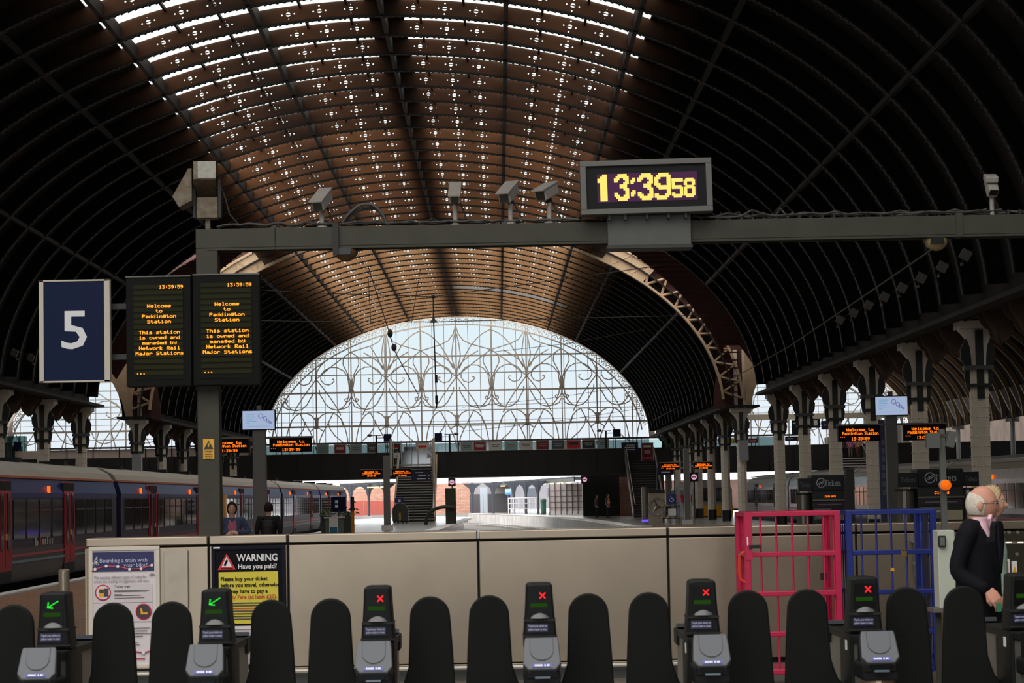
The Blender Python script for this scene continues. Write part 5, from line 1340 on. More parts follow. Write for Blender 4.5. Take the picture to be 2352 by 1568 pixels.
# ------------------------------------------------------------------ white control cabinet, beacon post, manual gate
Yk = 17.2; kk = mpp(Yk)
a, b = at(2153, 1218, Yk), at(2198, 1396, Yk); W_, H = b.x-a.x, a.z-b.z
t = thing('control_cabinet', 'pale grey control cabinet with a dark intercom, on a steel stand beside the old man', 'cabinet', ((a.x+b.x)/2, Yk, 0))
part('body', MB().box((0, .1, b.z+H/2), (W_, .2, H)), mat('cabinet_grey', S(182, 186, 173), .45), t, bevel=.006)
ic = part('intercom', MB().rbox((-.035, -.012, b.z+H*.86), (.055, .03, .085), .008), M_joint, t)
part('speaker_grille', MB().box((-.035, -.03, b.z+H*.86), (.036, .006, .06)), mat('grille_grey', S(92, 96, 92), .5), ic)
part('stand_top', MB().box((.02, .1, b.z-.015), (W_+.14, .26, .03)), M_steel, t)
for x in (-.06, .1): part('stand_leg', MB().box((x, .1, b.z/2-.015), (.04, .05, b.z-.03)), M_gpaint, t)
q = at(2166, 1100, Yk+.3)
t = thing('beacon_post', 'slim grey post with an orange beacon lamp and two small box sensors', 'post', (q.x, Yk+.3, 0))
zt9 = at(2166, 985, Yk+.3).z
part('pole', MB().box((0, 0, zt9/2), (.042, .042, zt9)), M_gpaint2, t)
zq = at(2166, 1114, Yk+.3).z
be = part('beacon_base', MB().cyl((0, -.02, zq), (-.0, -.07, zq), .04, 16), M_housing, t)
part('beacon_lens', MB().lathe([(.04, 0), (.04, .02), (.03, .045), (.005, .052)], (0, 0, 0), 16), mat('beacon_orange', S(226, 96, 10), .25, emit=S(255, 110, 10), es=.35), be)
ln_ = be.children[0]; ln_.rotation_euler = (PI/2, 0, 0.25); ln_.location = (.003, -.065, zq)
s1_ = part('sensor_box', MB().box((-.075, -.02, at(2166, 1011, Yk+.3).z), (.1, .08, .115)), M_gpaint2, t)
part('sensor_box', MB().box((.06, -.02, at(2166, 1009, Yk+.3).z), (.06, .12, .12), Matrix.Rotation(.25, 3, 'Y')), M_gpaint2, t)
part('sensor_arm', MB().box((0, -.01, zt9-.05), (.16, .03, .025)), M_gpaint, t)
# glass manual gate with steel clamps and a red notice
Yl = 17.6
a, b = at(2272, 1216, Yl), at(2420, 1370, Yl)
t = thing('glass_gate', 'clear glass gate with steel clamps behind the old man at the right edge', 'gate', ((a.x+b.x)/2, Yl, 0))
part('pane', MB().box(((a.x+b.x)/2, Yl, (a.z+.25)/2+.0), (b.x-a.x, .012, a.z-.25)), glass('gate_glass', .62, (.95, 1, .97), .12), t, W=True)
for px, py in ((2278, 1222), (2305, 1222), (2318, 1222), (2338, 1222), (2280, 1273), (2308, 1273), (2336, 1272)):
    q = at(px, py, Yl-.01); part('stud', MB().cyl((q.x, Yl-.02, q.z), (q.x, Yl+.02, q.z), .012, 10), M_steel, t, W=True)
for px in (2322, 2349):
    q = at(px, 1246, Yl-.01); part('clamp', MB().ball((q.x, Yl-.02, q.z), (.055, .02, .012), 12, 6), mat('polished_rail', S(236, 228, 214), .22, .9), t, W=True)
for px in (2276, 2418): part('foot_post', MB().box((at(px, 1300, Yl).x, Yl, .3), (.05, .05, .6)), M_steel, t, W=True)
a, b = at(2286, 1284, Yl-.03), at(2322, 1360, Yl-.03)
t = thing('red_notice', 'red notice in a white border fixed on the glass gate', 'notice', ((a.x+b.x)/2, Yl-.02, b.z))
W_, H = b.x-a.x, a.z-b.z
part('border', MB().box((0, 0, H/2), (W_, .006, H)), M_whitep, t); part('red_field', MB().box((-.006, -.004, H/2-.006), (W_-.014, .004, H-.02)), mat('notice_red', S(192, 48, 38), .5), t)
text('print', 'Cards', .045, M_whitep, t, (.035, -.007, H*.66), 'RIGHT', 0); text('print', 'Tickets', .045, M_whitep, t, (.04, -.007, H*.2), 'RIGHT', 0)
q = at(2330, 1302, Yl-.02)
t = thing('small_warning_label', 'small white label with a yellow triangle on the glass gate', 'label', (q.x, Yl-.02, q.z-.06))
part('label', MB().box((0, 0, .05), (.04, .006, .11)), M_whitep, t); part('triangle', MB().prism([(-.016, .02), (.016, .02), (0, .07)], -.006, -.003, 'y'), M_tyellow, t)
# ------------------------------------------------------------------ ticket gates
YT = 12.1
M_gblack = mat('gate_black_plastic', S(23, 25, 24), .45, var=.08, scale=8, spec=.14)
M_gface = mat('gate_face_gloss', S(10, 11, 10), .3, spec=.12)
M_gdome = mat('gate_sensor_dome', S(84, 84, 84), .4)
M_gread = mat('reader_grey', S(69, 72, 78), .45, var=.04, scale=12)
M_greaddisc = mat('reader_disc_grey', S(63, 68, 75), .42)
M_groove = mat('reader_groove', S(32, 34, 38), .5)
M_gblue = mat('label_blue', S(62, 68, 148), .4)
M_gblued = mat('label_navy', S(26, 27, 62), .35)
M_lx = emis('led_red', S(255, 18, 28), 1.6)
M_lg = emis('led_green', S(10, 235, 40), 1.2)
M_lcd = mat('lcd_green_dim', S(10, 22, 4), .5, spec=.05, emit=S(34, 74, 10), es=.5)
M_bronze = mat('gate_column_brushed', S(176, 156, 132), .34, .85, var=.06, scale=30, aniso=(1, 1, .05))
M_gside = mat('gate_side_steel', S(130, 130, 122), .38, .6)
M_paddle = mat('paddle_black_rubber', S(20, 22, 20), .6, var=.1, scale=4, spec=.12)
def paddle(s):
    """s = side of the pedestal; polygon in x, z seen from the front"""
    xi, w0 = .157, .214
    top, zc = 1.13, 1.13-.107
    P = []
    c = xi+w0/2
    for k in range(17):
        a = PI*k/16
        P.append((c+w0/2*math.cos(a), zc+.107*math.sin(a)))
    # outer edge first point at right; now inner edge down to the flare, then the bottom and back up
    P += [(xi-.006, .88), (xi-.012, .76), (xi-.03, .70), (.11, .655), (.085, .63), (.075, .3), (xi+.1, .24), (xi+w0+.02, .26), (xi+w0+.024, .6), (xi+w0+.012, .85)]
    mb = MB(); mb.prism([(s*x, z) for x, z in P], -.018, .018, 'y'); return mb
def cross(mb, x, y, z, s, t):
    for sg in (1, -1):
        for k in range(-4, 5):
            mb.cyl((x+k*s/4, y, z+sg*k*s/4), (x+k*s/4, y-.003, z+sg*k*s/4), t*.62, 7)
def make_gate(label, px, state):
    p = at(px, 1345, YT)
    t = thing('ticket_gate', label, 'gate', (p.x, YT, 0), 'row of black ticket gates')
    # display tower: tapered, rounded
    zb5, zt5 = .905, 1.2
    tw = MB()
    prof = [(.088, zb5), (.086, zb5+.03), (.081, zb5+.1), (.078, 1.02), (.0715, 1.12), (.0685, 1.185), (.063, 1.197), (.04, zt5)]
    n = len(prof)
    poly = [(x, z) for x, z in prof]+[(-x, z) for x, z in prof[::-1]]
    tw.prism(poly, -.045, .16, 'y'); tower = part('display_tower', tw, M_gblack, t, bevel=.012)
    part('face', MB().prism([(-.056, 1.165), (.05, 1.165), (.056, 1.035), (-.062, 1.035)], -.0485, -.044, 'y'), M_gface, t)
    mb = MB(); zx = 1.135
    if state == 'x': cross(mb, .016, -.049, zx, .013, .0052); part('red_cross', mb, M_lx, t, label='red LED cross')
    else:
        for k in range(8): mb.cyl((-.026+k*.0075, -.049, zx-.013+k*.0045), (-.026+k*.0075, -.052, zx-.013+k*.0045), .0034, 6)
        for k in range(1, 4): mb.cyl((-.026+k*.0012, -.049, zx-.013+k*.008), (-.026+k*.0012, -.052, zx-.013+k*.008), .0036, 6)
        for k in range(1, 4): mb.cyl((-.026+k*.008, -.049, zx-.013-k*.001), (-.026+k*.008, -.052, zx-.013-k*.001), .0036, 6)
        part('green_arrow', mb, M_lg, t, label='green LED arrow pointing down left')
    part('lcd_bar', MB().box((-.004, -.0485, 1.085), (.088, .004, .021)), M_lcd, t)
    part('sensor_dome', MB().add([(-.05+.1*k/14, -.046-.022*math.sin(PI*k/14)**.6*(1-j/4), 1.018+.03*math.sin(PI*k/14)**.7*(j/4)) for j in range(5) for k in range(15)], [(j*15+k, j*15+k+1, (j+1)*15+k+1, (j+1)*15+k) for j in range(4) for k in range(14)]), M_gdome, t, smooth=True)
    part('seam_band', MB().box((0, .055, 1.008), (.164, .215, .012)), M_joint, t)
    lb = part('blue_label', MB().box((-.012, -.047, .968), (.108, .004, .042)), M_gblued, t)
    text('label_text', 'Touch your ticket on', .016, M_txtlight, lb, (-.012, -.05, .973), 'CENTER', .0002, width=.098)
    text('label_text', 'yellow reader to enter', .016, M_txtlight, lb, (-.012, -.05, .956), 'CENTER', .0002, width=.098)
    part('lower_band', MB().box((0, .055, .925), (.178, .218, .008)), M_gdome if False else M_joint, t)
    # reader in front, sloping plate
    y0 = -.52
    R = Matrix.Rotation(-.62, 3, 'X')
    def rp(x, v, w_): q = R @ Vector((x, w_, v)); return (q.x, q.y+y0+.06, q.z+.862)
    mb = MB()
    outl = [(-.083, .098), (.083, .098), (.088, .06), (.095, -.055), (.07, -.09), (-.07, -.09), (-.095, -.055), (-.088, .06)]
    mb.add([rp(x, v, 0) for x, v in outl]+[rp(x, v, .05) for x, v in outl], [tuple(range(8)), tuple(range(15, 7, -1))]+[(i, i+8, (i+1) % 8+8, (i+1) % 8) for i in range(8)])
    rd = part('reader_plate', mb, M_gread, t, bevel=.006)
    dp = [(.057*math.cos(a), .008+.057*math.sin(a)) for a in [PI+PI*k/16 for k in range(17)]]+[(.057, .078), (-.057, .078)]
    for sc_2, w_, m_, nm in ((1.05, -.001, M_groove, 'disc_groove'), (1.0, -.004, M_greaddisc, 'touch_disc')):
        q = [(x*sc_2, (v-.02)*sc_2+.02+.012) for x, v in dp]; k = len(q)
        part(nm, MB().add([rp(x, v, w_) for x, v in q]+[rp(x, v, .01) for x, v in q], [tuple(range(k)), tuple(range(2*k-1, k-1, -1))]+[(i, i+k, (i+1) % k+k, (i+1) % k) for i in range(k)]), m_, rd)
    lb2 = MB().add([rp(x, v, -.003) for x, v in ((-.05, -.058), (.05, -.058), (.05, -.079), (-.05, -.079))], [(0, 1, 2, 3)]); part('reader_label', lb2, M_gblue, rd)
    for x_ in (-.034, -.026, -.018, -.010, -.002, .014, .026, .033): part('label_letter', MB().add([rp(x_+dx, v, -.0045) for dx, v in ((-.003, -.063), (.003, -.063), (.003, -.074), (-.003, -.074))], [(0, 1, 2, 3)]), M_whitep, rd)
    part('reader_side', MB().prism([(y0+.032, .782), (y0+.13, .915), (y0+.27, .915), (y0+.27, .74), (y0+.032, .74)], -.08, .08, 'x'), M_gblack, t, bevel=.006)
    part('slot_mouth', MB().prism([(-.062, .787), (.062, .787), (.05, .752), (-.05, .752)], y0+.02, y0+.08, 'y'), M_gface, rd)
    part('slot_lip', MB().box((0, y0+.02, .748), (.075, .05, .008)), mat('slot_lip_blue', S(96, 112, 124), .3), rd)
    part('nose', MB().rbox((0, y0+.19, .74), (.185, .3, .09), .02), M_gblack, t, bevel=.008)
    part('front_column', MB().cyl((0, y0+.17, 0), (0, y0+.17, .7), .092, 22), M_bronze, t, smooth=False)
    # long cabinet body to the rear
    part('cabinet', MB().box((0, .33, .44), (.13, 1.25, .86)), M_gside, t, bevel=.01)
    part('cabinet_top', MB().box((0, .33, .88), (.15, 1.27, .04)), M_gblack, t, bevel=.008)
    eb = part('end_box', MB().box((0, .88, .855), (.16, .22, .09)), M_gblack, t, bevel=.01)
    part('end_cap', MB().box((0, .99, .86), (.13, .02, .12)), M_gread, eb)
    part('shoulder', MB().prism([(-.045, .905), (.2, .905), (.34, .86), (.34, .55), (-.05, .55)], -.083, .083, 'x'), M_gblack, t, bevel=.01)
    if state == 'x' and px > 1500: part('white_sticker', MB().box((-.084, .1, .84), (.004, .05, .05)), M_whitep, t)
    part('base', MB().box((0, .12, .02), (.22, 1.7, .04)), M_gside, t)
    for s in (-1, 1): 
        pd = paddle(s); me = part('paddle', pd, M_paddle, t, bevel=.009); me.location = (0, .25, 0)
    return t
gl = [(125, 'a', 'black ticket gate with a green arrow at the far left'), (495, 'a', 'black ticket gate with a green arrow before the warning poster'),
      (867, 'x', 'black ticket gate showing a red cross, first right of the warning poster'), (1238, 'x', 'black ticket gate showing a red cross, in the middle of the plain barrier'),
      (1612, 'x', 'black ticket gate showing a red cross, just left of the pink cage'), (1983, 'x', 'black ticket gate showing a red cross, in front of the blue cage'), (2350, 'x', 'black ticket gate cut by the right edge, in front of the red notice')]
for px, st, lab in gl: make_gate(lab, px, st)
# ------------------------------------------------------------------ people
def remeshed(mb, name, m, parent, voxel, smooth=4, rot=0.0, scale=1.0):
    me = mb.mesh(name)
    o = bpy.data.objects.new(name, me); COL.objects.link(o)
    r = o.modifiers.new('r', 'REMESH'); r.mode = 'VOXEL'; r.voxel_size = voxel
    s = o.modifiers.new('s', 'SMOOTH'); s.factor = .5; s.iterations = smooth
    me2 = bpy.data.meshes.new_from_object(o.evaluated_get(bpy.context.evaluated_depsgraph_get()))
    bpy.data.objects.remove(o); me2.name = name
    for p in me2.polygons: p.use_smooth = True
    me2.transform(Matrix.Rotation(rot, 4, 'Z') @ Matrix.Scale(scale, 4))
    return link(name, me2, m, parent)
def plain(mb, name, m, parent, rot=0.0, scale=1.0, smooth=True):
    me = mb.mesh(name, smooth); me.transform(Matrix.Rotation(rot, 4, 'Z') @ Matrix.Scale(scale, 4)); return link(name, me, m, parent)
def spline(P, R, n=6):
    out, rr = [], []
    P = [Vector(p) for p in P]
    for i in range(len(P)-1):
        p0, p1, p2, p3 = P[max(0, i-1)], P[i], P[i+1], P[min(len(P)-1, i+2)]
        for k in range(n):
            t = k/n
            out.append(0.5*((2*p1)+(p2-p0)*t+(2*p0-5*p1+4*p2-p3)*t*t+(3*p1-p0-3*p2+p3)*t**3)); rr.append(R[i]+(R[i+1]-R[i])*t)
    out.append(P[-1]); rr.append(R[-1]); return out, rr
def limb(mb, P, R, n=12):
    a, b = spline(P, R); mb.tube(a, b, n); mb.ball(P[0], R[0], 10, 6); mb.ball(P[-1], R[-1], 10, 6)
def torso(mb, secs, n=24):                              # (z, rx, ry, y, x)
    vs = []
    for s in secs:
        z, rx, ry, y = s[:4]; x = s[4] if len(s) > 4 else 0
        for k in range(n):
            a = 2*PI*k/n; c, q = math.cos(a), math.sin(a)
            vs.append((x+rx*math.copysign(abs(c)**.85, c), y+ry*math.copysign(abs(q)**.85, q), z))
    m_ = len(secs); fs = [(i*n+k, i*n+(k+1) % n, (i+1)*n+(k+1) % n, (i+1)*n+k) for i in range(m_-1) for k in range(n)]
    fs += [tuple(range(n-1, -1, -1)), tuple(range((m_-1)*n, m_*n))]
    mb.add(vs, fs)
def head(mb, c, s=1.0, tilt=0.0, turn=0.0, old=False):
    nu, nv = 44, 34; vs = []; fs = []
    M = Matrix.Rotation(turn, 3, 'Z') @ Matrix.Rotation(tilt, 3, 'X')
    g = lambda v, m_, w_: math.exp(-((v-m_)/w_)**2)
    for i in range(nv+1):
        th = -PI/2+PI*i/nv
        for k in range(nu):
            a = 2*PI*k/nu
            x, y, z = .077*math.cos(th)*math.cos(a), .098*math.cos(th)*math.sin(a), .118*math.sin(th)
            if z < 0:
                t = -z/.118
                x *= 1-.28*t**1.6; 
                if y > 0: y *= 1-.45*t
                else: y *= 1+.10*t*(1 if t < .9 else .6)
            if y < 0:
                fr = min(1, -y/.06)
                y -= fr*.026*g(x, 0, .011)*(g(z, -.030, .016)+.55*g(z, -.008, .018))
                y += fr*.010*(g(abs(x), .031, .015)*g(z, .006, .012))
                y -= fr*.006*g(z, .026, .010)*(1-g(x, 0, .006)*.5)
                y += fr*.005*g(z, -.066, .004)*g(x, 0, .024)
                y -= fr*.006*g(z, -.058, .006)*g(x, 0, .02)+fr*.005*g(z, -.074, .006)*g(x, 0, .018)
                y -= fr*.009*g(z, -.102, .016)*g(x, 0, .022)
                y -= fr*.004*g(abs(x), .042, .018)*g(z, -.028, .02)
            vs.append(M @ Vector((x, y, z))*s+Vector(c))
    for i in range(nv):
        for k in range(nu): fs.append((i*nu+k, i*nu+(k+1) % nu, (i+1)*nu+(k+1) % nu, (i+1)*nu+k))
    mb.add(vs, fs)
    for sx_ in (-1, 1):
        ear = MB().ball((0, 0, 0), (.012, .021, .034), 10, 8)
        mb.add([M @ (Vector((v[0]+sx_*.078, v[1]+.012, v[2]-.012)))*s+Vector(c) for v in ear.v], ear.f)
    return M
def hand(mb, wrist, d, nrm, s=1.0, curl=.7, side=1):
    """palm and five fingers; d = pointing direction, nrm = back of the hand"""
    d = Vector(d).normalized(); nrm = Vector(nrm); nrm = (nrm-d*nrm.dot(d)).normalized(); l = d.cross(nrm)*side
    w_ = Vector(wrist)
    for k in range(4): mb.tube([w_+l*(-.028+.0187*k)*.7, w_+d*.045+l*(-.028+.0187*k), w_+d*.088+l*(-.030+.02*k)], [.016*s, .0155*s, .0115*s], 8)
    L = (.062, .074, .078, .068)
    for k in range(4):
        p = w_+d*.086+l*(-.030+.02*k); a = .25; pts = [p]; rr = [.0098]
        for j, f in enumerate((.45, .32, .23)):
            a += curl*(.55+.2*j)
            dd = d*math.cos(a)-nrm*math.sin(a); p = p+dd*L[3-k]*f*s*1.15; pts.append(p); rr.append(.0094-.0009*j)
        mb.tube(pts, [r*s for r in rr], 8); mb.ball(pts[-1], .0074*s, 8, 5)
    p = w_+d*.02+l*.026; q = p+d*.036+l*.022-nrm*.012; r = q+d*.03-nrm*.016-l*.004
    mb.tube([p, q, r], [.014*s, .012*s, .009*s], 8); mb.ball(r, .0088*s, 8, 5)
M_skinold = mat('skin_ruddy', S(196, 140, 118), .55, var=.1, scale=18)
M_skin_ = mat('skin_light', S(224, 172, 146), .55, var=.06, scale=18)
M_eye = mat('eye_white', S(220, 214, 206), .3); M_iris = mat('eye_dark', S(40, 34, 30), .2)
M_shoe = mat('shoe_black', S(20, 18, 18), .35)
def shoes(t, feet, rot, m_=None, h=1.0):
    for (x, y, yaw) in feet:
        R = Matrix.Rotation(yaw, 3, 'Z'); mb = MB()
        prof = [(-.05, .07), (.0, .08), (.06, .075), (.12, .05), (.18, .03)]
        for yy, hh in zip((.07, .02, -.05, -.12, -.17), (.085, .09, .075, .055, .045)):
            q = R @ Vector((0, yy, 0)); mb.ball((x+q.x, y+q.y, hh*.5), (.046, .06, hh*.5), 10, 6)
        remeshed(mb, 'shoe', m_ or M_shoe, t, .012, 2, rot, h)
def eyes(t, c, M, s, rot, h):
    for sx_ in (-1, 1):
        p = Vector(c)+M @ Vector((sx_*.031, -.078, .006))*s; q = Vector(c)+M @ Vector((sx_*.031, -.0875, .006))*s
        plain(MB().ball(p, .0125*s, 10, 6), 'eyeball', M_eye, t, rot, h); plain(MB().ball(q, .0058*s, 8, 5), 'iris', M_iris, t, rot, h)

# ---- the old man in the dark suit
HS = 1.07
px_, Yp = 2246, 15.8
loc = at(px_, 1300, Yp); loc.z = 0
rot, h = math.radians(62), .985
t = thing('person', 'balding white-haired man in glasses, dark suit, pink shirt and tie, walking right', 'person', loc)
M_suit = mat('suit_navy_black', S(17, 18, 23), .85, spec=.15, var=.2, scale=20, bump=.3, bscale=60)
hc = (0.0, -.045, 1.56)
mb = MB(); limb(mb, [(0, .01, 1.38), (0, -.005, 1.45), (0, -.02, 1.53)], [.066, .06, .058], 14)
torso(mb, [(.85, .15, .11, 0), (1.1, .14, .1, 0), (1.3, .15, .1, .02), (1.4, .1, .08, .01)])
limb(mb, [(-.175, .01, 1.34), (-.236, .07, 1.11), (-.224, -.1, .988)], [.042, .036, .03]); limb(mb, [(.175, .01, 1.34), (.24, .1, 1.1), (.23, .06, .86)], [.042, .036, .03])
limb(mb, [(-.09, 0, .88), (-.1, -.12, .48), (-.1, .0, .08)], [.075, .05, .035]); limb(mb, [(.09, 0, .88), (.1, .02, .48), (.1, .22, .12)], [.075, .05, .035])
hand(mb, (-.222, -.135, .975), (.02, -.5, -.62), (-.75, -.45, .3), 1.12, .55, 1)
hand(mb, (.228, .05, .84), (0, -.1, -1), (1, 0, 0), 1.1, .5, -1)
hm = MB(); M = head(hm, hc, HS, .02, .28)
body = MB(); body.add(mb.v, mb.f); body.add(hm.v, hm.f)
remeshed(body, 'body', M_skinold, t, .0048, 3, rot, h)
eyes(t, hc, M, HS, rot, h)
# receding white hair round the back and sides
hr = MB(); vs = []; fs = []; nu, nv = 40, 20
for i in range(nv+1):
    for k in range(nu+1):
        a = math.radians(-12)+math.radians(204)*k/nu        # from right temple round the back to the left
        fade = math.sin(PI*k/nu)**.5
        th = math.radians(-36)+math.radians(44+34*fade)*i/nv
        e_ = 1.02+.035*math.sin(PI*i/nv)+.008*math.sin(23*a+7*th)
        vs.append(Vector(hc)+M @ (HS*Vector((.077*e_*math.cos(th)*math.cos(a), .098*e_*math.cos(th)*math.sin(a)+.004, .118*1.02*math.sin(th)))))
for i in range(nv):
    for k in range(nu): fs.append((i*(nu+1)+k, i*(nu+1)+k+1, (i+1)*(nu+1)+k+1, (i+1)*(nu+1)+k))
o = plain(MB().add(vs, fs), 'hair', mat('hair_white', S(206, 196, 182), .8, var=.15, scale=40, bump=.6, bscale=120), t, rot, h)
sd = o.modifiers.new('thick', 'SOLIDIFY'); sd.thickness = .012; sd.offset = -1
gm = MB()
for sx_ in (-1, 1):
    c2 = Vector((sx_*.033, -.108, .002))
    gm.tube([Vector(hc)+M @ (HS*(c2+Vector((.024*math.cos(2*PI*k/16), .004*abs(math.cos(2*PI*k/16)), .019*math.sin(2*PI*k/16))))) for k in range(16)], .0022, 5, closed=True)
    gm.tube([Vector(hc)+M @ (HS*Vector((sx_*.057, -.104, .006))), Vector(hc)+M @ (HS*Vector((sx_*.078, -.05, .008))), Vector(hc)+M @ (HS*Vector((sx_*.083, .02, .004)))], .002, 5)
gm.tube([Vector(hc)+M @ (HS*Vector((-.01, -.112, .004))), Vector(hc)+M @ (HS*Vector((.01, -.112, .004)))], .002, 5)
plain(gm, 'glasses', mat('glasses_metal', S(70, 62, 58), .3, .7), t, rot, h)
sh = MB(); torso(sh, [(1.22, .11, .1, -.03), (1.34, .12, .098, -.02), (1.40, .1, .085, -.012), (1.44, .075, .072, -.018), (1.475, .066, .066, -.035)])
remeshed(sh, 'shirt', mat('shirt_pink', S(214, 176, 186), .7), t, .008, 2, rot, h)
tie = MB().prism([(-.018, 1.43), (.018, 1.43), (.014, 1.4), (.03, 1.25), (.036, 1.14), (0, 1.1), (-.036, 1.14), (-.03, 1.25), (-.014, 1.4)], -.155, -.14, 'y')
plain(tie, 'tie', mat('tie_dark', S(34, 26, 38), .6), t, rot, h, False)
jk = MB()
torso(jk, [(.74, .2, .15, .01), (.8, .205, .152, .005), (.95, .198, .15, .0), (1.08, .188, .148, -.002), (1.2, .19, .15, .006), (1.3, .193, .14, .014), (1.37, .178, .11, .018), (1.42, .13, .085, .02), (1.455, .085, .07, .012)])
limb(jk, [(-.185, .01, 1.35), (-.238, .07, 1.11), (-.225, -.095, .992)], [.066, .058, .05]); limb(jk, [(.185, .01, 1.35), (.245, .1, 1.1), (.23, .07, .88)], [.066, .058, .05])
limb(jk, [(-.11, .015, 1.4), (-.185, .01, 1.355)], [.068, .068]); limb(jk, [(.11, .015, 1.4), (.185, .01, 1.355)], [.068, .068])
for s in (-1, 1): jk.prism([(s*.05, 1.45), (s*.1, 1.42), (s*.12, 1.3), (s*.03, 1.08), (s*.012, 1.1), (s*.06, 1.3)], -.165, -.12, 'y')
remeshed(jk, 'jacket', M_suit, t, .009, 5, rot, h)
cm = MB(); n = 0
for s in (-1, 1): cm.prism([(s*.012, 1.445), (s*.05, 1.49), (s*.078, 1.46), (s*.05, 1.40)], -.115-.012, -.1, 'y')
plain(cm, 'collar', mat('shirt_pink', S(214, 176, 186), .7), t, rot, h, False)
tr = MB(); torso(tr, [(.78, .18, .13, 0), (.9, .185, .135, 0), (1.0, .175, .13, 0)])
limb(tr, [(-.09, 0, .84), (-.1, -.12, .48), (-.1, .0, .1)], [.1, .075, .06]); limb(tr, [(.09, 0, .84), (.1, .02, .48), (.1, .2, .14)], [.1, .075, .06])
remeshed(tr, 'trousers', M_suit, t, .014, 3, rot, h)
shoes(t, [(-.1, -.03, 0), (.1, .19, 0)], rot, None, h)
q = Matrix.Rotation(rot, 3, 'Z') @ Vector((-.235, -.205, .9))*h+loc
it = MB().box((0, 0, .035), (.04, .03, .07)); 
one('green_packet', MB().rbox((q.x, q.y, q.z-.035), (.03, .025, .06), .006), mat('packet_green', S(46, 120, 90), .4), 'small green and white packet held in the old man\'s right hand', 'packet')

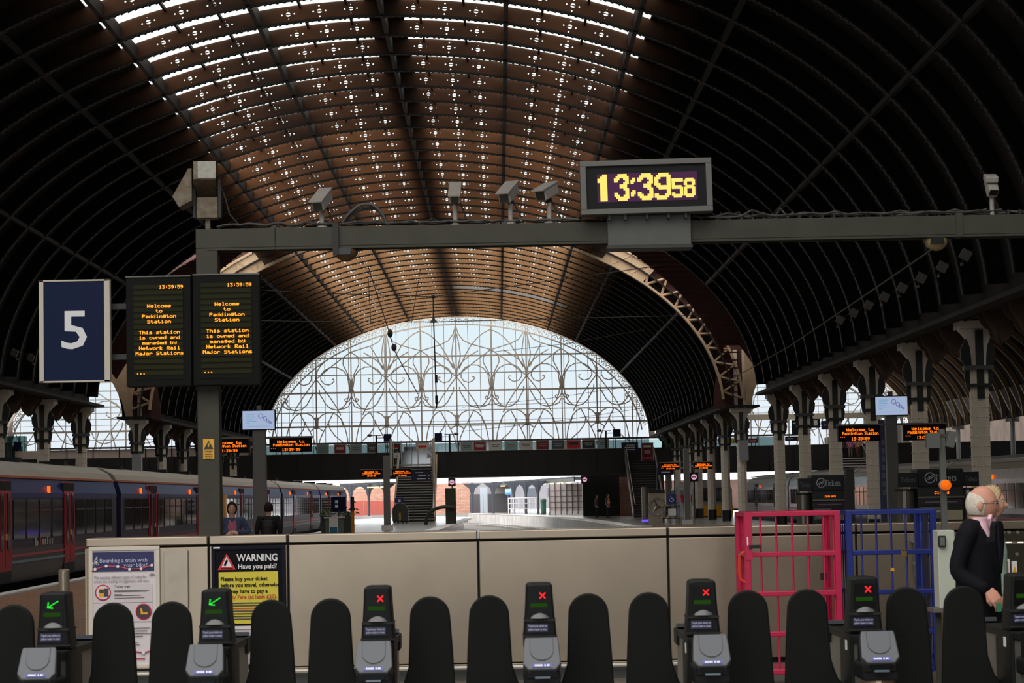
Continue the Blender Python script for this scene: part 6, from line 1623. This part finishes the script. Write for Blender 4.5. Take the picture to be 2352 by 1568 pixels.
# ---- a simpler figure for the people farther off
def figure(label, px, Y, hgt, rotd, top, bottom, hairc, hairlen=.0, arms='down', skin=None, vest=None, bag=None, inner=None, z0=0.0, curly=False, vox=.014):
    loc = at(px, 1200, Y); loc.z = z0; h = hgt/1.75; rot = math.radians(rotd)
    t = thing('person', label, 'person', loc)
    hc = (0, -.02, 1.635)
    A_ = {'down': [[(-.19, 0, 1.42), (-.25, .03, 1.16), (-.24, -.05, .93)], [(.19, 0, 1.42), (.25, .03, 1.16), (.24, -.05, .93)]],
          'clasp': [[(-.18, 0, 1.42), (-.28, .02, 1.18), (-.05, -.21, 1.2)], [(.18, 0, 1.42), (.3, .0, 1.2), (.04, -.21, 1.19)]],
          'fold': [[(-.19, 0, 1.42), (-.26, .0, 1.18), (-.02, -.19, 1.2)], [(.19, 0, 1.42), (.26, .0, 1.18), (.02, -.21, 1.24)]]}[arms]
    mb = MB(); limb(mb, [(0, .02, 1.42), (0, .0, 1.5), (0, -.005, 1.57)], [.062, .054, .052])
    torso(mb, [(.85, .14, .1, 0), (1.1, .13, .09, 0), (1.3, .15, .1, 0), (1.44, .08, .07, .01)])
    for a_ in A_: limb(mb, a_, [.045, .038, .028])
    for s in (-1, 1): limb(mb, [(s*.09, 0, .88), (s*.1, -.02, .48), (s*.1, .03, .08)], [.075, .05, .035])
    for i, a_ in enumerate(A_):
        w_ = Vector(a_[2]); d = (w_-Vector(a_[1])).normalized()
        hand(mb, w_+d*.02, d, (0, -.6, .8) if arms != 'down' else ((-1 if i == 0 else 1), 0, 0), 1.15, .5, 1 if i == 0 else -1)
    hm = MB(); M = head(hm, hc); mb.add(hm.v, hm.f)
    remeshed(mb, 'body', skin or M_skin_, t, min(vox*.65, .008), 2, rot, h)
    eyes(t, hc, M, 1.0, rot, h)
    hb = MB(); vs = []; fs = []; nu, nv = 36, 14
    rnd = random.Random(3)
    for i in range(nv+1):
        for k in range(nu):
            a = 2*PI*k/nu; front = max(0, -math.sin(a))
            lo = math.radians(-30 if hairlen == 0 else -48)+math.radians(88 if hairlen == 0 else 92)*front**.7
            th = lo+(PI/2-lo)*i/nv; e_ = (1.09+rnd.uniform(-.05, .1)) if curly else 1.055+.012*math.sin(9*a)
            vs.append(Vector(hc)+Vector((.077*e_*math.cos(th)*math.cos(a), .098*e_*math.cos(th)*math.sin(a)+.006, .118*e_*math.sin(th))))
    for i in range(nv):
        for k in range(nu): fs.append((i*nu+k, i*nu+(k+1) % nu, (i+1)*nu+(k+1) % nu, (i+1)*nu+k))
    hb.add(vs, fs)
    ho = plain(hb, 'hair', hairc, t, rot, h); sd = ho.modifiers.new('thick', 'SOLIDIFY'); sd.thickness = .015; sd.offset = -1
    if hairlen > 0: remeshed(MB().ball((0, .08, 1.56), (.07, .05, .1), 12, 8), 'hair_back', hairc, t, .012, 2, rot, h)
    tp = MB(); torso(tp, [(.84, .185, .135, 0), (.95, .18, .13, 0), (1.1, .165, .12, 0), (1.25, .18, .125, 0), (1.36, .185, .118, .01), (1.43, .14, .085, .012), (1.47, .075, .066, .01)])
    for a_ in A_: limb(tp, [a_[0], a_[1], Vector(a_[1]).lerp(Vector(a_[2]), .92)], [.068, .055, .044])
    for s in (-1, 1): limb(tp, [(s*.12, .01, 1.42), (s*.19, .005, 1.41)], [.06, .068])
    remeshed(tp, 'jacket', top, t, vox, 3, rot, h)
    if inner:
        ip = MB(); ip.prism([(-.05, 1.44), (0, 1.37), (.05, 1.44), (.085, 1.3), (.06, 1.0), (-.06, 1.0), (-.085, 1.3)], -.142, -.09, 'y'); plain(ip, 'pink_top', inner, t, rot, h, False)
    if vest:
        vm = MB(); torso(vm, [(.98, .195, .145, 0), (1.1, .18, .135, 0), (1.25, .195, .14, 0), (1.36, .2, .132, .01), (1.44, .15, .1, .012)]); remeshed(vm, 'vest', vest, t, vox, 3, rot, h)
        plain(MB().box((0, 0, 1.14), (.37, .28, .05)), 'reflective_band', mat('reflective_band', S(226, 226, 214), .4), t, rot, h, False)
    if bag:
        bm_ = MB(); torso(bm_, [(.98, .14, .08, .17), (1.05, .15, .1, .19), (1.25, .15, .1, .19), (1.38, .12, .07, .16)]); remeshed(bm_, 'backpack', bag, t, vox, 2, rot, h)
        for s in (-1, 1): plain(MB().tube([(s*.1, .12, 1.42), (s*.1, 0, 1.475), (s*.1, -.12, 1.38), (s*.12, -.12, 1.2), (s*.12, .1, 1.02)], .018, 6), 'strap', bag, t, rot, h)
    bt = MB(); torso(bt, [(.8, .17, .12, 0), (.9, .178, .126, 0), (1.0, .168, .12, 0)])
    for s in (-1, 1): limb(bt, [(s*.09, 0, .85), (s*.1, -.02, .48), (s*.1, .03, .1)], [.095, .07, .055])
    remeshed(bt, 'trousers', bottom, t, vox, 2, rot, h)
    shoes(t, [(-.1, .0, 0), (.1, .0, 0)], rot, None, h)
    return t
M_denim = mat('cardigan_blue_grey', S(70, 86, 116), .85, var=.15, scale=20)
M_dk = mat('trousers_dark', S(28, 28, 32), .8); M_blk = mat('jacket_black', S(20, 20, 22), .75, var=.2, scale=15)
M_hairdk = mat('hair_dark_brown', S(44, 31, 24), .7, spec=.2); M_hairbl = mat('hair_fair_curly', S(190, 164, 124), .8, bump=.8, bscale=80)
figure('smiling dark-haired woman in a pink top and blue cardigan, hands clasped, beside the gantry post', 533, 41, 1.64, 8, M_denim, M_dk, M_hairdk, .1, 'clasp', None, None, None, mat('top_pink', S(206, 112, 138), .7), vox=.011)
figure('man in black with a backpack seen from behind, left of the totem with screen', 617, 46, 1.62, 176, M_blk, M_dk, M_hairdk, 0, 'down', None, None, mat('backpack_black', S(24, 24, 26), .6), vox=.011)
figure('fair curly-haired woman in a pale green top, half hidden behind the old man', 2274, 17.0, 1.65, 80, mat('top_pale_green', S(178, 206, 190), .75), M_dk, M_hairbl, .1, 'down', None, curly=True, vox=.011)
figure('staff member in an orange vest walking by the dark pier far away', 1397, 166, 1.72, 70, M_dk, M_dk, M_hairdk, 0, 'down', None, mat('vest_orange', S(255, 132, 70), .6), vox=.02)
figure('person in a purple top standing by the dark pier far away', 1371, 166, 1.66, 80, mat('top_purple', S(84, 56, 104), .7), M_dk, M_hairdk, 0, 'down', vox=.02)
# ------------------------------------------------------------------ ticket machines
M_tmdark = mat('machine_dark', S(44, 44, 40), .45, .2)
M_tmsteel = mat('machine_steel', S(132, 126, 114), .38, .7, var=.06, scale=6)
M_tmblack = mat('machine_header_black', S(14, 13, 20), .35)
M_tmplum = mat('machine_plum', S(54, 26, 46), .45)
M_tmpanel = mat('machine_panel_grey', S(120, 120, 116), .4, .3)
M_whitetx = mat('text_white', S(190, 190, 190), .5)
def rail_mark(parent, x, y, z, r):
    n = 18
    part('round_mark', MB().tube([(x+r*math.cos(2*PI*k/n), y, z+r*math.sin(2*PI*k/n)) for k in range(n)], r*.12, 4, closed=True).tube([(x-r*.7, y, z-r*.2), (x+r*.55, y, z+r*.45)], r*.1, 4).tube([(x-r*.55, y, z-r*.45), (x+r*.7, y, z+r*.2)], r*.1, 4).tube([(x-r*.3, y, z+r*.3), (x+r*.3, y, z-r*.3)], r*.08, 4), M_whitetx, parent)
def ticket_machine(label, px0, px1, pyt, Y, ptxt, side0, side1, msg):
    a, b = at(px0, pyt, Y), at(px1, pyt, Y); W_ = b.x-a.x; H = a.z; k = mpp(Y)
    t = thing('ticket_machine', label, 'ticket machine', ((a.x+b.x)/2, Y, 0), 'ticket machines with black headers')
    part('body', MB().box((0, .3, H/2), (W_, .6, H)), M_tmdark, t, bevel=.01)
    hd = part('header', MB().box((0, -.03, H-.16), (W_*.98, .1, .26)), M_tmblack, t)
    text('header_text', 'Tickets', .17, M_whitetx, hd, (W_*.1, -.085, H-.21), 'CENTER', 0, width=ptxt*k)
    rail_mark(hd, -W_*.24, -.085, H-.15, .085)
    mb = MB(); led(mb, msg, 0.02, -.012, H-.385, W_*.32/(len(msg)*6), .006); part('led_line', mb, M_led2, t, kind='stuff')
    part('plum_band', MB().box((0, -.01, H-.56), (W_*.97, .03, .1)), M_tmplum, t)
    part('band_print', MB().box((0, -.028, H-.56), (W_*.7, .006, .022)), M_tmpanel, t)
    part('ledge', MB().box((0, -.03, H-.48), (W_, .08, .03)), M_tmsteel, t)
    p_ = part('logo_panel', MB().box((-W_*.2, -.01, H-.74), (W_*.5, .03, .2)), M_tmpanel, t)
    rail_mark(p_, -W_*.32, -.03, H-.74, .06)
    part('print_line', MB().box((-W_*.12, -.028, H-.72), (W_*.22, .006, .03)).box((-W_*.16, -.028, H-.78), (W_*.1, .006, .02)), M_whitetx, p_)
    part('screen', MB().box((-W_*.2, -.008, H-1.02), (W_*.34, .03, .28)), M_tmblack, t)
    part('side_panel', MB().box((W_*.28, -.01, H-.78), (W_*.36, .03, .16)), mat('machine_panel_cream', S(196, 184, 150), .5), t)
    part('card_slot', MB().box((W_*.2, -.012, H-1.02), (W_*.12, .03, .16)), M_tmblack, t); part('coin_tray', MB().box((W_*.36, -.012, H-1.02), (W_*.14, .03, .16)), M_tmblack, t)
    for s, w_, tx in ((-1, side0, True), (1, side1, True)):
        if w_ <= 0: continue
        x = s*(W_/2+w_*k/2)
        c = part('side_column', MB().cyl((x, .25, 0), (x, .25, H-.36), w_*k/2, 18), M_tmsteel, t)
        part('column_collar', MB().cyl((x, .25, H-.37), (x, .25, H-.33), w_*k/2+.015, 18), M_tmdark, c)
        hh = part('side_header', MB().box((x, .02, H-.18), (w_*k*.98, .12, .24)), M_tmblack, c)
        text('side_text', 'Tickets', .13, mat('text_grey_dim', S(110, 110, 112), .5), c, (x, -.045, H-.22), 'CENTER', 0, width=w_*k*.74)
    return t
ticket_machine('ticket machine behind the pink cage, its header topped by the smaller Tickets sign', 1864, 1942, 1091, 44, 37, 32, 20, 'Cards only')
ticket_machine('larger ticket machine right of the blue cage, behind the beacon post', 2106, 2211, 1077, 39, 50, 45, 36, 'Closed')
# green-black slab post between the machines
a = at(1946, 1075, 42); one('dark_pillar', MB().box((at(1954, 1100, 42).x, 42.2, a.z/2), (.14, .3, a.z)), M_tmdark, 'thin dark pillar between the two ticket machines', 'pillar')
# tall blue-grey lamp post / banner behind the blue cage
a = at(2037, 985, 61)
t = thing('banner_post', 'slim blue-grey banner beside the right totem post', 'banner', (at(2037, 1100, 61).x, 61.5, 0))
part('strip', MB().box((0, 0, 1.75), (.22, .1, 3.5)), mat('banner_blue_grey', S(70, 72, 96), .4), t)
for k in range(7): part('letter', MB().box((0, -.053, 2.9-.22*k), (.08, .006, .14)), mat('banner_letter', S(110, 112, 140), .5), t)

# ------------------------------------------------------------------ litter and kit on the far platforms
# crash post and bent pipe
t = thing('buffer_post', 'dark green square post with a thick bent pipe running down to the platform', 'post', (at(1036, 1200, 146).x, 146, 0))
q = at(1036, 1121, 146)
part('post', MB().box((0, 0, q.z/2), (.66, .5, q.z)), mat('post_dark_green', S(54, 58, 44), .6), t)
pp = [at(px, py, 145.6)-Vector((at(1036, 1200, 146).x, 146, 0)) for px, py in ((1046, 1165), (1020, 1164), (1000, 1168), (986, 1178), (980, 1192), (978, 1212))]
pp[-1].z = 0.0
part('pipe', MB().tube(spline(pp, [.12]*6, 4)[0], .115, 10), mat('post_dark_green', S(54, 58, 44), .6), t)
# domed waste container
t = thing('waste_container', 'dark domed wheeled container before the central stair', 'bin', (at(920, 1195, 158).x, 158, 0))
w_ = 36*mpp(158)
part('body', MB().prism([(-w_/2, .15), (w_/2, .15), (w_/2, .8)]+[(w_/2*math.cos(PI*k/10), .85+.5*math.sin(PI*k/10)) for k in range(11)]+[(-w_/2, .8)], -.4, .4, 'y'), mat('container_dark', S(56, 60, 54), .5), t)
part('label', MB().box((-.02, -.41, .45), (.14, .02, .5)), mat('label_tan', S(170, 138, 70), .5), t)
for x in (-.4, -.15, .15, .4): part('wheel', MB().cyl((x, -.35, .08), (x, -.27, .08), .08, 10), M_joint, t)
bi_ = board('blue_info_sign', 'small blue sign with a white figure above the domed container', 'sign', 907, 1143, 928, 1154, 159.5, mat('sign_blue_mid', S(30, 50, 120), .5), [(.5, .6, .25, .5, M_printw)])
part('leg', MB().cyl((0, .05, -bi_.location.z), (0, .05, .1), .04, 6), M_blackpaint, bi_)
# information stand near the train, with planters, blue board and teal poster
Yp = 96; t = thing('platform_stand', 'pale stand with a teal poster and leafy planters under a dark blue board', 'stand', (at(768, 1200, Yp).x, Yp, 0)); L = wloc(t)
def rel(px, py, Y): return at(px, py, Y)-Vector((L.x, L.y, 0))
a, b = rel(748, 1180, Yp), rel(790, 1180, Yp)
part('cabinet', MB().box(((a.x+b.x)/2, 0, .45), (b.x-a.x, .5, .9)), mat('stand_green_grey', S(92, 104, 92), .5), t)
part('top', MB().box(((a.x+b.x)/2, 0, .93), (b.x-a.x+.1, .6, .06)), M_frame, t)
a, b = rel(756, 1186, Yp-.3), rel(777, 1222, Yp-.3)
part('notice_panel', MB().box(((a.x+b.x)/2, -.3, .5), (b.x-a.x, .04, .8)), M_notice, t)
part('teal_poster', MB().box(((a.x+b.x)/2, -.33, .35), (b.x-a.x-.08, .02, .38)), mat('poster_teal', S(40, 108, 140), .5), t)
a, b = rel(760, 1141, Yp), rel(795, 1175, Yp)
part('blue_board', MB().box(((a.x+b.x)/2, .1, (a.z+b.z)/2), (b.x-a.x, .06, a.z-b.z)), mat('sign_navy', S(18, 34, 74), .5), t)
for pz in (1152, 1162): q = rel(773, pz, Yp); part('white_square', MB().box((q.x, .06, q.z), (.13, .02, .13)), M_notice, t)
part('board_leg', MB().box(((a.x+b.x)/2, .12, .95), (.05, .04, 1.2)), M_blackpaint, t)
rnd = random.Random(5)
for px in (750, 800):
    q = rel(px, 1175, Yp); mb = MB()
    for i in range(40):
        c = Vector((q.x+rnd.gauss(0, .16), rnd.gauss(0, .12), 1.0+abs(rnd.gauss(0, .16)))); d = Vector((rnd.gauss(0, 1), rnd.gauss(0, 1), rnd.gauss(.4, .6))).normalized()*.12; e_ = d.orthogonal().normalized()*.04
        mb.quad(c-d, c+e_, c+d, c-e_)
    part('foliage', mb, mat('leaf_green', S(52, 84, 48), .7), t, kind='stuff')
    part('planter', MB().box((q.x, 0, .5), (.42, .4, 1.0)), mat('planter_dark', S(50, 58, 50), .6), t)
t = thing('yellow_post', 'black and orange-yellow marker post beside the leafy stand', 'post', (at(810, 1200, 94).x, 94, 0))
z1 = at(810, 1140, 94).z; z2 = at(810, 1172, 94).z
part('lower', MB().cyl((0, 0, 0), (0, 0, z2), .075, 10), mat('post_orange', S(196, 122, 20), .5), t); part('band', MB().cyl((0, 0, z2), (0, 0, z2+.1), .1, 10), M_blackpaint, t); part('upper', MB().cyl((0, 0, z2+.1), (0, 0, z1), .075, 10), M_blackpaint, t)

# advertising panel with a ring and a three-pointed star, steel pillar, notice trolley
Ya = 140
a, b = at(1489, 1124, Ya), at(1528, 1186, Ya); W_, H = b.x-a.x, a.z
t = thing('ring_panel', 'beige panel with a large silver ring holding three spokes, left of the right totem', 'panel', ((a.x+b.x)/2, Ya, 0))
part('panel', MB().box((0, 0, H/2), (W_, .2, H)), mat('panel_beige', S(170, 156, 136), .5), t)
part('header', MB().box((0, -.11, H-.12), (W_, .04, .22)), M_tmblack, t)
r = .5; c = Vector((.0, -.14, H*.46)); M_chrome = mat('chrome', S(210, 208, 204), .2, .9)
part('ring', MB().tube([c+Vector((r*math.cos(2*PI*k/28), 0, r*math.sin(2*PI*k/28))) for k in range(28)], .045, 6, closed=True), M_chrome, t)
for k in range(3):
    an = PI/2+2*PI*k/3+.35; d = Vector((math.cos(an), 0, math.sin(an))); e_ = Vector((-d.z, 0, d.x))
    part('spoke', MB().add([c-e_*.09, c+d*r, c+e_*.09, c-Vector((0, .05, 0))+d*.1, c-e_*.09+Vector((0, .03, 0)), c+e_*.09+Vector((0, .03, 0))], [(0, 1, 3), (1, 2, 3), (0, 3, 2), (4, 5, 1)]), M_chrome, t)
t = thing('steel_pillar', 'round steel pillar lit violet at its foot, left of the ring panel', 'pillar', (at(1481, 1180, Ya).x, Ya, 0))
part('tube', MB().cyl((0, 0, .12), (0, 0, at(1481, 1118, Ya).z), .17, 16), M_steel, t)
part('light_ring', MB().cyl((0, 0, 0), (0, 0, .12), .19, 16), emis('violet_light', S(84, 60, 255), 1.6), t)
t = thing('notice_trolley', 'grey trolley with a white notice and blue wheelchair sign beside the ring panel', 'trolley', (at(1542, 1190, 132).x, 132, 0))
part('frame', MB().tube([(-.5, 0, .2), (-.5, 0, .95), (.5, 0, .95), (.5, 0, .2)], .03, 6).tube([(-.5, .5, .2), (-.5, .5, .95), (.5, .5, .95), (.5, .5, .2)], .03, 6), M_steel, t)
part('deck', MB().box((0, .25, .25), (1.1, .6, .06)).box((0, .25, .92), (1.0, .5, .04)), M_tmdark, t)
part('white_notice', MB().box((.05, -.05, .6), (.45, .03, .38)), M_notice, t)
s_ = part('blue_sign', MB().box((.05, .1, 1.35), (.5, .05, .55)), mat('sign_blue_mid', S(30, 50, 120), .5), t)
part('wheelchair_mark', MB().tube([(.03+.1*math.cos(a_*.6), .07, 1.3+.1*math.sin(a_*.6)) for a_ in range(-6, 4)], .018, 4).tube([(.0, .07, 1.52), (.02, .07, 1.38), (.13, .07, 1.38), (.17, .07, 1.24)], .02, 4), M_notice, s_)
for x in (-.45, .45): part('wheel', MB().cyl((x-.02, .25, .11), (x+.02, .25, .11), .11, 12), M_joint, t)

# signals: black boxes with a pink round sign, hung under the bridge
for px, py, Y, lab in ((1038, 1107, 172, 'round pink signal in a black box under the bridge, right of the central stair'), (1343, 1101, 178, 'round pink signal in a black box under the dark pier'), (1594, 1095, 150, 'round pink signal in a black box between the far right columns')):
    q = at(px, py, Y); t = thing('round_signal', lab, 'signal', (q.x, q.y, q.z-.3))
    if Y < 160 or Y == 172: part('leg', MB().cyl((0, .1, -(q.z-.3)), (0, .1, .1), .05, 6), M_blackpaint, t)
    part('box', MB().box((0, .1, .3), (.55, .3, .6)), M_blackpaint, t); part('disc', MB().cyl((0, -.06, .3), (0, -.09, .3), .18, 18), emis('signal_pink', S(214, 160, 186), .8), t)
    part('bar', MB().box((0, -.1, .3), (.26, .02, .07)), mat('signal_bar', S(120, 60, 84), .5), t); part('hanger', MB().cyl((0, .1, .6), (0, .1, 1.0), .04, 6), M_blackpaint, t); part('hanger_arm', MB().box((0, max(.3, YB-.3-Y)/2, 1.0), (.08, max(.3, YB-.3-Y), .08)), M_blackpaint, t)

# platform number boards hung high near the screen, on lamp posts
for px, py, lab in ((890, 1005, 'left of two blue square boards before the screen'), (1007, 1003, 'right of two blue square boards before the screen'), (1417, 994, 'lone blue square board at the right foot of the screen'), (40, 1023, 'blue square board above the blue train at the far left')):
    Y = 176.3; q = at(px, py, Y); t = thing('platform_number_board', lab, 'sign', (q.x, Y, 0), 'blue square boards on lamp posts')
    s = 1 if px in (1007,) else -1
    part('board', MB().box((0, 0, q.z), (.58, .12, .58)), mat('board_square_navy', S(20, 22, 62), .5, spec=.2), t)
    part('post', MB().cyl((s*.85, 0, 5.2), (s*.85, 0, q.z+.15), .07, 8), M_blackpaint, t)
    part('foot', MB().box((s*.85, .24, 5.25), (.12, .48, .1)), M_blackpaint, t)
    part('arm', MB().box((s*.45, 0, q.z), (.9, .05, .05)).box((s*1.0, 0, q.z+.18), (1.1, .06, .06)), M_blackpaint, t)
    part('lamp', MB().lathe([(.1, 0), (.2, .12), (.12, .2)], (s*1.35, 0, q.z+.1), 8), M_tmpanel, t)

# floodlights under the haunches
M_flood = mat('floodlight_pale', S(104, 100, 93), .4)
def flood(x, y, z, s, lab):
    t = thing('floodlight', lab, 'floodlight', (x, y, z-.12), 'pale floodlights under the roof haunch')
    part('head', MB().box((0, 0, .12), (.26, .1, .26), Matrix.Rotation(.5, 3, 'Y') @ Matrix.Rotation(.25, 3, 'X')), M_flood, t)
    part('bracket', MB().tube([(0, .05, .12), (s*.15, .07, .2), (s*.34, .07, .34)], .02, 5), M_tmdark, t)
    part('small_unit', MB().box((-s*.1, 0, -.12), (.07, .07, .07)), M_flood, t); part('drop', MB().cyl((-s*.1, 0, -.1), (-s*.05, 0, .05), .012, 5), M_tmdark, t)
for k in range(8):
    flood(11.85, 57.7+BAY*k, 7.5, 1, 'pale square floodlight under the right haunch, %s from the camera' % ordn[k])
for k in range(2): flood(-18.42, 88.2+BAY*k, 7.5, -1, 'pale square floodlight under the left haunch beside the blue 5 sign, %s of two' % ('nearer', 'farther')[k])

# ------------------------------------------------------------------ overhead wires and the hanging insulator rod
def cable(label, pts, r, m=M_cableblk, cat='wire', name='overhead_wire', grp='thin overhead wires'):
    return one(name, MB().tube(pts, r, 5), m, label, cat, grp)
cable('dark span wire crossing the nave through the top of the hanging rod', [at(430, 655, 116), at(700, 672, 116), at(995, 681, 116), at(1300, 640, 116), at(1640, 592, 116)], .022)
cable('dark span wire crossing the nave just above the arched screen', [at(420, 733, 116), at(700, 738, 116), at(995, 739, 116), at(1300, 731, 116), at(1690, 722, 116)], .022)
cable('long wire slanting from the right dome lamp down towards the columns', [at(2142, 572, 44), at(1975, 686, 62), at(1810, 797, 92), at(1660, 882, 128), at(1500, 965, 180)], .02)
for i, (p0, p1) in enumerate(((((1131, 808, 150)), (1480, 757, 128)), ((1062, 935, 170), (1495, 880, 150)), ((1064, 990, 172), (1490, 935, 152)))):
    a, b = at(*p0), at(*p1); cable('thin slanting wire before the right half of the screen, %s from top' % ordn[i], [a, (a+b)/2-Vector((0, 0, .15)), b], .016)
for i, z in enumerate((6.9, 7.25, 8.35)):
    cable('thin level wire across the foot of the screen, %s from the platform' % ordn[i], [(-18, 165, z), (-3, 165, z-.15), (12.5, 165, z)], .014)
rt = at(995, 681, 116); rb = at(1003, 938, 116)
t = thing('insulator_rod', 'dark rod with a cone hanging from the span wires in front of the screen', 'insulator', (rb.x, 116, rb.z))
mid = at(996, 738, 116)
part('rod', MB().tube([rt-Vector(rb), mid-Vector(rb), (0, 0, 0)], .035, 6), M_cableblk, t)
part('knob', MB().ball(rt-Vector(rb), (.11, .11, .1), 8, 5), M_cableblk, t)
part('cone', MB().lathe([(.24, 0), (.2, .04), (.07, .16), (.05, .3)], mid-Vector(rb)-Vector((0, 0, .05)), 10), M_cableblk, t)
for zz in (1.3, .25): part('insulator', MB().cyl((0, 0, zz), (0, 0, zz+.4), .07, 8), M_cableblk, t)
w0, w1 = at(896, 770, 116), at(905, 803, 116)
t = thing('wire_insulator', 'pair of dark insulators on a slanting stay left of the hanging rod', 'insulator', (w1.x, 116, w1.z))
part('stay', MB().tube([at(845, 610, 116)-w1, w0-w1, (0, 0, 0), at(960, 905, 116)-w1], .025, 5), M_cableblk, t)
part('insulator', MB().ball(w0-w1+Vector((0, 0, .1)), (.14, .14, .22), 8, 6), M_cableblk, t); part('insulator', MB().ball((0, 0, .12), (.14, .14, .2), 8, 6), M_cableblk, t)
for px in (690, 707, 845, 980, 1372 ): pass
for i, (p0, p1) in enumerate((((690, 570), (712, 742)), ((842, 575), (852, 745)), ((973, 572), (945, 742)))):
    cable('thin drop wire under the far roof left of the ridge, %s from left' % ordn[i], [at(p0[0], p0[1], 150), at(p1[0], p1[1], 150)], .022)

# green glass lift shaft on the bridge at far left, third stair with people at right
t = thing('glass_lift', 'green glass lift shaft above the blue train at the far left', 'lift', (at(36, 1020, 184).x, 184, 0))
part('glass', MB().box((0, 0, 5.4), (1.6, 1.2, 3.6)), glass('lift_glass', .6, (.55, .8, .74), .15), t)
for x in (-.8, -.2, .4, .8): part('frame', MB().box((x, -.6, 3.6), (.08, .08, 7.2)), mat('lift_frame_green', S(70, 100, 92), .5), t)
part('core', MB().box((0, .3, 5.0), (.9, .4, 2.8)), mat('lift_core_dark', S(60, 84, 78), .5), t)
stair('pale-edged staircase at far right that three people are climbing', 26.6, 2.6, 164, YB-.8, 4.1, 20, M_tmpanel, M_notice)
for i, (px, c, bt, lab) in enumerate(((1941, S(60, 56, 62), M_dk, 'person in grey at the top of the far right stair'), (1958, S(206, 120, 160), mat('trousers_grey', S(130, 120, 116), .8), 'person in a pink top at the top of the far right stair'), (1976, S(214, 160, 132), mat('trousers_brown', S(130, 84, 66), .8), 'person in a peach top at the top of the far right stair'))):
    figure(lab, px, 175.9, 1.68, 170+20*i, mat('far_top_%d' % i, c, .7), bt, M_hairdk, .0, 'down', z0=4.11, vox=.022)
# blank grey cabinet strapped high on the transept column
for X, py, lab in ((ROWR, 1034, 'grey box strapped to the transept column of the right row'), (ROWL, 1066, 'grey box strapped to the transept column of the left row')):
    px = VX+X*F/126.2; q = at(px, py, 126.2); one('column_box', MB().box((q.x, 126.0, q.z), (.5, .5, 1.1)), mat('box_lilac_grey', S(150, 148, 152), .5), lab, 'box')
# far-left office boards seen over the right-hand bridge
board('black_kiosk_board', 'black framed board on the bridge between the right columns', 'board', 1818, 965, 1838, 1000, YB-.6, M_tmblack, [(.5, .2, .7, .08, M_printw)])
board('clock_board', 'white round clock on a dark board over the right-hand bridge', 'clock', 1862, 962, 1884, 982, YB-.6, M_tmblack, [(.5, .45, .4, .6, M_notice)])
board('blue_square_board', 'dark blue square board over the right-hand bridge', 'board', 1886, 966, 1904, 986, YB-.6, M_signblue, [(.5, .5, .3, .1, M_printw)])
board('yellow_bridge_poster', 'yellow poster on the bridge left of the right transept column', 'poster', 1680, 1008, 1699, 1018, YB-.35, mat('poster_yellow', S(206, 190, 54), .45), [(.5, .5, .6, .2, M_pblack)])
board('crimson_bridge_poster', 'small crimson poster on the bridge right of the transept column', 'poster', 1719, 1007, 1741, 1017, YB-.35, mat('crimson_print', S(122, 22, 36), .5), [(.5, .5, .6, .2, M_printw)])
board('blue_bridge_poster', 'blue and yellow poster on the bridge between two right columns', 'poster', 1803, 1002, 1838, 1012, YB-.35, M_signblue, [(.85, .5, .12, .6, M_tyellow), (.35, .5, .4, .2, M_printw)])
# low cross beam of the right-hand screen
part('transom', MB().box((23.85, YE-.1, at(1900, 955, YE).z), (20, .2, .45)), M_cream, bpy.data.objects['window_3'])
